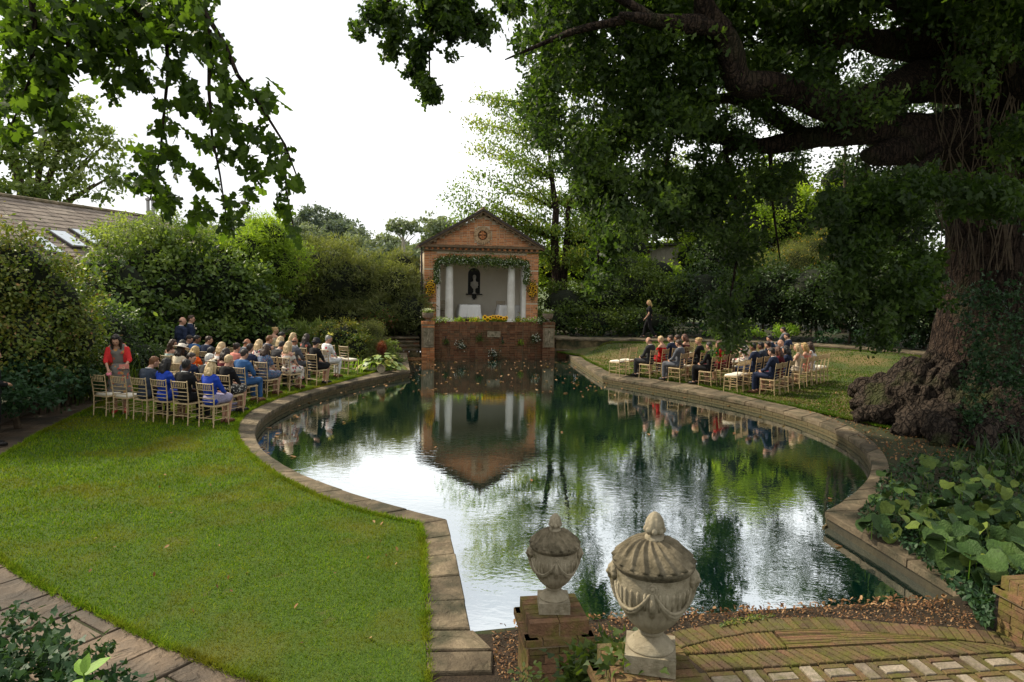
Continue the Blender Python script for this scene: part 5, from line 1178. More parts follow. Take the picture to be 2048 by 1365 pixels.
# standing people -----------------------------------------------------------
x, y = G(383, 748); person(x, y, R(55), pose='clasp', turn=-20, bow=2, hair='short', hc='brown', top=(J_, 'navy'), bottom=(T_, 'navy'), label='standing man in navy suit and pale tie with sunglasses, hands clasped', group='men standing by the hedge', scale=1.05, z=.02)
J = joints('m', 'clasp'); T = headM(J, R(-20), R(2)); pp = [o for o in bpy.data.objects if o.name.startswith('person')][-1]
last = col.objects[-1]; root = last.parent
b_ = MB()
for s in (-1, 1): b_.box((s * .032, .094, .008), (.045, .012, .026))
b_.box((0, .098, .014), (.03, .008, .006)); o = b_.build('sunglasses', M_black, root); o.matrix_local = T
b_ = MB(); b_.prism([(-.02, 0), (.02, 0), (.035, -.30), (0, -.34), (-.035, -.30)], 0, .012); o = b_.build('tie', C['cream'], root); o.matrix_local = Matrix.Translation((0, .118, 1.44)) @ Matrix.Rotation(R(90), 4, 'X') @ Matrix.Rotation(0, 4, 'Z')
b_ = MB(); b_.ball((.1, .13, 1.33), .028); b_.build('buttonhole_flower', C['cream'], root)
x, y = G(365, 754); person(x, y, R(35), pose='clasp', turn=-25, bow=4, hair='ring', hc='brown', skin='l', top=(J_, 'navy'), bottom=(T_, 'navy'), label='standing bald man in dark navy suit, back turned, left of the man with sunglasses', group='men standing by the hedge', scale=1.05)
x, y = G(241, 826); wy = math.atan2(x, y)
person(x, y, R(158), sex='f', pose='lean', turn=-6, bow=30, hair='long', hc='dark', top=('sleeveless', 'gfl'), bottom=('longskirt', 'gfl'), label='woman with long dark hair in red cropped jacket and coral print dress handing out favours', group='standing women', scale=1.06, shoe=mplain('coral_shoe', (.6, .06, .05), .4))
root = col.objects[-1].parent; J = joints('f', 'lean')
mb = MB(); e = .02
for s in (-1, 1):
    a, b1, c1 = (Vector(J[q + str(s)]) for q in ('sho', 'elb', 'wri')); mb.tube([a, b1], [.062, .054], 8); mb.ball(b1, .052, 8, 6); mb.tube([b1, b1 + (c1 - b1) * .35], [.052, .048], 8)
    mb.tube([Vector((s * .10, .10, 1.41)), Vector((s * .135, .10, 1.25)), Vector((s * .135, .05, 1.06))], [.05, .06, .05], 8)
mb.ball((0, .0, 1.26), (.155, .085, .17)); mb.tube([(-.13, .05, 1.385), (0, .03, 1.41), (.13, .05, 1.385)], .06, 8)
put('jacket', remesh(mb, .02, 2, 'jacket'), C['coral'], root)
T = headM(J, R(-6), R(30)); b_ = MB(); b_.tube([T @ Vector((.078 * math.cos(a), .01, .035 + .078 * math.sin(a))) for a in np.linspace(.2, math.pi - .2, 9)], .009, 6)
for s in (-1, 1): b_.ball(tuple(T @ Vector((s * .035, .05, .10))), (.03, .012, .02))
put('sunglasses', b_.mesh('sunglasses'), M_black, root)
W = Matrix.Translation((x, y, 0)) @ Matrix.Rotation(-R(158), 4, 'Z') @ Matrix.Scale(1.06, 4)
bk = W @ Vector((.14, -.14, 1.16)); bp_ = empty('backpack', bk, -R(158)); tag(bp_, 'bright orange rucksack on the back of the woman in the red jacket', 'rucksack')
mb = MB(); mb.ball((0, 0, 0), (.15, .11, .21), 14, 10); mb.ball((0, -.08, -.06), (.11, .06, .11)); put('pack', remesh(mb, .02, 3, 'pack'), C['pack'], bp_)
mb = MB()
for s in (-1, 1): mb.tube([(s * .08 - .1, .08, .17), (s * .10 - .13, .2, .2), (s * .11 - .13, .26, .08)], .015, 6)
mb.build('strap', M_black, bp_)
hb = W @ Vector((-.14, .40, .95)); bx = empty('favour_box', hb, .4); tag(bx, 'open favour box in the left hand of the woman in red', 'box'); mb = MB(); mb.box((0, 0, 0), (.19, .13, .02)); mb.build('base', M_frame, bx); mb = MB(); mb.box((0, .065, .05), (.19, .012, .1)); mb.build('lid', C['pink'], bx)
fb = W @ Vector((.12, .44, .86)); fs = empty('favour_posy', fb); tag(fs, 'small pink and white favour posy held by the woman in red', 'posy'); mb = MB(); mb.ball((0, 0, 0), (.05, .05, .035)); mb.ball((.03, .01, .02), .025); mb.ball((-.03, -.01, .02), .022); mb.build('petals', mplain('pink_petal', (.65, .20, .25), .6), fs)
x, y = G(1297, 677, PZ); person(x, y, R(-80), sex='f', pose='walk', turn=5, bow=4, hair='mid', hc='blonde', top=('tee', 'black'), bottom=(T_, 'black'), label='fair-haired woman in black walking along the raised path behind the right chairs', group='standing women', z=PZ, scale=1.0, shoe=M_shoe)
x, y = G(-10, 893); person(x, y, R(40), pose='clasp', turn=0, top=(J_, 'black'), bottom=(T_, 'black'), label='man in black suit cut off by the left edge, on the path', group=None, z=0)
# bags by the chairs
for px, py, c_, lab, sz in ((466, 822, 'lav', 'small pale gift bag under the chair of the woman in black cardigan', .22), (640, 735, 'black', 'black handbag with pale clasp hanging by the woman in black hat', .22)):
    g = G(px, py) if c_ != 'black' else (P(633, 734, 19.35)[0], 19.35); zz = 0 if c_ != 'black' else .46
    b0 = empty('bag', (g[0], g[1], zz), .4); tag(b0, lab, 'bag'); mb = MB(); mb.prism([(-sz / 2, -.05), (sz / 2, -.05), (sz / 2, .05), (-sz / 2, .05)], 0, sz * .8, bev=.01); mb.build('bag_body', C[c_], b0)
    mb = MB(); mb.tube([(-sz * .3, 0, sz * .8), (-sz * .2, 0, sz * 1.25), (sz * .2, 0, sz * 1.25), (sz * .3, 0, sz * .8)], .007, 5); mb.build('handle', C[c_], b0)
# ------------------------------------------------------------------ pavilion furnishings and flowers
def leaf_obj(name, pts, size, shape, mat, parent=None, **k):
    return link(name, leaf_mesh(name, np.array(pts), size, shape, **k), mat, parent)
def cloth_table(u, v, w, d, h, lab):
    t_ = empty('table', bw(u, v, FZ), BA); tag(t_, lab, 'table', 'tables inside the pavilion')
    mb = MB(); mb.box((0, 0, h - .03), (w, d, .04)); mb.build('table_top', M_gilt, t_)
    for sx in (-1, 1):
        for sy in (-1, 1): mb = MB(); mb.tube([(sx * (w / 2 - .06), sy * (d / 2 - .06), 0), (sx * (w / 2 - .06), sy * (d / 2 - .06), h - .05)], .025, 6); mb.build('leg', M_gilt, t_)
    c_ = empty('tablecloth', bw(u, v, FZ), BA); b_ = MB(); n = 64; rings = [(0.0, h), (.5, h + .004), (.98, h + .003), (1.01, h - .01), (1.03, h - .15), (1.06, h - .35), (1.08, h - .58)]
    vs = []
    for k_, z in rings:
        for j in range(n):
            th = 2 * math.pi * j / n; cx_, sy_ = math.cos(th), math.sin(th); q = max(abs(cx_), abs(sy_)); fl = max(0, (h - z)) ; wv = 1 + fl * .12 * math.sin(th * 11 + 1) + fl * .06 * math.sin(th * 17)
            cr_ = 1 + fl * .22 * (min(abs(cx_), abs(sy_)) / q) ** 3
            vs.append((cx_ / q * w / 2 * k_ * wv * cr_, sy_ / q * d / 2 * k_ * wv * cr_, z - (.10 * (min(abs(cx_), abs(sy_)) / q) ** 6 if z < h - .5 else 0)))
    b_.add(vs, [(i * n + j, i * n + (j + 1) % n, (i + 1) * n + (j + 1) % n, (i + 1) * n + j) for i in range(len(rings) - 1) for j in range(n)])
    bpy.data.objects.remove(c_); o = b_.build('tablecloth', M_cloth, None, smooth=True, loc=bw(u, v, FZ + .005), rot=(0, 0, BA)); tag(o, 'white linen cloth over the ' + lab, 'tablecloth', 'white tablecloths in the pavilion')
cloth_table(-.42, V0 + 1.2, .95, .75, .76, 'table in front of the bust, left of the pavilion centre')
cloth_table(1.45, V0 + 1.2, .95, .75, .76, 'table behind the right white column of the pavilion')
pm = bw(-.40, V0 + 1.1, FZ + .775); b_ = MB(); b_.box((0, 0, 0), (.22, .05, .03)); tag(b_.build('pen_case', M_frame, None, loc=pm, rot=(0, 0, BA)), 'small dark pen case on the left tablecloth in the pavilion', 'pen case')
for u, v, a, lab in ((-1.42, V0 + 1.9, 160, 'glimpsed behind the left white column of the pavilion'), (1.25, V0 + 1.95, 180, 'behind the right table of the pavilion'), (2.0, V0 + 1.0, -90, 'between the right column and pilaster of the pavilion')):
    p = bw(u, v, FZ); chair(p.x, p.y, R(a) - BA, 'gilt bamboo-style chair ' + lab, 'chairs inside the pavilion', FZ)
bust = empty('bust', bw(NU, NV - .13, 2.415), BA); tag(bust, 'white marble bust of a robed man standing in the black arched niche', 'bust')
mb = MB(); mb.ball((0, 0, .80), (.085, .10, .12)); mb.ball((0, -.095, .79), (.015, .02, .03), 8, 6); mb.tube([(0, 0, .52), (0, -.005, .74)], [.075, .06], 10); mb.ball((0, 0, .44), (.20, .10, .15)); mb.tube([(-.17, 0, .50), (0, 0, .56), (.17, 0, .50)], [.07, .08, .07], 10)
mb.ball((0, .02, .84), (.09, .10, .10)); mb.tube([(-.16, -.06, .52), (0, -.11, .40), (.14, -.06, .34)], .03, 6); mb.tube([(-.12, -.07, .50), (.04, -.12, .36), (.16, -.05, .30)], .025, 6); mb.ball((0, 0, .32), (.13, .08, .08)); mb.tube([(0, 0, .30), (0, 0, .1)], [.06, .04], 10)
put('figure', remesh(mb, .014, 3, 'figure'), M_marble, bust); mb = MB(); mb.lathe([(.10, 0), (.10, .03), (.06, .05), (.045, .12), (.06, .16)], n=16); mb.build('socle', M_marble, bust)
for s, lab in ((-1, 'left'), (1, 'right')):
    pn = empty('flower_urn', bw(s * 2.57, .1, TZ), BA); tag(pn, 'squat brown stone planter of pale blooms on the %s carved pier' % lab, 'planter', 'planters on the terrace piers')
    mb = MB(); mb.lathe([(.12, 0), (.13, .03), (.08, .06), (.09, .09), (.20, .16), (.235, .26), (.225, .31), (.245, .33), (.235, .36), (.20, .35), (.001, .33)], n=22, mod=lambda i, th, r, z: (r * (1 + (.03 * math.cos(th * 14) if 3 < i < 6 else 0)), z)); mb.build('bowl', M_planter, pn)
    r_ = np.random.default_rng(3 + s); q = r_.normal(size=(420, 3)) * (.10, .10, .05) + (0, 0, .42); leaf_obj('foliage', q, .06, 'diamond', M_leaf['pale'], pn, up=.6)
    q = r_.normal(size=(260, 3)) * (.10, .10, .035) + (0, 0, .48); leaf_obj('blooms', q, .035, 'diamond', M_leaf['white'], pn, up=1)
def sunflower_mesh():
    b_ = MB()
    for i in range(16):
        th = i * 2 * math.pi / 16 + (i % 2) * .05; c_, s_ = math.cos(th), math.sin(th); w = .016
        b_.add([(c_ * .03 - s_ * w * .6, -.01, s_ * .03 + c_ * w * .6), (c_ * .055 - s_ * w, -.012, s_ * .055 + c_ * w), (c_ * .095, .0, s_ * .095), (c_ * .055 + s_ * w, -.012, s_ * .055 - c_ * w), (c_ * .03 + s_ * w * .6, -.01, s_ * .03 - c_ * w * .6)], [(0, 1, 2, 3, 4)], (i % 5) / 5)
    return b_.mesh('petals', tint=True)
SFM = sunflower_mesh(); _b = MB(); _b.ball((0, -.014, 0), (.044, .018, .044), 10, 6); SFC = _b.mesh('disc'); M_disc = mplain('brown_disc', (.035, .016, .008), .9)
def sunflowers(root, pts, facing):
    for p, s in pts:
        f = link('sunflower', SFM, M_leaf['sunflower'], root, loc=p, rot=(facing[0] + random.uniform(-.4, .4), 0, random.uniform(-.5, .5)), scale=(s,) * 3); c_ = link('disc', SFC, M_disc, f)
for s, lab in ((-1, 'left'), (1, 'right')):
    hb = empty('hanging_bouquet', bw(s * 2.33, V0 - .1, 2.70), BA); tag(hb, 'hanging sunflower bouquet on the %s brick pier of the pavilion' % lab, 'bouquet', 'sunflower bouquets on the piers')
    r_ = np.random.default_rng(9 + s); q = r_.normal(size=(500, 3)) * (.10, .05, .17); leaf_obj('greenery', q, .09, 'diamond', M_leaf['mid'], hb)
    q = r_.normal(size=(200, 3)) * (.10, .05, .17) + (0, -.06, 0); leaf_obj('filler', q, .05, 'diamond', M_leaf['sunflower'], hb)
    pts = [((x + random.uniform(-.02, .02), -.12, z + random.uniform(-.02, .02)), random.uniform(.8, 1.05)) for x, z in ((-.09, .2), (.06, .26), (.14, .12), (-.14, .06), (0, .08), (.1, -.03), (-.09, -.09), (.02, -.15), (.13, -.18), (-.04, -.28), (-.15, -.2))]
    sunflowers(hb, pts, (0,))
ta = empty('sunflower_arrangement', bw(.25, .02, TZ + .05), BA); tag(ta, 'long sunflower arrangement on the middle of the terrace wall', 'flower arrangement')
r_ = np.random.default_rng(31); q = r_.uniform(-1, 1, size=(900, 3)) * (.52, .14, .07) + (0, 0, .05); leaf_obj('greenery', q, .08, 'diamond', M_leaf['bright'], ta); leaf_obj('filler', q[:420] * (1, 1, 1) + (0, -.06, .06), .055, 'diamond', M_leaf['sunflower'], ta)
sunflowers(ta, [((-.46 + i * .115, -.14 + random.uniform(-.04, .04), .06 + random.uniform(-.03, .12)), random.uniform(.9, 1.15)) for i in range(9)], (-.25,))
def wallplant(u, v, z, w, h, mat, lab, flowers=None, n=220, grp='plants along the terrace wall', lsz=.075):
    o = empty('wall_plant', bw(u, v, z), BA); tag(o, lab, 'plant', grp); r_ = np.random.default_rng(int(abs(u * 100) + z * 50)); q = r_.normal(size=(n, 3)) * (w / 2.2, .06, h / 2.2) + (0, -.04, h * .3)
    leaf_obj('foliage', q, lsz, 'oval', M_leaf[mat], o, up=.8)
    if flowers: q = r_.normal(size=(60, 3)) * (w / 2.2, .06, h / 2.6) + (0, -.1, h * .5); leaf_obj('blooms', q, .055, 'diamond', M_leaf[flowers], o)
for u, w, mt, fl_, lab in ((-2.0, .5, 'bright', 'white', 'bright leafy plant with white bloom at the left end of the terrace wall top'), (-1.25, .3, 'bright', None, 'low green plant between the left column and table on the wall top'), (-.62, .35, 'bright', 'sunflower', 'yellow flowering plant just left of the sunflower arrangement'),
                      (1.35, .3, 'bright', 'sunflower', 'small yellow plant right of the sunflower arrangement'), (1.85, .4, 'lime', 'white', 'lime plant with pale pink bloom before the right pilaster'), (2.3, .4, 'mid', 'white', 'green plant with white pink heads beside the right planter')):
    wallplant(u, .05, TZ, w, .17, mt, lab, fl_)
for u, z, s_, mt, lab in ((-1.83, .48, .12, 'mid', 'tiny fern below the left slot of the terrace wall'), (-1.20, .28, .24, 'ivy', 'pale tuft low on the left of the terrace wall'), (-.42, .60, .18, 'mid', 'round green tuft left of the carved plaque'), (.16, -.10, .26, 'ivy', 'leafy tuft at the waterline below the plaque'),
                      (1.32, .42, .15, 'bright', 'small bright tuft on a stained patch right of centre'), (1.98, .58, .24, 'dark', 'dark tuft near the right carved pier'), (.56, .48, .07, 'dark', 'smallest sprig under the right slot')):
    wallplant(u, -.12 if abs(u) > 1.5 else -.2, z, s_, s_, mt, lab, 'white' if s_ > .2 else None, int(900 * s_), 'tufts rooted in the terrace wall', .06)
ga = empty('garland', bw(0, V0 - .05, 0), BA); tag(ga, 'leafy green garland with white blooms hung across the pavilion opening', 'garland')
line = [(-2.02, 2.95), (-2.06, 3.3), (-2.05, 3.7), (-1.95, 3.92), (-1.2, 4.0), (-.5, 3.93), (.2, 3.98), (.9, 3.9), (1.6, 3.93), (2.05, 3.85), (2.08, 3.5), (2.02, 3.0)]
Lq, ln = resample(line, 260); r_ = np.random.default_rng(44); idx = r_.integers(0, 260, 5200); w = np.where((Lq[idx, 0] > -1.9) & (Lq[idx, 0] < 1.95), .11, .07)
q = np.c_[Lq[idx, 0], np.zeros(5200), Lq[idx, 1]] + r_.normal(size=(5200, 3)) * np.c_[w * .9, w * .6, w]; leaf_obj('greenery', q, .11, 'diamond', M_leaf['laurel'], ga, tint=r_.uniform(.2, .9, 5200))
idx = r_.integers(0, 260, 520); q = np.c_[Lq[idx, 0], np.full(520, -.12), Lq[idx, 1]] + r_.normal(size=(520, 3)) * (.09, .03, .1); leaf_obj('white_blooms', q, .055, 'diamond', M_leaf['white'], ga)
q = []
for i in range(16):
    x0 = r_.uniform(-1.7, 1.8); L0 = r_.uniform(.15, .42)
    for j in range(22): q.append((x0 + r_.normal(0, .03), -.08 + r_.normal(0, .03), 3.85 - L0 * j / 22))
leaf_obj('trailing_sprigs', q, .06, 'narrow', M_leaf['pale'], ga, droop=1)

# ------------------------------------------------------------------ shrubs, hedges and trees
BUD = [0]
def shrub(name, label, cat, blobs, leaf, shape, mat, cover=.9, clump=.22, group=None, core=True, parts=('foliage', 'shade_core'), extra=None, front=.75, per=34, up=.35, droop=.25, base=None, seed=1, stems=True, corefac=.66, lo=.8):
    """blobs: (px, py, Y, rx_m, ry_m, rz_m)"""
    pts = []; tn = []; ow = []; cb = MB(); cen = []
    fa = leaf * leaf * {'narrow': .10, 'diamond': .27, 'oval': .36, 'oak': .30, 'oakfar': .30, 'ivy': .5}[shape]
    for i, (px, py, Y, rx, ry, rz) in enumerate(blobs):
        c_ = P(px, py, Y); cen.append(c_); A = 4 * math.pi * (((rx * ry) ** 1.6 + (rx * rz) ** 1.6 + (ry * rz) ** 1.6) / 3) ** (1 / 1.6) * .62
        n = int(cover * A / fa); p_, t_, o_ = blob_points(c_, (rx, ry, rz), n, clump, seed * 17 + i, front, lo, per); pts.append(p_); tn.append(t_); ow.append(o_)
    pts = np.concatenate(pts); tn = np.concatenate(tn); ow = np.concatenate(ow); gz = hgt(pts[:, 0], pts[:, 1]); kp = pts[:, 2] > gz + .02
    pts, tn, ow = pts[kp], tn[kp], ow[kp]; BUD[0] += len(pts) * len(LEAF[shape][1])
    bc = np.mean(cen, 0); bz = hz(bc[0], bc[1]); o = empty(name, (bc[0], bc[1], bz)); tag(o, label, cat, group); off = np.array([bc[0], bc[1], bz])
    link(parts[0], leaf_mesh(parts[0], pts - off, leaf, shape, droop, up, tn, ow, seed), M_leaf[mat], o)
    if extra:
        m2, frac, sz = extra; r_ = np.random.default_rng(seed + 5); k2 = r_.uniform(size=len(pts)) < frac; link('turning_leaves', leaf_mesh('tl', pts[k2] - off + ow[k2] * .05, sz, shape, droop, up, None, ow[k2], seed + 9), M_leaf[m2], o)
    if core:  # added solid dark cores block light and imitate the inner shade
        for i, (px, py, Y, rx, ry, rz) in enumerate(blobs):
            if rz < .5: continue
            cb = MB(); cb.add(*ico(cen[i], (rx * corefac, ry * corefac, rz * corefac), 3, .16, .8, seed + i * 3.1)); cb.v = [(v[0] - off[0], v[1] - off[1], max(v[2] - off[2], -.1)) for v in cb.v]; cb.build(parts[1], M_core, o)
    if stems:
        for i, c_ in enumerate(cen):
            q = c_ - off; sb = MB(); sb.tube([(q[0] * .8, q[1] * .8, -.1), (q[0] * .9 + .05, q[1], q[2] * .5), (q[0], q[1], q[2])], [.07, .05, .02], 6)
            sb.build('stem', M_twig, o)
    return o
# left side
shrub('pyracantha_shrub', 'tall yellowing shrub beside the left path, in front of the barn roof', 'shrub', [(20, 560, 14.2, 1.1, 1.1, 1.15), (85, 610, 14.6, 1.1, 1.1, 1.1), (10, 680, 13.8, 1.3, 1.1, 1.0), (120, 660, 15, .95, 1.0, .95), (-60, 560, 13.5, 1.1, 1.2, 1.3), (145, 715, 16, .8, .9, .7), (-120, 620, 13, 1.2, 1.2, 1.6)], .085, 'oval', 'yellow', 1.15, .2, seed=2, extra=('dead', .05, .07), per=26)
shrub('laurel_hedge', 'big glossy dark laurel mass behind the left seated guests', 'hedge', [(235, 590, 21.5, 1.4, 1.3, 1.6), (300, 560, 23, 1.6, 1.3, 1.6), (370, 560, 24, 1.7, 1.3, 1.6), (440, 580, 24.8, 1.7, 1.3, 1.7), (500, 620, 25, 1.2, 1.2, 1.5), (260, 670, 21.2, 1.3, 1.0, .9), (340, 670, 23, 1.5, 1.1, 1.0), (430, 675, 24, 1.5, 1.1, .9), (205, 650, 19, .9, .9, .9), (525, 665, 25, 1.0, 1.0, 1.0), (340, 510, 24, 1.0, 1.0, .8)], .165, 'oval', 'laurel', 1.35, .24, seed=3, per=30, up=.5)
shrub('climbing_shrub', 'light leafy climber rising over the laurel below the flue pipes', 'shrub', [(255, 470, 22.5, 1.0, .9, .75), (330, 462, 23.5, 1.2, .9, .7), (215, 490, 21, .7, .7, .5), (400, 470, 24.5, .9, .8, .5)], .10, 'oval', 'pale', 1.1, .2, seed=4, per=20, core=False, lo=.4)
shrub('bamboo_clump', 'feathery lime green clump between laurel and rounded hedge', 'shrub', [(490, 500, 26, .9, .9, .9), (540, 480, 27, 1.0, .9, .9), (450, 520, 25.5, .9, .8, .8), (560, 530, 27, 1.2, 1, 1.0), (520, 460, 27, .45, .5, .55)], .20, 'narrow', 'bright', 1.5, .2, seed=5, per=22, up=.2)
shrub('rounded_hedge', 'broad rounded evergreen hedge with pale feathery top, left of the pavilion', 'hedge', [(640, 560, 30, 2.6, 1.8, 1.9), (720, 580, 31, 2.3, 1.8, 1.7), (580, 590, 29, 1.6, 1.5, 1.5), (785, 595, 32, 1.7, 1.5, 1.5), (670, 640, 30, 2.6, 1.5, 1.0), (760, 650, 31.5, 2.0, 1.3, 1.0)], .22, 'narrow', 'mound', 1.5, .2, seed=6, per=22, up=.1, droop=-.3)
shrub('yew_shrub', 'dark arching evergreen touching the left corner of the pavilion', 'shrub', [(790, 570, 30.2, 1.0, 1.0, 1.0), (820, 620, 30, .95, .9, 1.0), (760, 630, 29.6, 1.0, .9, .9), (800, 530, 31.5, .8, .8, .7)], .20, 'narrow', 'mound', 1.5, .2, seed=7, per=22, up=.1, droop=-.2)
shrub('bronze_shrub', 'bronze and green shrub behind the garden bed, left of the steps', 'shrub', [(760, 640, 28.8, .55, .5, .45), (735, 655, 28.5, .4, .4, .3)], .10, 'diamond', 'mid', 1.0, .15, seed=8, extra=('red', .22, .09))
shrub('ivy_bank', 'dark ivy bank running behind the steps and garden bed', 'ivy', [(680, 655, 29.4, 1.6, .6, .45), (780, 658, 31, 1.4, .5, .4), (830, 655, 31.4, .8, .5, .4), (600, 670, 27.5, 1.3, .7, .5)], .12, 'ivy', 'ivy', 1.0, .15, seed=9)
shrub('golden_shrub', 'golden bronze bushy shrub in the bed behind the yellow fascinator', 'shrub', [(690, 675, 24.6, .75, .6, .62), (715, 695, 24.4, .55, .5, .5), (660, 670, 25, .6, .5, .5)], .08, 'diamond', 'yellow', 1.2, .12, seed=10, extra=('sunflower', .03, .05))
shrub('grey_shrub', 'loose grey green shrub in the bed right of the golden one', 'shrub', [(742, 672, 25.4, .42, .4, .6), (752, 695, 25, .4, .4, .4), (738, 705, 24.6, .38, .35, .35)], .075, 'narrow', 'mound', 2.2, .12, seed=11)
shrub('ornamental_grass', 'pale straw-green feathery grass behind the seated guests', 'plant', [(620, 672, 25.4, .6, .5, .5), (640, 660, 26, .5, .5, .5), (600, 668, 25, .4, .4, .4)], .28, 'narrow', 'pale', 1.5, .1, seed=12, core=False, up=0, droop=-1.4)
shrub('variegated_shrub', 'mounded green shrub with pale edges beside the coping corner', 'shrub', [(782, 704, 25.8, .36, .35, .36), (768, 695, 26.3, .35, .3, .3), (795, 712, 25.3, .28, .28, .25)], .085, 'oval', 'pale', 1.3, .1, seed=13)
sp = shrub('red_astilbe', 'rusty red flower spires standing behind the hosta', 'plant', [(764, 696, 24.2, .12, .1, .22)], .05, 'narrow', 'red', 5, .05, seed=14, core=False, stems=False)
# hosta
hp = P(763, 735, 22.6); hs = empty('hosta', (hp[0], hp[1], 0)); tag(hs, 'large-leaved yellow green hosta at the corner of the coping', 'plant')
_l = [(0,0,0), (.2,.12,.03), (.33,.38,.04), (.26,.7,.0), (0,1,-.12), (-.26,.7,.0), (-.33,.38,.04), (-.2,.12,.03), (0,.35,-.02), (0,.7,-.04)]
_f = [(0,1,8), (1,2,8), (2,3,9,8), (3,4,9), (4,5,9), (5,6,8,9), (6,7,8), (7,0,8)]
def bigleaf(name='leaf'):
    me = bpy.data.meshes.new(name); me.from_pydata([(a, b_, c_) for a, b_, c_ in _l], [], _f); me.polygons.foreach_set('use_smooth', np.ones(len(_f), bool)); me.update(); return me
BL = bigleaf(); r_ = random.Random(4)
M_hosta = mtint('hosta_leaf', [(.06, .12, .03), (.14, .20, .035), (.26, .30, .05), (.32, .28, .05)], .45, 0, .4)
for i in range(64):
    a = r_.uniform(0, 6.28); rr_ = r_.uniform(.1, .62); s_ = r_.uniform(.24, .36); z = .12 + .42 * (1 - (rr_ / .65) ** 1.5) + r_.uniform(-.05, .05)
    link('leaf', BL, M_hosta, hs, loc=(math.cos(a) * rr_ * 1.15, math.sin(a) * rr_ * .7, z), rot=(r_.uniform(-.7, .1), r_.uniform(-.3, .3), a - math.pi / 2 + r_.uniform(-.4, .4)), scale=(s_,) * 3)
pot = P(761, 741, 21.9); b_ = MB(); b_.lathe([(.08, -.09), (.12, .06), (.14, .10), (.12, .10), (.10, .05)], n=14); pt = b_.build('flowerpot', M_relief, None, loc=(pot[0], pot[1], .13), rot=(R(70), 0, .4)); tag(pt, 'small pale pot lying on its side under the hosta', 'pot')
# left path bed: ivy, edging, sword leaves
bedp = [(-13.5, 8.0), G(-130, 905), G(0, 848), G(90, 812), G(180, 783), G(205, 772)]
ed = empty('bed_edging', (0, 0, 0)); tag(ed, 'low dark slab edging between the ivy bed and the left path', 'edging')
_, ln = resample(bedp, 2); A, _ = resample(bedp, int(ln / .42) + 1)
for i in range(len(A) - 1):
    p, q = A[i], A[i + 1]; d = q - p; m_ = (p + q) / 2; mb = MB(); mb.box((0, 0, 0), (float(np.linalg.norm(d)) - .012, .05, .30)); mb.build('slab', M_timber, ed, loc=(m_[0], m_[1], .10 + random.uniform(-.01, .015)), rot=(0, 0, math.atan2(d[1], d[0])))
shrub('ivy_groundcover', 'ivy and low evergreen leaves filling the bed beside the left path', 'ivy', [(30, 775, 12.9, 1.3, 1.0, .42), (110, 755, 14.8, 1.2, 1.0, .42), (-110, 790, 12.4, 1.2, 1.0, .45), (165, 735, 16.8, 1.0, 1.0, .42), (60, 720, 15.5, 1.4, 1.0, .6), (-20, 730, 14, 1.4, 1, .7)], .085, 'ivy', 'ivy', 1.1, .14, seed=15)
shrub('abelia_shrub', 'dark small-leaved shrub behind the woman in red', 'shrub', [(205, 680, 17.4, 1.0, .9, .9), (160, 700, 16.8, .8, .8, .7), (270, 715, 19, .9, .7, .6)], .075, 'oval', 'dark', 1.0, .15, seed=16)
def blades(name, lab, px, py, Y, n, h, mat, spread=.35, w=.018, seed=1, cat='plant'):
    r_ = np.random.default_rng(seed); c_ = P(px, py, Y); z0 = hz(c_[0], c_[1]); b_ = MB()
    for i in range(n):
        a = r_.uniform(0, 6.28); L_ = h * r_.uniform(.6, 1.1); bx_, by_ = r_.normal(0, spread * .3, 2); lean = r_.uniform(.1, .7)
        ps = [Vector((bx_ + math.cos(a) * lean * L_ * f ** 1.8, by_ + math.sin(a) * lean * L_ * f ** 1.8, L_ * (f - .25 * lean * f ** 3))) for f in (0, .35, .7, 1)]; sd_ = Vector((-math.sin(a), math.cos(a), 0)) * w
        vs = []
        for k_, p in enumerate(ps): ww = (1, .9, .6, .05)[k_]; vs += [p - sd_ * ww, p + sd_ * ww]
        b_.add(vs, [(0, 1, 3, 2), (2, 3, 5, 4), (4, 5, 7, 6)], float(r_.uniform()))
    o = empty(name, (c_[0], c_[1], z0)); tag(o, lab, cat); b_.build('leaves', M_leaf[mat], o, tint=True); return o
blades('crocosmia_clump', 'sword-leaved clump behind the woman in red jacket', 225, 745, 17.2, 140, 1.25, 'mid', 1.2, .018, 21)
blades('crocosmia_clump', 'sword-leaved clump left of the empty chairs by the path', 180, 760, 16.3, 100, .95, 'mid', 1.2, .016, 22)
blades('iris_clump', 'upright grassy clump behind the far guests of the back row', 600, 690, 24.4, 120, .7, 'pale', 1.4, .014, 23)
blades('lily_clump', 'low strappy yellow green plants at the lawn edge behind the empty chairs', 715, 722, 23.2, 90, .38, 'lime', 1.4, .02, 24)
# trees beyond the barn
def tree(name, label, px, py, Y, blobs, leaf, shape, mat, cover, clump, trunk_r, group='trees beyond the garden', seed=1, **k):
    o = shrub(name, label, 'tree', blobs, leaf, shape, mat, cover, clump, group, seed=seed, parts=('crown', 'shade_core'), stems=False, **k)
    c_ = np.array(o.location); b_ = MB(); base = P(px, py, Y); z0 = hz(base[0], base[1]); q = base - c_
    b_.tube([(q[0], q[1], z0 - c_[2] - .3), (q[0] + .1, q[1], (q[2] + z0 - c_[2]) * .5), (q[0], q[1], q[2])], [trunk_r * 1.3, trunk_r, trunk_r * .5], 9, lump=.3)
    for i, (bx, by, bY, rx, ry, rz) in enumerate(blobs):
        e_ = P(bx, by, bY) - c_; b_.tube([(q[0], q[1], q[2] * .75), ((q[0] + e_[0]) / 2, (q[1] + e_[1]) / 2, q[2] * .4 + e_[2] * .5 + rz * .1), (e_[0], e_[1], e_[2] + rz * .3)], [trunk_r * .5, trunk_r * .28, .03], 6, lump=.3)
    b_.build('trunk', M_twig, o); return o
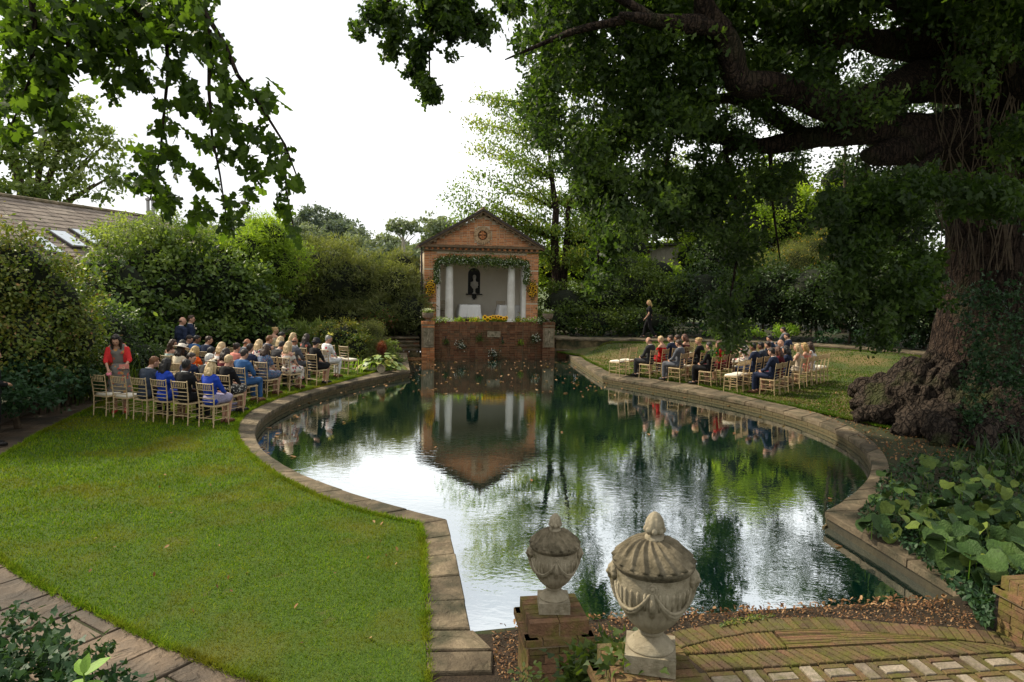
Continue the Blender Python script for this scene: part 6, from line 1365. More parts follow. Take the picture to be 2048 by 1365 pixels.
tree('lime_tree', 'tall light green tree rising behind the barn roof', 60, 400, 44, [(60, 320, 44, 2.8, 2, 1.6), (140, 255, 45, 1.9, 2, 1.5), (10, 220, 44, 2.6, 2, 1.8), (105, 190, 45, 2.0, 1.8, 1.4), (190, 310, 45, 1.7, 1.6, 1.2), (225, 280, 46, 1.3, 1.2, .9), (190, 375, 44, 2.0, 1.6, .8), (240, 350, 45, 1.1, 1, .8), (60, 385, 43, 2.8, 1.8, .7), (-60, 330, 43, 2.6, 2, 2.2), (-30, 160, 44, 2.4, 2, 1.6), (120, 320, 44.5, 2, 1.6, 1.2), (160, 220, 46, 1.2, 1.2, .9)], .34, 'oval', 'pale', 1.1, .36, .5, seed=31, core=False, lo=.45, per=18, front=.9)
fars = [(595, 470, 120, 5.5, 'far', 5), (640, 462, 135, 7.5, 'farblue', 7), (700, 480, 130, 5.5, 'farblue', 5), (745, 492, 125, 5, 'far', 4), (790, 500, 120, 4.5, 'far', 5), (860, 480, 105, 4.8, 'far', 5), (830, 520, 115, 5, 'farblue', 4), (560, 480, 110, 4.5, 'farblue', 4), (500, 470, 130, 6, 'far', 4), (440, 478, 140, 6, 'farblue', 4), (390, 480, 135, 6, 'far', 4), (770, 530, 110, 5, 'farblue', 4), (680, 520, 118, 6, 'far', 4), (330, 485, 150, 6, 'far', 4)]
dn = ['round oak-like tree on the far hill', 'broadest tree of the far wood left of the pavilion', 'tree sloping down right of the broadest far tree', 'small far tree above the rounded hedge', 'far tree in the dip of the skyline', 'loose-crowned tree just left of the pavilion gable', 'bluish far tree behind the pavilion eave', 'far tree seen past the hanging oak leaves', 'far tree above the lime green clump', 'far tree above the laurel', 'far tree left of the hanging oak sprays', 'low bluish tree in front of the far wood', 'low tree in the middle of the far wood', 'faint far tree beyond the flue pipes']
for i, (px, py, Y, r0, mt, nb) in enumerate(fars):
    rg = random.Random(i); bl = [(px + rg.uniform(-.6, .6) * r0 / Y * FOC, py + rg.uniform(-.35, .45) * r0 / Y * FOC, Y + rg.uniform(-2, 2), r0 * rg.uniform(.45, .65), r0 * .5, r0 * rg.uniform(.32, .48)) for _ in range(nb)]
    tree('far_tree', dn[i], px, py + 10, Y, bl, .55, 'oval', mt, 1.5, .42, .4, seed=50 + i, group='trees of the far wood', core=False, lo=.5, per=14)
b_ = MB(); q = P(806, 478, 96); z0 = hz(q[0], 96); b_.tube([(0, 0, z0 - 1), (.1, 0, q[2] - 2), (0, 0, q[2] + 1.0)], [.42, .30, .12], 8); 
for a in range(6): b_.tube([(0, 0, q[2] - 1 + a * .3), (1.8 * math.cos(a * 1.1), 1.2 * math.sin(a), q[2] + .6 + a * .35)], [.12, .03], 5)
pn = empty('pine_tree', (q[0], 96, 0)); tag(pn, 'pine with bare pale trunk in front of the far wood', 'tree', 'trees of the far wood'); b_.build('trunk', M_boards, pn)
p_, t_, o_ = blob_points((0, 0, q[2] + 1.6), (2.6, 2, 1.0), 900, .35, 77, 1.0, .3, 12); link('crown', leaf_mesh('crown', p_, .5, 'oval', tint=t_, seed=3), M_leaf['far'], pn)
# slender cherry
def sparse_tree(name, label, trunks, limbs, poly, Yr, ncl, per, leaf, shape, mat, clump, group=None, seed=1, extra=None, barkm=None, root=None):
    r_ = np.random.default_rng(seed); c0 = np.array([*trunks[0][0][:2], 0.0]); o = empty(name, tuple(c0)); tag(o, label, 'tree', group); b_ = MB()
    for tr, rad in trunks_pairs(trunks): b_.tube([tuple(np.array(p) - c0) for p in tr], rad, 9, lump=.25)
    b_.build('trunk', barkm or M_bark, o); b_ = MB(); X = np.array(poly); x0, y0 = X.min(0); x1, y1 = X.max(0); cc = []
    while len(cc) < ncl:
        q = r_.uniform((x0, y0), (x1, y1)); 
        if inside(q[None], poly)[0]: cc.append(P(q[0], q[1], r_.uniform(*Yr)) - c0)
    cc = np.array(cc); return o, cc, c0, r_
def trunks_pairs(t): return [(x[:-1], x[-1]) for x in t]
tb = P(1118, 575, 36); tb[2] = hz(tb[0], 36)
chr_ = empty('cherry_tree', tuple(tb)); tag(chr_, 'slender twin-stemmed tree with light yellow green leaves right of the pavilion', 'tree')
b_ = MB(); t0 = lambda px, py, Y=36: tuple(P(px, py, Y) - tb)
stemA = [(0, 0, -.2), t0(1112, 540), t0(1108, 480), t0(1112, 420), t0(1104, 360), t0(1098, 300), t0(1085, 230)]; stemB = [(0.15, 0, -.2), t0(1128, 540, 36.3), t0(1134, 480, 36.3), t0(1136, 420, 36.3), t0(1150, 360, 36.3), t0(1160, 300, 36.5)]
b_.tube(stemA, [.30, .24, .20, .16, .12, .08, .03], 9, lump=.3); b_.tube(stemB, [.30, .22, .18, .14, .09, .03], 9, lump=.3, seed=4); b_.build('trunk', M_bark, chr_)
bb = MB(); r_ = np.random.default_rng(8); LP = []; LT = []
ends = [(905, 395), (925, 375), (930, 420), (950, 430), (915, 440), (960, 350), (955, 300), (975, 285), (965, 255), (950, 245), (960, 195), (985, 200), (1000, 225), (1000, 380), (1010, 320), (1020, 430), (1040, 460), (1050, 400), (1060, 350), (1040, 290), (1030, 250), (1060, 215), (1090, 190), (1120, 220), (1150, 260), (1170, 320), (1190, 380), (1200, 430), (1180, 470), (1160, 500), (1080, 500), (1060, 480), (1110, 460), (1130, 400), (1110, 330), (1090, 280), (1220, 480), (1150, 440), (1010, 460), (985, 415), (1075, 430), (1095, 385), (1030, 350), (1190, 520), (1075, 520), (1235, 440), (1210, 350)]
for i, (ex, ey) in enumerate(ends):
    Ye = 36 + r_.uniform(-2.2, 1.8); e_ = np.array(t0(ex, ey, Ye)); zz = e_[2] - abs(e_[0]) * .25 - .4; st_ = stemA if ex < 1125 else stemB; k_ = min(range(1, len(st_)), key=lambda j: abs(st_[j][2] - zz)); s0 = np.array(st_[k_]); mid = (s0 + e_) / 2 + (0, 0, .25)
    bb.tube([tuple(s0), tuple(mid), tuple(e_)], [.05, .03, .008], 5)
    for f in np.linspace(.25, 1.02, 7):
        c_ = s0 * (1 - f) ** 2 + 2 * mid * f * (1 - f) + e_ * f * f; n = int(58 * (.5 + f)); LP.append(c_ + r_.normal(size=(n, 3)) * (.34, .34, .20)); LT.append(np.full(n, r_.uniform(.15, .85)))
bb.build('branches', M_bark, chr_); LP = np.concatenate(LP); LT = np.concatenate(LT); link('crown', leaf_mesh('crown', LP, .17, 'diamond', .9, .3, LT, None, 4), M_leaf['cherry'], chr_); BUD[0] += len(LP) * 2
# right side backing
shrub('cotoneaster_hedge', 'dark spreading hedge between the pavilion and the woman in black', 'hedge', [(1130, 610, 33, 1.5, 1.1, 1.1), (1200, 600, 33.5, 1.6, 1.2, 1.2), (1270, 585, 34, 1.7, 1.2, 1.3), (1340, 600, 33.5, 1.7, 1.2, 1.2), (1110, 640, 32.2, 1.1, .8, .7), (1200, 645, 32.4, 1.6, .8, .7), (1300, 645, 32.4, 1.6, .8, .7), (1250, 540, 35, 1.5, 1.0, .9)], .13, 'oval', 'mid', 1.5, .22, seed=17, extra=('bright', .03, .11))
shrub('bright_undergrowth', 'sunlit lime leafed shrubs above the dark hedge, left of the shed', 'shrub', [(1180, 500, 37, 1.8, 1, 1.3), (1250, 500, 38, 1.7, 1, 1.3), (1100, 530, 38, 1.5, 1, 1.1), (1310, 545, 37, 1.5, 1, .8)], .17, 'oval', 'bright', .8, .3, seed=18, corefac=.7)
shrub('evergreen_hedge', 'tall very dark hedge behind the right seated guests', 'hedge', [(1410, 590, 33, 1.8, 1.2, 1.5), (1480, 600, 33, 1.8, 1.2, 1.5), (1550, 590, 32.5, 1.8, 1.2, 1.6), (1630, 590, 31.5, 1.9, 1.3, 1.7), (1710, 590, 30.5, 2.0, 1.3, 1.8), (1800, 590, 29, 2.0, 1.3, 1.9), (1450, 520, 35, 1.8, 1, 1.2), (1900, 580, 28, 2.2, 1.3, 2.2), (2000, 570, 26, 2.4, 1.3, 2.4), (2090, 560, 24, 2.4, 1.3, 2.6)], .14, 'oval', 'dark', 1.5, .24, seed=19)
shrub('sunlit_bush', 'tall sunlit yellow green bush seen under the big oak limb', 'shrub', [(1560, 440, 38, 2.1, 1.4, 2.3), (1620, 470, 38, 1.8, 1.3, 2.0), (1510, 390, 39, 1.5, 1.2, 1.6), (1580, 380, 40, 1.6, 1.2, 1.4), (1500, 460, 37, 1.4, 1.2, 1.6), (1660, 420, 40, 1.6, 1.2, 1.6)], .17, 'oval', 'bright', .9, .3, seed=20, extra=('sunflower', .004, .16), corefac=.72)
shrub('backing_shrubs', 'light green shrubs filling the gap behind the shed and hedges', 'shrub', [(1090, 540, 42, 1.6, 1.2, 1.6), (1170, 530, 43, 2.0, 1.2, 1.8), (1240, 480, 44, 2.2, 1.2, 1.8), (1400, 520, 43, 2.0, 1.2, 1.9), (1450, 500, 43, 2.0, 1.2, 2.0), (1380, 470, 46, 1.8, 1.2, 1.6), (1520, 510, 44, 2.0, 1.2, 1.8), (1640, 500, 44, 2.0, 1.2, 2.0), (1730, 520, 42, 2.2, 1.2, 2.0), (1290, 555, 40, 2.0, 1.0, 1.0), (1000, 520, 42, 2.2, 1.2, 1.6)], .18, 'oval', 'bright', 1.2, .3, seed=27)
shrub('dark_shrub', 'brownish dark shrub in front of the sunlit bush', 'shrub', [(1580, 540, 34, 1.5, 1, 1.3), (1640, 520, 34.5, 1.5, 1, 1.5), (1520, 550, 34, 1.2, 1, 1.0)], .10, 'narrow', 'mound', 1.5, .2, seed=21, extra=('sunflower', .01, .14))
tree('background_tree', 'dark tree filling the gap left of the oak trunk', 1770, 520, 40, [(1740, 440, 40, 2.6, 2, 2.6), (1820, 400, 40, 2.6, 2, 2.8), (1780, 500, 38, 2.6, 2, 2.2), (1700, 500, 40, 2.0, 2, 2.0), (1690, 360, 42, 1.8, 2, 1.2)], .22, 'oval', 'mid', .8, .35, .35, seed=22, corefac=.7)
tree('background_tree', 'green tree behind the shed and slender cherry', 1330, 520, 50, [(1300, 440, 50, 2.6, 2, 2.2), (1380, 420, 51, 3, 2, 2.6), (1220, 450, 52, 2.6, 2, 2.0), (1440, 450, 50, 2.4, 2, 2.4), (1350, 350, 52, 2.2, 2, 1.6)], .26, 'oval', 'pale', .6, .4, .3, seed=23, core=False, lo=.4, per=16)
tree('background_tree', 'leafy tree beyond the right edge of the oak trunk', 2060, 480, 30, [(2050, 420, 30, 2.2, 2, 2.6), (2090, 300, 30, 2.4, 2, 2.4), (2150, 480, 29, 2.4, 2, 2.4), (2060, 180, 31, 1.6, 1.5, 1.2)], .2, 'oval', 'mid', .7, .35, .3, seed=24, core=False, lo=.4, per=16)
shrub('low_groundcover', 'bright low leaves along the back edge of the right path', 'plant', [(1545, 662, 30.6, 1.5, .5, .28), (1480, 664, 30.9, .9, .4, .22)], .11, 'oval', 'lime', 1.0, .12, seed=25, stems=False)
shrub('ivy_verge', 'dark ivy verge behind the path of the walking woman', 'ivy', [(1160, 655, 32.2, 1.3, .4, .3), (1250, 655, 32.2, 1.3, .4, .3), (1350, 655, 32.2, 1.4, .4, .3), (1430, 658, 32.2, 1.0, .4, .3), (1680, 672, 29.8, 1.6, .5, .35), (1780, 680, 28.2, 1.6, .6, .4)], .11, 'ivy', 'ivy', 1.0, .12, seed=26, stems=False)

for i, (bl, mt, cv, lab) in enumerate([([(1290, 330, 44, 2.0, 2, 2.6), (1320, 230, 44, 2.0, 2, 2.4), (1250, 400, 44, 2.2, 2, 2), (1350, 400, 44, 2.2, 2, 2.4), (1300, 130, 44, 1.6, 1.5, 2)], 'dark', .8, 'tall thin tree seen only through the oak leaves right of the slender cherry'),
        ([(1440, 300, 42, 2.2, 2, 2.6), (1480, 200, 42, 2.0, 2, 2.6), (1420, 400, 42, 2.2, 2, 2.2), (1500, 380, 42, 2.0, 2, 2.2), (1460, 110, 42, 1.6, 1.5, 2)], 'dark', .9, 'tall dark tree behind the hanging oak curtain'),
        ([(1690, 210, 38, 1.9, 2, 2.4), (1720, 290, 38, 2.2, 2, 2.4), (1770, 190, 38, 2.2, 2, 2.8), (1830, 260, 36, 2.4, 2, 3), (1800, 100, 37, 2, 2, 2.4), (1840, 400, 36, 2.2, 2, 2.4)], 'dark', .9, 'tall dark tree between the oak limbs and trunk'),
        ([(1170, 300, 46, 1.5, 2, 2.2), (1190, 200, 46, 1.6, 2, 2.2), (1160, 400, 46, 1.6, 2, 2), (1180, 110, 46, 1.3, 1.5, 1.8)], 'dark', .8, 'tall slim tree directly behind the slender cherry'),
        ([(1585, 250, 46, 1.6, 2, 1.8), (1600, 160, 46, 1.4, 2, 1.6), (1560, 330, 46, 2.0, 2, 1.6)], 'dark', .7, 'tall thin crown showing above the sunlit bush'),
        ([(1900, 300, 32, 2.6, 2, 3), (1980, 250, 30, 2.4, 2, 3), (1960, 400, 30, 2.6, 2, 2.6), (2060, 330, 28, 2.4, 2, 3.2), (2040, 200, 28, 2, 2, 2.2), (1930, 180, 31, 2, 2, 2)], 'dark', .9, 'tall dark tree hidden mostly behind the oak trunk')]):
    tree('background_tree', lab, bl[0][0], 480, bl[0][2], bl, .22, 'oval', mt, cv, .38, .28, seed=80 + i, core=(i == 5), lo=.35, per=18)  # dark leaf colour paints these crowns as backlit silhouettes

# ------------------------------------------------------------------ the great oak on the right
OB = Vector((10.7, 15.3, 0)); oak = empty('great_oak', OB); tag(oak, 'huge old oak with ridged trunk, flared roots and low snaking limbs on the right lawn', 'tree')
rel = lambda p: tuple(Vector(p) - OB)
tk = MB(); n = 96; prof = [(-.3, 2.35), (.0, 2.15), (.25, 1.85), (.6, 1.50), (1.1, 1.22), (1.8, 1.06), (2.8, .98), (4.0, .95), (5.0, 1.0), (5.8, 1.02), (6.6, .96), (8.0, .84), (10, .65), (12, .4)]
zs = np.linspace(-.3, 12, 74); rs = np.interp(zs, [p[0] for p in prof], [p[1] for p in prof]); vs = []
for i, z in enumerate(zs):
    for j in range(n):
        th = 2 * math.pi * j / n; c_, s_ = math.cos(th), math.sin(th); fl = max(0, 1 - (z + .3) / 1.6)
        r_ = rs[i] * (1 + .16 * fl * math.sin(th * 5 + .6) + .10 * fl * math.sin(th * 9 + 2)) * (1 + .10 * noise.noise(Vector((c_ * 1.6, s_ * 1.6, z * .5))))
        w_ = th * 1 + .5 * noise.noise(Vector((c_ * 1.2, s_ * 1.2, z * .35))); r_ += .045 * abs(math.sin(w_ * 17 + .7 * math.sin(z * .9))) + .05 * noise.noise(Vector((c_ * 4, s_ * 4, z * 1.6)))
        vs.append((c_ * r_ + .10 * max(0, z) * .35 - .1, s_ * r_, z))
tk.add(vs, [(i * n + j, i * n + (j + 1) % n, (i + 1) * n + (j + 1) % n, (i + 1) * n + j) for i in range(len(zs) - 1) for j in range(n)]); tk.build('trunk', M_bark, oak, smooth=True)
rt = MB()
rt.lathe([(2.0, -.4), (1.75, .05), (1.45, .5), (1.2, 1.0), (1.02, 1.6)], n=30)
for q_ in [[(1900, 770, 15.0), (1850, 800, 15.2), (1790, 800, 15.6), (1735, 795, 16.0), (1700, 800, 16.2)], [(1880, 740, 15.6), (1820, 760, 16.2), (1760, 765, 17.0), (1700, 772, 17.8)], [(1910, 800, 14.6), (1860, 835, 14.4), (1815, 850, 14.2), (1780, 868, 14.0)], [(1930, 820, 14.2), (1890, 870, 13.6), (1870, 910, 13.0)], [(1960, 820, 14.2), (1960, 880, 13.4), (1965, 930, 12.6)],
           [(2000, 820, 14.2), (2030, 880, 13.4), (2060, 920, 12.8)], [(1860, 790, 15.2), (1800, 822, 15.0), (1750, 830, 15.0), (1715, 825, 15.2)], [(1890, 760, 15.0), (1850, 770, 15.0), (1820, 790, 15.0)]]:
    m_ = len(q_); pp_ = [P(*t_) - np.array(OB) for t_ in q_]; rr_ = np.linspace(.62, .20, m_)
    for i_, p_ in enumerate(pp_): p_[2] = max(p_[2] - rr_[i_] * .35, .62 * (1 - i_ / (m_ - 1)) - .05)
    rt.tube([tuple(p_) for p_ in pp_], list(rr_), 12, lump=.35, seed=q_[0][0])
for q_, r3_ in (((1830, 805, 15.6), (1.35, 1.2, .62)), ((1880, 790, 15.0), (1.2, 1.1, .95)), ((1780, 810, 15.8), (.9, .8, .40)), ((1930, 850, 14.0), (1.1, .9, .7))): rt.ball(tuple(P(*q_) - np.array(OB)), r3_, 14, 10)
me = remesh(rt, .07, 8, 'roots'); V_ = np.empty(len(me.vertices) * 3, np.float32); N_ = V_.copy(); me.vertices.foreach_get('co', V_); me.vertices.foreach_get('normal', N_); V_ = V_.reshape(-1, 3); N_ = N_.reshape(-1, 3)
bm = bmesh.new(); bm.from_mesh(me); bmesh.ops.subdivide_edges(bm, edges=bm.edges[:], cuts=1, use_grid_fill=True); bm.normal_update()
for v in bm.verts:
    q_ = v.co; r0_ = math.atan2(q_.y, q_.x); rad_ = math.hypot(q_.x, q_.y); g_ = noise.noise(Vector((r0_ * 7, rad_ * .9, q_.z * 1.2))); g2 = noise.noise(q_ * 3.1); g3 = noise.noise(Vector((r0_ * 26, rad_ * 1.6, q_.z * 2.0)))
    v.co = q_ + v.normal * (.20 * abs(g_) + .14 * g2 + .10 * abs(g3) + .05 * noise.noise(q_ * 8) - .12)
bm.to_mesh(me); bm.free(); me.polygons.foreach_set('use_smooth', np.ones(len(me.polygons), bool)); link('roots', me, M_root, oak)
def limb(pts, rad, name='limb', nn=22, seed=0, rd=.07):
    q = [Vector(rel(P(a, b_, y))) for a, b_, y in pts]; fine = []; fr = []
    for i in range(len(q) - 1):
        p0, p1, p2, p3 = q[max(i - 1, 0)], q[i], q[i + 1], q[min(i + 2, len(q) - 1)]
        for k_ in range(6):
            t = k_ / 6; fine.append(.5 * ((2 * p1) + (p2 - p0) * t + (2 * p0 - 5 * p1 + 4 * p2 - p3) * t * t + (3 * p1 - p0 - 3 * p2 + p3) * t ** 3)); fr.append(rad[i] * (1 - t) + rad[i + 1] * t)
    fine.append(q[-1]); fr.append(rad[-1]); mb = MB(); mb.tube(fine, fr, nn, lump=.28, ridges=9 if nn > 12 else 0, rdep=rd, seed=seed); mb.build(name, M_bark, oak, smooth=True)
limb([(1930, 150, 15.3), (1860, 165, 14.8), (1800, 175, 14.2), (1745, 195, 13.8), (1690, 212, 13.4), (1640, 208, 13.0), (1590, 185, 12.8), (1540, 172, 12.5), (1490, 172, 12.3), (1468, 150, 12.2), (1462, 110, 12.1), (1445, 68, 12.0), (1410, 50, 11.8), (1360, 48, 11.6), (1310, 42, 11.4), (1240, 30, 11.0)], [.62, .42, .32, .28, .27, .26, .24, .23, .22, .22, .22, .20, .17, .13, .10, .04], seed=1)
limb([(1440, 65, 12.0), (1412, 20, 11.8), (1400, -40, 11.6), (1340, -120, 11.2)], [.2, .17, .15, .08], seed=2)
limb([(1920, 285, 15.0), (1850, 275, 14.6), (1790, 262, 14.4), (1730, 262, 14.2), (1660, 270, 14.2), (1600, 282, 14.2), (1540, 292, 14.2), (1480, 292, 14.2), (1440, 310, 14.2)], [.56, .40, .30, .25, .22, .19, .15, .10, .04], seed=3)
limb([(1880, 290, 14.8), (1800, 300, 14.2), (1750, 312, 13.9), (1725, 310, 13.8)], [.38, .27, .19, .08], seed=4)
limb([(1900, 90, 15.0), (1830, 85, 14.6), (1770, 90, 14.3), (1720, 75, 14), (1660, 85, 13.8), (1600, 60, 13.4)], [.5, .36, .24, .2, .15, .05], seed=5)
limb([(1960, 190, 15.3), (2010, 180, 14.8), (2060, 175, 14.3), (2140, 120, 13.6)], [.7, .5, .42, .3], seed=6)
limb([(1930, 40, 15.3), (1850, 10, 15), (1780, -30, 14.6), (1650, -80, 14), (1500, -160, 13)], [.5, .4, .34, .28, .15], seed=7)
limb([(1500, 290, 14.2), (1400, 260, 14), (1350, 240, 14), (1290, 250, 13.8), (1230, 270, 13.8)], [.16, .15, .12, .09, .03], seed=8, nn=12)
limb([(1620, 280, 14.2), (1480, 200, 15), (1380, 210, 15), (1330, 190, 15)], [.16, .12, .1, .04], seed=9, nn=12)
for i, (pts, r0) in enumerate([([(1450, 300, 14.2), (1470, 400, 14), (1475, 500, 13.8), (1460, 600, 13.6), (1450, 680, 13.5)], .05), ([(1250, 40, 11.2), (1160, 60, 11.4), (1080, 90, 11.6), (1010, 120, 11.8)], .09), ([(1290, 245, 13.8), (1220, 330, 13.8), (1200, 450, 13.6), (1195, 570, 13.5)], .05), ([(1310, 40, 11.4), (1180, -30, 11.2), (1000, -60, 11), (880, -30, 11), (860, 60, 11), (860, 180, 11)], .08), ([(1880, 300, 14.2), (1780, 380, 12.6), (1700, 450, 12.2), (1640, 520, 12)], .08), ([(900, -30, 11), (800, -10, 11), (740, 30, 11)], .05), ([(880, -20, 11), (930, 40, 11), (980, 50, 11)], .04), ([(1540, 290, 14.2), (1545, 400, 14), (1560, 520, 13.9)], .05), ([(1350, 240, 14), (1330, 350, 13.8), (1320, 440, 13.7)], .05)]):
    limb(pts, list(np.linspace(r0, .01, len(pts))), 'branch', 6, seed=20 + i)
# crown: sprays of leaves
OKP = []; OKT = []
r_ = np.random.default_rng(99)
def sprays(poly, ncl, Yr, per, sg, tl=(.05, .9), holes=(), gate=.0, gs=70.0, twig=1.0):
    X = np.array(poly, float); x0, y0 = X.min(0); x1, y1 = X.max(0); k_ = 0; tries = 0
    while k_ < ncl and tries < ncl * 60:
        tries += 1; q = r_.uniform((x0, y0), (x1, y1))
        if not inside(q[None], poly)[0]: continue
        if any(math.hypot((q[0] - h[0]) / h[2], (q[1] - h[1]) / h[3]) < 1 for h in holes): continue
        if noise.noise(Vector((q[0] / gs, q[1] / gs * .8, 3.1))) + .5 * noise.noise(Vector((q[0] / gs * 2.4, q[1] / gs * 2.2, 9.1))) < gate: continue
        k_ += 1; c_ = P(q[0], q[1], r_.uniform(*Yr)); n = int(per * r_.uniform(.6, 1.4)); d_ = r_.normal(size=3); d_[2] = -abs(d_[2]) * .6 - .25; d_ /= np.linalg.norm(d_)
        t_ = r_.uniform(-.5, .5, n); L_ = sg * 3.6 * twig * r_.uniform(.6, 1.3)
        OKP.append(c_ + t_[:, None] * d_ * L_ + r_.normal(size=(n, 3)) * (sg * .42 * (1.25 - np.abs(t_)))[:, None]); OKT.append(np.full(n, r_.uniform(*tl)) + r_.normal(0, .1, n))
sg = .24
HL = [(1690, 165, 45, 22), (1600, 130, 30, 20), (1545, 335, 30, 22), (1620, 345, 45, 22), (1330, 500, 42, 34), (1290, 330, 22, 18), (1245, 400, 18, 25), (1760, 130, 25, 14), (1480, 240, 18, 14), (1690, 320, 40, 12), (1390, 150, 14, 12), (1215, 385, 26, 30), (1290, 425, 36, 30), (1380, 470, 24, 36), (1130, 370, 22, 20), (1400, 350, 18, 26), (1250, 300, 16, 16), (1510, 440, 24, 40)]
sprays([(1075, -40), (1085, 40), (1025, 110), (1008, 165), (1040, 190), (1070, 260), (1120, 300), (1165, 340), (1160, 400), (1190, 440), (1260, 470), (1340, 440), (1400, 300), (1440, 200), (1430, 80), (1400, -40)], 700, (11.5, 16), 50, sg, holes=HL, gate=-.06)
sprays([(1370, -40), (1400, 90), (1460, 180), (1560, 250), (1700, 230), (1820, 230), (1880, 120), (1900, -40)], 330, (12.0, 18), 56, sg, holes=HL, gate=-.02)
sprays([(1390, 230), (1500, 280), (1480, 360), (1500, 420), (1520, 500), (1500, 600), (1480, 690), (1440, 700), (1420, 640), (1430, 540), (1390, 480), (1340, 440), (1350, 330)], 150, (12.8, 15), 50, .2, (.0, .8), holes=HL, gate=-.1)
sprays([(1500, 320), (1640, 330), (1700, 340), (1690, 380), (1600, 380), (1540, 400)], 36, (12.8, 15), 50, .17, (.1, .9), holes=HL)
sprays([(1150, 300), (1240, 300), (1245, 440), (1225, 560), (1205, 600), (1180, 590), (1175, 480), (1150, 420)], 100, (13, 14.5), 50, .16, (.0, .8), gate=-.2)
sprays([(1280, 300), (1400, 300), (1400, 430), (1330, 470), (1290, 440)], 60, (13, 15.5), 50, .18, holes=HL, gate=-.05)
sprays([(1640, 400), (1700, 360), (1760, 370), (1880, 340), (1960, 370), (2060, 350), (2070, 470), (1990, 540), (1900, 590), (1800, 610), (1760, 660), (1640, 640), (1600, 600), (1690, 540), (1640, 460)], 260, (10.8, 13.0), 52, .18, (0, .6), gate=-.08, gs=80, holes=[(1960, 480, 70, 60), (1930, 560, 60, 40)])
sprays([(1940, 180), (2060, 60), (2060, -40), (1900, -40), (1890, 60)], 90, (12, 18), 50, sg, gate=-.1)
sprays([(2000, 240), (2060, 240), (2060, 350), (2010, 350)], 30, (12, 15), 50, sg)
sprays([(1700, 620), (1860, 590), (1850, 660), (1800, 690), (1730, 690)], 46, (12.2, 13.4), 50, .16, (0, .5))
for pts, w_, nn_ in (([(760, -30), (900, -30), (960, 0), (900, 50), (850, 40), (790, 30)], 0, 60), ([(720, 0), (790, 0), (800, 60), (760, 45), (735, 70), (712, 72), (715, 45)], 0, 24), ([(785, 30), (815, 50), (800, 100), (770, 122), (768, 100)], 0, 18), ([(860, 30), (960, 20), (992, 55), (960, 80), (925, 70), (915, 110), (890, 115), (870, 80)], 0, 46), ([(840, 80), (870, 80), (880, 130), (870, 150), (880, 205), (855, 205), (845, 160), (815, 145), (820, 110)], 0, 34), ([(990, -30), (1050, -30), (1042, 25), (1010, 28)], 0, 14)):
    sprays(pts, int(nn_ * .9), (10.6, 11.6), 40, .10, (.1, .9), gate=-.25, twig=.8)
# crown above the frame, shading the lawn and mirrored in the pool
nc = 1300; d = r_.normal(size=(nc, 3)); d /= np.linalg.norm(d, axis=1)[:, None]; d[:, 2] = abs(d[:, 2]) * 1.0; cc = np.array([9.0, 15.5, 8.0]) + d * np.array([8.5, 7.5, 6.5]) * r_.uniform(.45, 1, nc)[:, None]
for c_ in cc:
    px_, py_ = proj(c_)
    if py_ > -30 and px_ < 2120: continue
    n = 46; OKP.append(c_ + r_.normal(size=(n, 3)) * .42); OKT.append(np.full(n, r_.uniform(.1, .9)))
OKP = np.concatenate(OKP); OKT = np.concatenate(OKT)
far_ = OKP[:, 2] > 7.9
link('crown', leaf_mesh('crown', OKP[~far_] - np.array(OB), .125, 'oakfar', .5, .4, OKT[~far_], None, 71), M_leaf['oak'], oak)
link('upper_crown', leaf_mesh('upper_crown', OKP[far_] - np.array(OB), .22, 'diamond', .4, .4, OKT[far_], None, 72), M_leaf['oak'], oak); BUD[0] += (~far_).sum() * 6 + far_.sum() * 2
iv = empty('trunk_ivy', (OB.x, OB.y, 0)); tag(iv, 'ivy and creeper stems climbing the right side of the great oak trunk', 'ivy'); pts = []
for i in range(95):
    px_, py_ = min(2070, 1925 + abs(r_.normal(60, 55))), r_.uniform(560, 960); th = (px_ - 1960) / 120; c_ = P(px_, py_, 13.9 + abs(py_ - 600) * -.0016 - .35); pts.append(c_ + r_.normal(size=(40, 3)) * .11)
pts = np.concatenate(pts); link('leaves', leaf_mesh('leaves', pts - np.array([OB.x, OB.y, 0]), .075, 'ivy', .3, .2, None, None, 8), M_leaf['ivy'], iv); b_ = MB()
for i in range(26):
    px_ = r_.uniform(1870, 2030); q = [P(px_ + r_.normal(0, 8) + j * r_.uniform(-3, 3), 540 - j * 60, 14.25 - (.12 if j % 2 else 0)) for j in range(9)]; b_.tube([tuple(p - np.array([OB.x, OB.y, 0])) for p in q], .012, 4)
b_.build('stems', M_twig, iv)
for i, (px, py, Y) in enumerate([(2010, 900, 11.6), (2040, 850, 12.2), (1995, 950, 10.6), (2050, 700, 12.5)]):
    blades('fern', ['fern at the foot of the oak beside the big-leaved bed', 'upper fern right of the oak roots', 'lowest fern between the roots and the big leaves', 'fern high on the bank right of the trunk'][i], px, py, Y, 36, .42, 'dark', 1.2, .022, 60 + i)

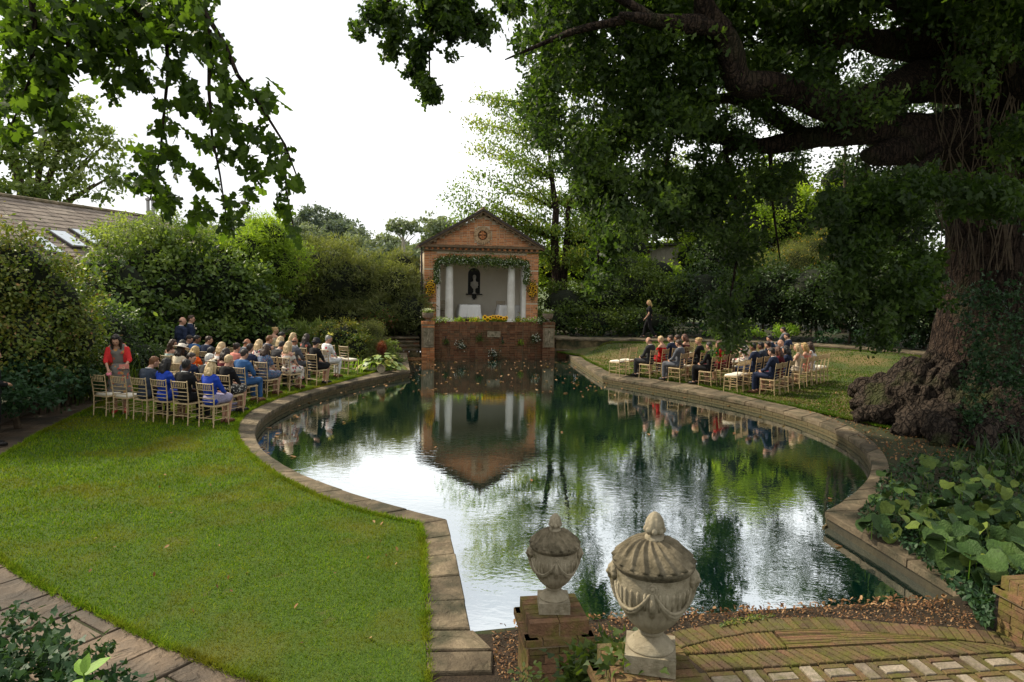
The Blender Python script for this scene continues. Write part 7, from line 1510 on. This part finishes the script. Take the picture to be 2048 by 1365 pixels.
# ------------------------------------------------------------------ near oak at the left whose sprays hang into view
no = empty('near_oak', (-7.6, 3.0, 0)); tag(no, 'near oak whose leafy sprays hang into the sky at the upper left', 'tree'); nb = np.array([-7.6, 3.0, 0.0])
b_ = MB(); b_.tube([(0, 0, -.2), (.1, 0, 2.5), (.3, .2, 5), (.8, .6, 7.5)], [.75, .55, .48, .3], 20, lump=.3, ridges=9, rdep=.08); b_.build('trunk', M_bark, no, smooth=True)
def nlimb(pts, r0, r1=.006, n=7, name='branch'):
    q = [tuple(P(*p) - nb) for p in pts]; b_ = MB(); b_.tube(q, list(np.linspace(r0, r1, len(q))), n, lump=.2); b_.build(name, M_bark, no)
b_ = MB(); b_.tube([(.3, .2, 5), tuple(P(-40, -160, 5.5) - nb), tuple(P(230, -20, 6.2) - nb), tuple(P(285, 35, 6.3) - nb), tuple(P(340, 60, 6.4) - nb)], [.3, .2, .07, .045, .02], 9, lump=.2); b_.build('limb', M_bark, no)
nlimb([(250, -20, 6.2), (400, 10, 6.2), (450, 90, 6.2), (475, 150, 6.2), (520, 210, 6.3), (570, 290, 6.4), (600, 370, 6.4)], .03)
nlimb([(330, 40, 6.3), (337, 140, 6.3), (328, 230, 6.3), (320, 320, 6.3), (300, 400, 6.3)], .018); nlimb([(420, 60, 6.2), (418, 180, 6.2), (424, 270, 6.2), (440, 350, 6.2), (455, 450, 6.2)], .018)
nlimb([(570, 290, 6.4), (572, 380, 6.4), (590, 470, 6.4)], .010); nlimb([(60, -40, 5.6), (70, 60, 5.7), (60, 160, 5.8), (20, 260, 5.8)], .03); nlimb([(150, -40, 5.8), (140, 80, 5.9), (110, 200, 6.0), (125, 250, 6)], .025); nlimb([(240, 0, 6.2), (250, 80, 6.2), (270, 150, 6.2)], .02)
SPR = [([(0, -20), (60, 40), (120, 20), (200, 10), (300, 0), (420, -10)], 34, 1500), ([(0, 60), (60, 80), (140, 70), (220, 60), (300, 60), (350, 40)], 32, 1250), ([(10, 130), (80, 140), (150, 110)], 34, 620), ([(0, 200), (50, 210), (110, 190), (130, 150)], 30, 560), ([(0, 265), (50, 270)], 22, 170), ([(105, 220), (125, 255), (145, 240)], 20, 110),
       ([(170, 100), (200, 140), (250, 160), (300, 165)], 20, 300), ([(225, 165), (230, 200)], 12, 45), ([(180, 60), (230, 110), (290, 130)], 24, 300), ([(350, 0), (400, 30), (410, 70), (440, 100)], 28, 380), ([(300, 70), (350, 75), (390, 90)], 24, 220), ([(400, 100), (445, 140), (450, 190), (470, 210)], 22, 260), ([(330, 130), (345, 145), (360, 125)], 14, 60),
       ([(370, 150), (375, 180), (400, 200)], 17, 110), ([(470, 165), (500, 190), (540, 185), (530, 215)], 20, 190), ([(320, 205), (345, 215), (380, 210)], 12, 70), ([(380, 215), (420, 230), (450, 225), (445, 250)], 17, 140), ([(440, 255), (480, 262), (530, 270), (555, 300), (570, 320)], 21, 260), ([(300, 260), (330, 250), (360, 265)], 14, 80), ([(280, 300), (300, 320), (330, 300)], 18, 120),
       ([(265, 380), (290, 350), (310, 370), (340, 400)], 20, 200), ([(330, 400), (345, 425), (330, 435)], 12, 60), ([(345, 300), (360, 330), (350, 350)], 14, 80), ([(395, 290), (430, 285), (450, 300)], 14, 90), ([(390, 340), (400, 360), (430, 370)], 15, 80), ([(400, 400), (410, 430), (380, 440), (385, 445)], 14, 90), ([(450, 320), (480, 300), (500, 330), (520, 360)], 19, 190),
       ([(460, 400), (455, 430), (470, 450), (450, 470)], 15, 120), ([(490, 380), (500, 400), (480, 420)], 14, 70), ([(540, 320), (560, 360), (600, 365)], 14, 100), ([(565, 390), (560, 410), (575, 430)], 12, 70), ([(575, 440), (590, 465), (595, 485)], 9, 40), ([(575, 370), (600, 355)], 8, 25)]
LP = []; LT = []; Xs = []
for pts, w_, n in SPR:
    A, _ = resample(pts, 40); i_ = r_.integers(0, 40, int(n * .44)); q = A[i_] + r_.normal(0, w_ * .46, (len(i_), 2)); Y_ = 6.3 + r_.normal(0, .28, len(i_)) - (q[:, 0] < 170) * .3
    for a, b_ in zip(q, Y_): LP.append(P(a[0], a[1], b_) - nb)
LP = np.array(LP); link('leaves', leaf_mesh('leaves', LP, .135, 'oak', .7, .3, None, None, 12), M_leaf['oaklit'], no); BUD[0] += len(LP) * 12
print('LEAF TRIS', BUD[0])
# ------------------------------------------------------------------ foreground: paving, piers, urns, big leaves
pv = empty('brick_paving'); tag(pv, kind='structure')
sheet('soil', [G(905, 1262), G(985, 1262), G(1060, 1246), G(1200, 1233), G(1420, 1221), G(1640, 1208), G(1800, 1198), G(1930, 1190), (6.2, 6.6), (6.2, 1.5), (-.4, 1.5), G(850, 1420), G(855, 1345)], [], -.028, mnoise('gravelly_soil', (.020, .013, .008), (.085, .055, .032), 40, .95, 1.0, 60, c3=(.03, .022, .012), s3=2.2, t3=.5), .25, flat=True)
F1 = [(1300, 1279), (1328, 1268), (1361, 1258), (1406, 1250), (1464, 1242.5), (1533, 1236.6), (1592, 1233.7), (1640, 1232.8), (1720, 1239), (1809, 1247), (1899, 1253.5), (1990, 1262), (2080, 1275)]
N1 = [(1330, 1306), (1350, 1300), (1367, 1293), (1402, 1283.5), (1435, 1275.7), (1494, 1265), (1543, 1261), (1592, 1258.5), (1640, 1258), (1720, 1261.4), (1809, 1269), (1907, 1278), (2000, 1288), (2090, 1300)]
F2 = [(1375, 1309), (1435, 1307), (1494, 1302), (1572, 1298), (1640, 1294.5), (1740, 1289), (1819, 1285), (1907, 1280.5), (2000, 1289), (2090, 1301)]
N2 = [(1408, 1341), (1509, 1334), (1575, 1331), (1640, 1326), (1760, 1318), (1899, 1309.5), (2048, 1301), (2120, 1296)]
def course(far, near, w=.068, skew=0.0, name='brick', mat=M_brickpave, hh=0.0, n=None, jitter=.003):
    A, la = resample(GL(far), 400); B_, lb = resample(GL(near), 400); n = n or int((la + lb) / 2 / (w + .009))
    for i in range(n):
        a0, a1 = int(i / n * 399), int((i + 1) / n * 399); k_ = int(skew * 399); b0, b1 = np.clip(a0 + k_, 0, 399), np.clip(a1 + k_, 0, 399)
        q = [B_[b0], B_[b1], A[a1], A[a0]]; 
        if np.linalg.norm(q[0] - q[1]) < .01 and np.linalg.norm(q[2] - q[3]) < .01: continue
        def _in(a, b__, g): return a + (b__ - a) * min(.3, g / (np.linalg.norm(b__ - a) + 1e-6))
        q0, q1, q2, q3 = q; q = [_in(q0, q1, .0075), _in(q1, q0, .0075), _in(q2, q3, .0075), _in(q3, q2, .0075)]; q0, q1, q2, q3 = q; q = [tuple(v) for v in (_in(q0, q3, .006), _in(q1, q2, .006), _in(q2, q1, .006), _in(q3, q0, .006))]
        mb = MB(); mb.prism(q, -.06, hh + random.uniform(-jitter, jitter), bev=.005); mb.build(name, mat, pv)
course(F1, N1, skew=.008); course(F2, N2, skew=.008)
LF = [(1350, 1303), (1367, 1294.5), (1402, 1285), (1435, 1277), (1494, 1266.5), (1543, 1262.5)]; LN = [(1377, 1307), (1435, 1304.5), (1494, 1299.5), (1572, 1296), (1592, 1295.2)]
course(LF, [(a, b_ - 1) for a, b_ in LN], w=.028, skew=-.09, name='edge_tile', mat=M_brickmoss, hh=.002)
RF = [(1549, 1262.5), (1592, 1260), (1640, 1259.5), (1720, 1263), (1809, 1270.5), (1895, 1277.5)]; RN = [(1576, 1295.5), (1640, 1292.5), (1740, 1287), (1819, 1283), (1900, 1279)]
A, _ = resample(GL(RF), 22); B_, _ = resample(GL(RN), 22)
for k_ in range(11):
    f0, f1 = k_ / 11, (k_ + .78) / 11; s0 = random.randint(0, 2)
    for a, b_ in ((0, 6 + s0), (6 + s0, 13 + s0), (13 + s0, 21)):
        q = [tuple(A[i] + (B_[i] - A[i]) * f0) for i in range(a, b_ + 1)] + [tuple(A[i] + (B_[i] - A[i]) * f1) for i in range(b_, a - 1, -1)]
        if k_ > 2 and k_ % 3 and np.linalg.norm(A[b_] - B_[b_]) < .012 and b_ - a > 30: continue
        q[0] = tuple(np.array(q[0]) + (np.array(q[1]) - np.array(q[0])) * .04)
        mb = MB(); mb.prism(q[::-1], -.05, .002 + random.uniform(-.002, .002)); mb.build('edge_tile', M_brickmoss, pv)
# stack of bricks along the near pier
for i in range(12):
    f = i / 11; a = np.array(G(1330 + 85 * f, 1292 + 90 * f)); d = np.array([1.0, .06]); nrm = np.array([-.06, 1.0]); q = [a - d * .21, a, a + nrm * .062, a - d * .21 + nrm * .062]; mb = MB(); mb.prism([tuple(p) for p in q], -.05, random.uniform(-.002, .003), bev=.005); mb.build('brick', M_brickpave, pv)
# basket weave with stone setts
o0 = np.array(G(1410, 1343)); o1 = np.array(G(2048, 1302.5)); ux = (o1 - o0) / np.linalg.norm(o1 - o0); uy = np.array([ux[1], -ux[0]]); cs = .235
for j in range(9):
    for i in range(-3, 20):
        o_ = o0 + ux * i * cs + uy * (j * cs + .008); hor = (i + j) % 2 == 0; c_ = o_ + (ux + uy) * cs / 2
        pp_ = proj((c_[0], c_[1], 0));
        if pp_[0] < 1330 + j * 30 or c_[1] < 2.6 or c_[0] > 5.6: continue
        for a0, a1, st_ in ((0, .27, 0), (.27, .73, 1), (.73, 1, 0)):
            g = .009; x0, x1, y0, y1 = (g, cs - g, a0 * cs + g * .6, a1 * cs - g * .6) if hor else (a0 * cs + g * .6, a1 * cs - g * .6, g, cs - g)
            if st_: x0 += .004; x1 -= .004; y0 += .004; y1 -= .004
            q = [tuple(o_ + ux * a + uy * b_) for a, b_ in ((x0, y0), (x0, y1), (x1, y1), (x1, y0))]
            mb = MB(); mb.prism(q, -.05, random.uniform(-.003, .004) + (.003 if st_ else 0), bev=.005); mb.build('stone_sett' if st_ else 'brick', M_stonesett if st_ else M_brickpave, pv)
# brick piers
def pier(name, cx_, cy_, top, rz, w, lab, z0=0.0, nsold=6):
    o = empty(name, (cx_, cy_, z0), rz); tag(o, lab, 'pier', 'brick piers of the garden steps'); H = top - z0
    mb = MB(); mb.box((0, 0, H / 2 - .06), (w - .02, w - .02, H - .12)); mb.box((0, 0, H - .145), (w + .062, w + .062, .048)); mb.box((0, 0, H - .07), (w - .012, w - .012, .10)); mb.build('mortar_core', M_mortardark, o)
    it = []; n = nsold; sw = w / n
    for i in range(n): it.append(((0, -w / 2 + (i + .5) * sw, H - .055), (w * .5 - .005, sw - .008, .11), 0)); it[-1] = ((-w / 4, *it[-1][0][1:]), it[-1][1], 0); it.append(((w / 4, -w / 2 + (i + .5) * sw, H - .055), (w * .5 - .008, sw - .008, .11), 0))
    z = H - .11 - .0325; r0 = 0
    while z > .0:
        ww = w + (.07 if r0 == 0 else .0); hh = .05 if r0 == 0 else .065; off = 0 if r0 % 2 else .5
        if r0 == 0: z += .012
        for face in range(4):
            L_ = ww; xs_ = [0, .5, 1] if (r0 + face) % 2 else [0, .25, .75, 1]
            for a, b_ in zip(xs_[:-1], xs_[1:]):
                l_ = (b_ - a) * L_ - .009; m_ = (a + b_) / 2 * L_ - L_ / 2; dd = ww / 2 - .045
                q = {0: (m_, -dd), 1: (dd, m_), 2: (m_, dd), 3: (-dd, m_)}[face]; it.append(((q[0], q[1], z), (l_, .10, hh) if face % 2 == 0 else (.10, l_, hh), 0))
        z -= .072 + (.0 if r0 else -.004); r0 += 1
    seen = []
    for (c_, s_, a) in it:
        mb = MB(); mb.box((0, 0, 0), s_); mb.build('brick', M_brickmoss, o, loc=(c_[0], c_[1], c_[2]), rot=(0, 0, random.uniform(-.006, .006)))
    return o
P1 = (0.345, 4.93); pier('brick_pier', P1[0], P1[1], .575, R(9), .44, 'mossy square brick pier carrying the smaller looking urn at the pool end')
P2 = (0.672, 3.06); pier('brick_pier', P2[0], P2[1], 1.235, R(9), .40, 'brick pier hidden beneath the large near urn, ivy at its side')
c3 = np.array(G(1979, 1251)); P3 = (c3[0] + .30, c3[1] - .30); pier('brick_pier', P3[0], P3[1], .50, R(9), .52, 'brick pier cut off by the right edge of the picture')
mb = MB(); mb.box((P3[0] + .25, P3[1] - .75, .22), (.42, 1.3, .44)); fw = mb.build('brick_wall', M_brickdark, None); fw.location = (0, 0, 0); tag(fw, 'low brick wall running from the right pier towards the viewer', 'wall')
# urns
def urn(x, y, z, rz, lab, s=1.0):
    o = empty('stone_urn', (x, y, z), rz); o.scale = (s,) * 3; tag(o, lab, 'urn', 'lidded stone urns on the piers')
    mb = MB(); mb.box((0, 0, .05), (.275, .275, .10)); mb.build('plinth', M_urn, o)
    mb = MB(); mb.lathe([(.130, .10), (.132, .112), (.122, .118), (.118, .125), (.108, .138), (.082, .155), (.064, .168), (.058, .178), (.070, .184), (.072, .194), (.062, .200), (.06, .205)], n=40); mb.build('foot', M_urn, o, smooth=True)
    pr = [(.055, .195), (.072, .205), (.105, .232), (.138, .27), (.164, .315), (.184, .365), (.195, .42), (.200, .48), (.203, .54), (.206, .552), (.206, .556)]
    def fl(i, th, r, z_):
        if z_ < .41 and i > 0: return r * (1 + .05 * (abs(math.sin(th * 12)) - .5) * min(1, (.41 - z_) * 12)), z_
        return r, z_
    fine = []; 
    for z_ in np.linspace(.195, .555, 44): fine.append((float(np.interp(z_, [p[1] for p in pr], [p[0] for p in pr])), float(z_)))
    mb = MB(); mb.lathe(fine, n=144, mod=fl); bowl = mb.build('bowl', M_urn, o, smooth=True)
    fm = MB()   # recessed flutes read as a row of raised tongues
    for i in range(32):
        th = i * 2 * math.pi / 32; 
        if abs(((th - math.pi / 4) % (math.pi / 2)) - math.pi / 4) < .12: continue
        rr_ = .2; fm.tube([(math.cos(th) * (rr_ - .003), math.sin(th) * (rr_ - .003), .485), (math.cos(th) * (rr_ - .001), math.sin(th) * (rr_ - .001), .470), (math.cos(th) * (rr_ - .006), math.sin(th) * (rr_ - .006), .43), (math.cos(th) * (rr_ - .014), math.sin(th) * (rr_ - .014), .385)], [.004, .011, .010, .007], 6)
    fm.build('fluting', M_urn, o, smooth=True)
    mb = MB(); mb.lathe([(.19, .548), (.208, .553), (.211, .562), (.214, .568), (.224, .575), (.227, .592), (.222, .60), (.16, .605)], n=60); mb.build('rim', M_urnlid, o, smooth=True)
    lid = []
    for k_ in np.linspace(0, 1, 20): lid.append((.219 - .177 * k_ ** 1.05, .598 + .118 * math.sin(k_ * math.pi / 2) ** .95))
    def lm(i, th, r, z_):
        k_ = i / 19; w_ = 18; ph = th * w_ + k_ * 9; rib = (1 - abs(math.sin(ph / 2))) ** 1.4; amp = math.sin(math.pi * min(1, k_ * .86 + .16)) * .027 + .003; return r * (1 + .07 * rib * (1 - min(1, k_ * 4))), z_ + (rib - .3) * amp
    mb = MB(); mb.lathe(lid, n=252, mod=lm); mb.build('lid', M_urnlid, o, smooth=True)
    mb = MB(); mb.lathe([(.050, .70), (.052, .738), (.038, .746), (.028, .752), (.026, .760), (.03, .765)], n=30); mb.lathe([(.026, .76), (.044, .772), (.052, .795), (.050, .82), (.042, .85), (.027, .878), (.010, .894), (.001, .897)], n=60, mod=lambda i, th, r, z_: (r * (1 + .10 * abs(math.sin(th * 4)) ), z_))
    for i in range(8):
        th = i * math.pi / 4; mb.ball((math.cos(th) * .044, math.sin(th) * .044, .785), (.018, .018, .025), 8, 6)
    mb.v = [(v[0], v[1], .70 + (v[2] - .70) * .88 - .005) for v in mb.v]; mb.build('finial', M_urn, o, smooth=True)
    for i in range(4):      # swags between rosettes
        a0 = i * math.pi / 2 + math.pi / 2 * 0 - math.pi / 4 * 0; 
        for off_, rad_, dz in ((0, .013, 0), (.004, .009, .022), (.0, .009, -.02)):
            pts = []
            for t_ in np.linspace(0, 1, 17):
                th = a0 + t_ * math.pi / 2; sag = .165 * (1 - (2 * t_ - 1) ** 2) ** 1.0; z_ = .51 - sag + dz * (1 - abs(2 * t_ - 1)); rr_ = float(np.interp(z_, [p[1] for p in pr], [p[0] for p in pr])) + .004 + off_; pts.append((math.cos(th) * rr_, math.sin(th) * rr_, z_))
            mb = MB(); mb.tube(pts, [rad_ * (.6 + .5 * math.sin(math.pi * t_)) for t_ in np.linspace(0, 1, 17)], 8); mb.build('swag', M_urn, o, smooth=True)
    for i in range(2):
        th = -math.pi / 2 + i * math.pi; T = Matrix.Rotation(th, 4, 'Z') @ Matrix.Translation((.203, 0, .515)) @ Matrix.Rotation(R(90), 4, 'Y'); mb = MB(); mb.lathe([(.026, -.01), (.026, .008), (.020, .012), (.016, .008), (.012, .008), (.010, .016), (.001, .018)], n=18); mb.v = [tuple(T @ Vector(v)) for v in mb.v]; rs_ = mb.build('rosette', M_urn, o, smooth=True)
        mb = MB(); mb.tube([(.2, 0, .49), (.2, 0, .45), (.195, .002, .40), (.182, 0, .35)], [.013, .018, .018, .012], 7); mb.tube([(.214, -.006, .46), (.215, .006, .44), (.211, -.006, .42), (.207, .006, .40), (.202, -.005, .38)], .005, 5); mb.v = [tuple(Matrix.Rotation(th, 4, 'Z') @ Vector(v)) for v in mb.v]; mb.build('pendant', M_urn, o, smooth=True)
    for s_ in (-1, 1):       # lion masks on the flanks
        mb = MB(); mb.ball((.185, 0, .52), (.032, .036, .048)); mb.ball((.213, 0, .505), (.018, .02, .016)); mb.ball((.205, 0, .48), (.016, .018, .014)); mb.ball((.212, .0, .525), (.010, .009, .022))
        for q_ in range(11):
            t_ = q_ / 10 * math.pi * 1.5 - .25 * math.pi; mb.ball((.178, math.cos(t_) * .042, .525 + math.sin(t_) * .050), (.020, .016, .018), 8, 6)
        for dy in (-.016, .016): mb.ball((.213, dy, .533), (.007, .008, .007), 6, 5)
        mb.tube([(.18, 0, .47), (.172, 0, .42), (.160, 0, .37), (.140, 0, .32)], [.030, .028, .022, .010], 8)
        mb.v = [(v[0] + .030, v[1], v[2]) for v in mb.v]; me = remesh(mb, .0065, 1, 'mask'); m2 = link('lion_mask', me, M_urn, o, rot=(0, 0, 0 if s_ > 0 else math.pi))
    return o
US = .835
urn(P1[0], P1[1], .578, R(9 - 8), 'stone urn with fluted lid on the mossy pier, the left one before the pool', US)
urn(P2[0], P2[1], 1.238, R(-12), 'largest looking stone urn, nearest the viewer, pale with draped swags', US)
urn(P3[0] + .02, P3[1] + .02, .50, R(0), 'stone urn just entering the right edge over the big leaves', US)
# ivy beside the near urn
def ivypatch(name, lab, pxs, n, leaf, mat='ivy', sg=.05, seed=1, shape='ivy', base=None, up=.9, cat='ivy'):
    r_ = np.random.default_rng(seed); L_ = []
    for px, py, Y, w in pxs: L_.append(P(px, py, Y) + r_.normal(size=(int(n * w), 3)) * sg * (1.3, 1, .8))
    L_ = np.concatenate(L_); c_ = L_.mean(0); o = empty(name, tuple(c_)); tag(o, lab, cat); link('leaves', leaf_mesh('leaves', L_ - c_, leaf, shape, .3, up, None, None, seed), M_leaf[mat], o)
    b_ = MB()
    for i in range(7): a = L_[r_.integers(len(L_))] - c_; d = L_[r_.integers(len(L_))] - c_; b_.tube([tuple(a), tuple((a + d) / 2 - (0, 0, .03)), tuple(d)], .004, 4)
    b_.build('stems', M_twig, o); return o
ivypatch('ivy', 'glossy ivy climbing at the left of the near urn', [(1150, 1350, 3.3, 1), (1180, 1325, 3.35, 1), (1210, 1315, 3.4, 1), (1240, 1300, 3.35, 1), (1250, 1335, 3.2, 1), (1200, 1350, 3.3, 1), (1225, 1360, 3.2, 1), (1160, 1375, 3.25, 1), (1262, 1350, 3.0, .8), (1265, 1310, 3.05, .4)], 120, .048, 'mid', .055, 5)
ivypatch('seedling', 'small light green seedling left of the mossy pier', [(1050, 1350, 4.5, 1), (1062, 1362, 4.5, 1)], 26, .045, 'pale', .04, 6, 'oval', cat='plant')
for i, (px, py, Y) in enumerate([(1128, 1345, 3.3)]): b_ = MB(); b_.v = [tuple(np.array(v) * .07) for v in _l]; b_.f = list(_f); b_.t = [0] * len(_l); o = b_.build('fallen_leaf', M_leaf['dead'], None, loc=tuple(P(px, py, Y)), rot=(.9, .3, .8)); tag(o, 'orange brown leaf caught in the ivy beside the mossy pier', 'leaf')
# bottom left ivy mound and lime plant
shrub('ivy_mound', 'glossy dark ivy mound in the bottom left corner', 'ivy', [(30, 1345, 3.9, .42, .4, .22), (-60, 1330, 4.1, .5, .5, .35), (110, 1385, 3.7, .42, .4, .18), (190, 1420, 3.6, .4, .3, .15)], .055, 'ivy', 'ivy', 1.6, .05, seed=41, stems=False, per=12)
lp_ = P(168, 1352, 3.35); lm_ = empty('lime_seedling', tuple(lp_ - (0, 0, .25))); tag(lm_, 'bright lime leaved seedling beside the bottom left ivy', 'plant'); M_limel = mplain('lime_big_leaf', (.14, .25, .025), .6, v=.3)
for a, t_, s_, z in ((2.3, -.15, .13, .25), (.9, -.2, .14, .25), (2.9, .35, .11, .21), (.1, .4, .12, .21), (1.6, -.9, .10, .26), (4.0, .5, .09, .2)): link('leaf', BL, M_limel, lm_, loc=(0, 0, z), rot=(-t_ + .25, 0, a - math.pi / 2), scale=(s_ * .85, s_ * 1.0, s_))
b_ = MB(); b_.tube([(0, 0, -.2), (0, 0, .27)], .004, 5); b_.build('stem', M_leaf['lime'], lm_)
# big-leaved bed on the right
M_big = mtint('big_leaf', [(.018, .040, .010), (.038, .075, .018), (.065, .110, .028), (.13, .17, .03)], .5, 0, .12, None, .7, 45)
bgp = [(1765, 935), (1850, 905), (1950, 912), (2060, 905), (2090, 1040), (2080, 1130), (2020, 1135), (1950, 1150), (1890, 1120), (1850, 1085), (1800, 1050), (1745, 1055), (1722, 1020), (1760, 985)]
bed = empty('big_leaved_plant', (G(1900, 1040)[0], G(1900, 1040)[1], 0)); tag(bed, 'bed of large rounded green leaves overhanging the right coping', 'plant')
_h = [(0, 0, 0), (.30, -.06, .05), (.50, .22, .06), (.46, .58, .02), (.22, .88, -.06), (0, 1, -.12), (-.22, .88, -.06), (-.46, .58, .02), (-.50, .22, .06), (-.30, -.06, .05), (0, .3, -.04), (0, .65, -.05)]
_hf = [(0, 1, 2, 10), (2, 3, 11, 10), (3, 4, 5, 11), (5, 6, 7, 11), (7, 8, 10, 11), (8, 9, 0, 10)]
def hleaf(k_):
    rg = random.Random(k_); me = bpy.data.meshes.new('leaf'); me.from_pydata([(a * rg.uniform(.92, 1.08), b_, c_ * rg.uniform(.6, 2.2) + rg.uniform(-.03, .03) - .25 * (b_ - .3) ** 2 * rg.uniform(0, 1)) for a, b_, c_ in _h], [], _hf)
    bm = bmesh.new(); bm.from_mesh(me); bmesh.ops.subdivide_edges(bm, edges=bm.edges[:], cuts=1, use_grid_fill=True, smooth=.3); bm.to_mesh(me); bm.free(); me.polygons.foreach_set('use_smooth', np.ones(len(me.polygons), bool)); me.update(); return me
HLS = [hleaf(i) for i in range(6)]; rg = np.random.default_rng(5); cnt = 0; B0 = np.array(bed.location); spots = []
while cnt < 298:
    q = rg.uniform((1715, 900), (2095, 1160))
    if not inside(q[None], bgp)[0]: continue
    z = rg.uniform(.10, .50) * min(1, .35 + seg_dist(q[None], bgp, True)[0] / 45); g = G(q[0], q[1], z); cnt += 1; dd = math.hypot(*g); s_ = rg.uniform(.12, .23) * (1.15 if q[1] > 1000 else .8)
    az_ = rg.uniform(-1.0, 1.0) + (math.pi if rg.uniform() < .75 else 0); link('leaf', HLS[cnt % 6], M_big, bed, loc=(g[0] - B0[0], g[1] - B0[1], z), rot=(-rg.uniform(.0, 1.15), rg.uniform(-.45, .45), az_), scale=(s_,) * 3); spots.append((g[0], g[1], z))
b_ = MB()
for g in spots[::5]: b_.tube([(g[0] - B0[0], g[1] - B0[1], g[2]), (g[0] - B0[0] + .03, g[1] - B0[1] + .05, 0)], .006, 4)
b_.build('stalks', M_leaf['lime'], bed)
r_ = np.random.default_rng(6); q = r_.uniform((1700, 900), (2120, 1250), size=(9000, 2)); reg = [(1760, 945), (1830, 905), (2110, 900), (2110, 1150), (1990, 1150), (1970, 1250), (1940, 1210), (1860, 1135), (1800, 1085), (1740, 1062), (1715, 1030), (1750, 980)]
q = q[inside(q, reg)]; zz = np.abs(r_.normal(0, .10, len(q))) + .02; LL = np.array([(*G(a, b_, z_), z_) for (a, b_), z_ in zip(q, zz)]); lu = link('undergrowth', leaf_mesh('undergrowth', LL, .065, 'oval', .4, .5, None, None, 4), M_leaf['ivy'], None); tag(lu, 'small dark leaves under the big-leaved plants and by the right pier', 'undergrowth', kind='stuff')
q = r_.uniform((1900, 1150), (2000, 1290), size=(1500, 2)); reg = [(1935, 1200), (1990, 1160), (1985, 1255), (1960, 1250)]; q = q[inside(q, reg)]; zz = np.abs(r_.normal(0, .08, len(q))); LL = np.array([(*G(a, b_, z_), z_) for (a, b_), z_ in zip(q, zz)]); tag(link('ivy', leaf_mesh('ivy', LL, .05, 'ivy', .2, .6, None, None, 5), M_leaf['ivy'], None), 'ivy tuft at the left foot of the right pier', 'ivy')
# litter
def litter(name, lab, poly, n, size, seed, z=-.004, curl=.02, mat='dead', shape='oval'):
    r_ = np.random.default_rng(seed); X = np.array(poly); q = r_.uniform(X.min(0), X.max(0), size=(n, 2)); q = q[inside(q, poly)]; g = np.array([G(a, b_, 0) for a, b_ in q]); h = hgt(g[:, 0], g[:, 1]); L_ = np.c_[g, h + z + r_.uniform(0, curl, len(g))]
    o = link(name, leaf_mesh(name, L_, size, shape, .0, 2.2, None, None, seed), M_leaf[mat]); tag(o, lab, 'leaves', kind='stuff'); return o
litter('leaf_litter', 'band of curled brown leaves along the near pool edge', [(1000, 1247), (1200, 1226), (1420, 1217), (1640, 1202), (1760, 1192), (1900, 1192), (1910, 1212), (1760, 1212), (1640, 1222), (1420, 1232), (1200, 1243), (1010, 1258)], 2000, .045, 1, curl=.014, shape='oak')
litter('leaf_litter', 'small dead leaves and chippings on the soil around the piers', [(985, 1262), (1260, 1240), (1900, 1200), (1960, 1240), (1950, 1262), (1700, 1236), (1450, 1243), (1330, 1265), (1300, 1340), (1180, 1345), (1000, 1360), (985, 1300)], 9000, .022, 2)
litter('leaf_litter', 'fallen leaves on the grass below the great oak', [(1560, 800), (1700, 780), (1790, 850), (1950, 900), (1860, 930), (1780, 920), (1700, 860)], 2200, .06, 3)
litter('leaf_litter', 'sparse fallen leaves on the left lawn', [(40, 950), (420, 880), (800, 1050), (840, 1300), (500, 1320), (100, 1120)], 44, .05, 4, z=.03)
litter('leaf_litter', 'scattered leaves on the right lawn around the chairs', [(1180, 700), (1250, 690), (1650, 710), (1700, 770), (1500, 780), (1250, 755)], 700, .06, 5, z=.03)
litter('moss', 'green moss patches on the paving edge', [(1440, 1255), (1530, 1240), (1560, 1230), (1500, 1232), (1440, 1245)], 500, .03, 6, mat='yellow')
r_ = np.random.default_rng(9); pts = []
for i in range(2600):
    px, py = r_.uniform(985, 1960), r_.uniform(1195, 1345); 
    if py < 1262 - (px - 985) * .055 or (py > 1280 - (px - 1300) * .05 and px > 1290) or py > 1345 : continue
    pts.append(G(px, py, -.02))
b_ = MB()
for x, y in pts: s_ = random.uniform(.006, .013); b_.ball((x, y, s_ * .3 - .025), (s_, s_ * .8, s_ * .6), 5, 3, t=random.random())
g_ = b_.build('gravel', mtint('chippings', [(.03,.02,.014),(.08,.055,.035),(.16,.11,.075),(.07,.05,.035)], .9), None, tint=True); tag(g_, 'small stones scattered in the dark soil by the piers', 'gravel', kind='stuff')
print('OBJECTS', len(bpy.data.objects))
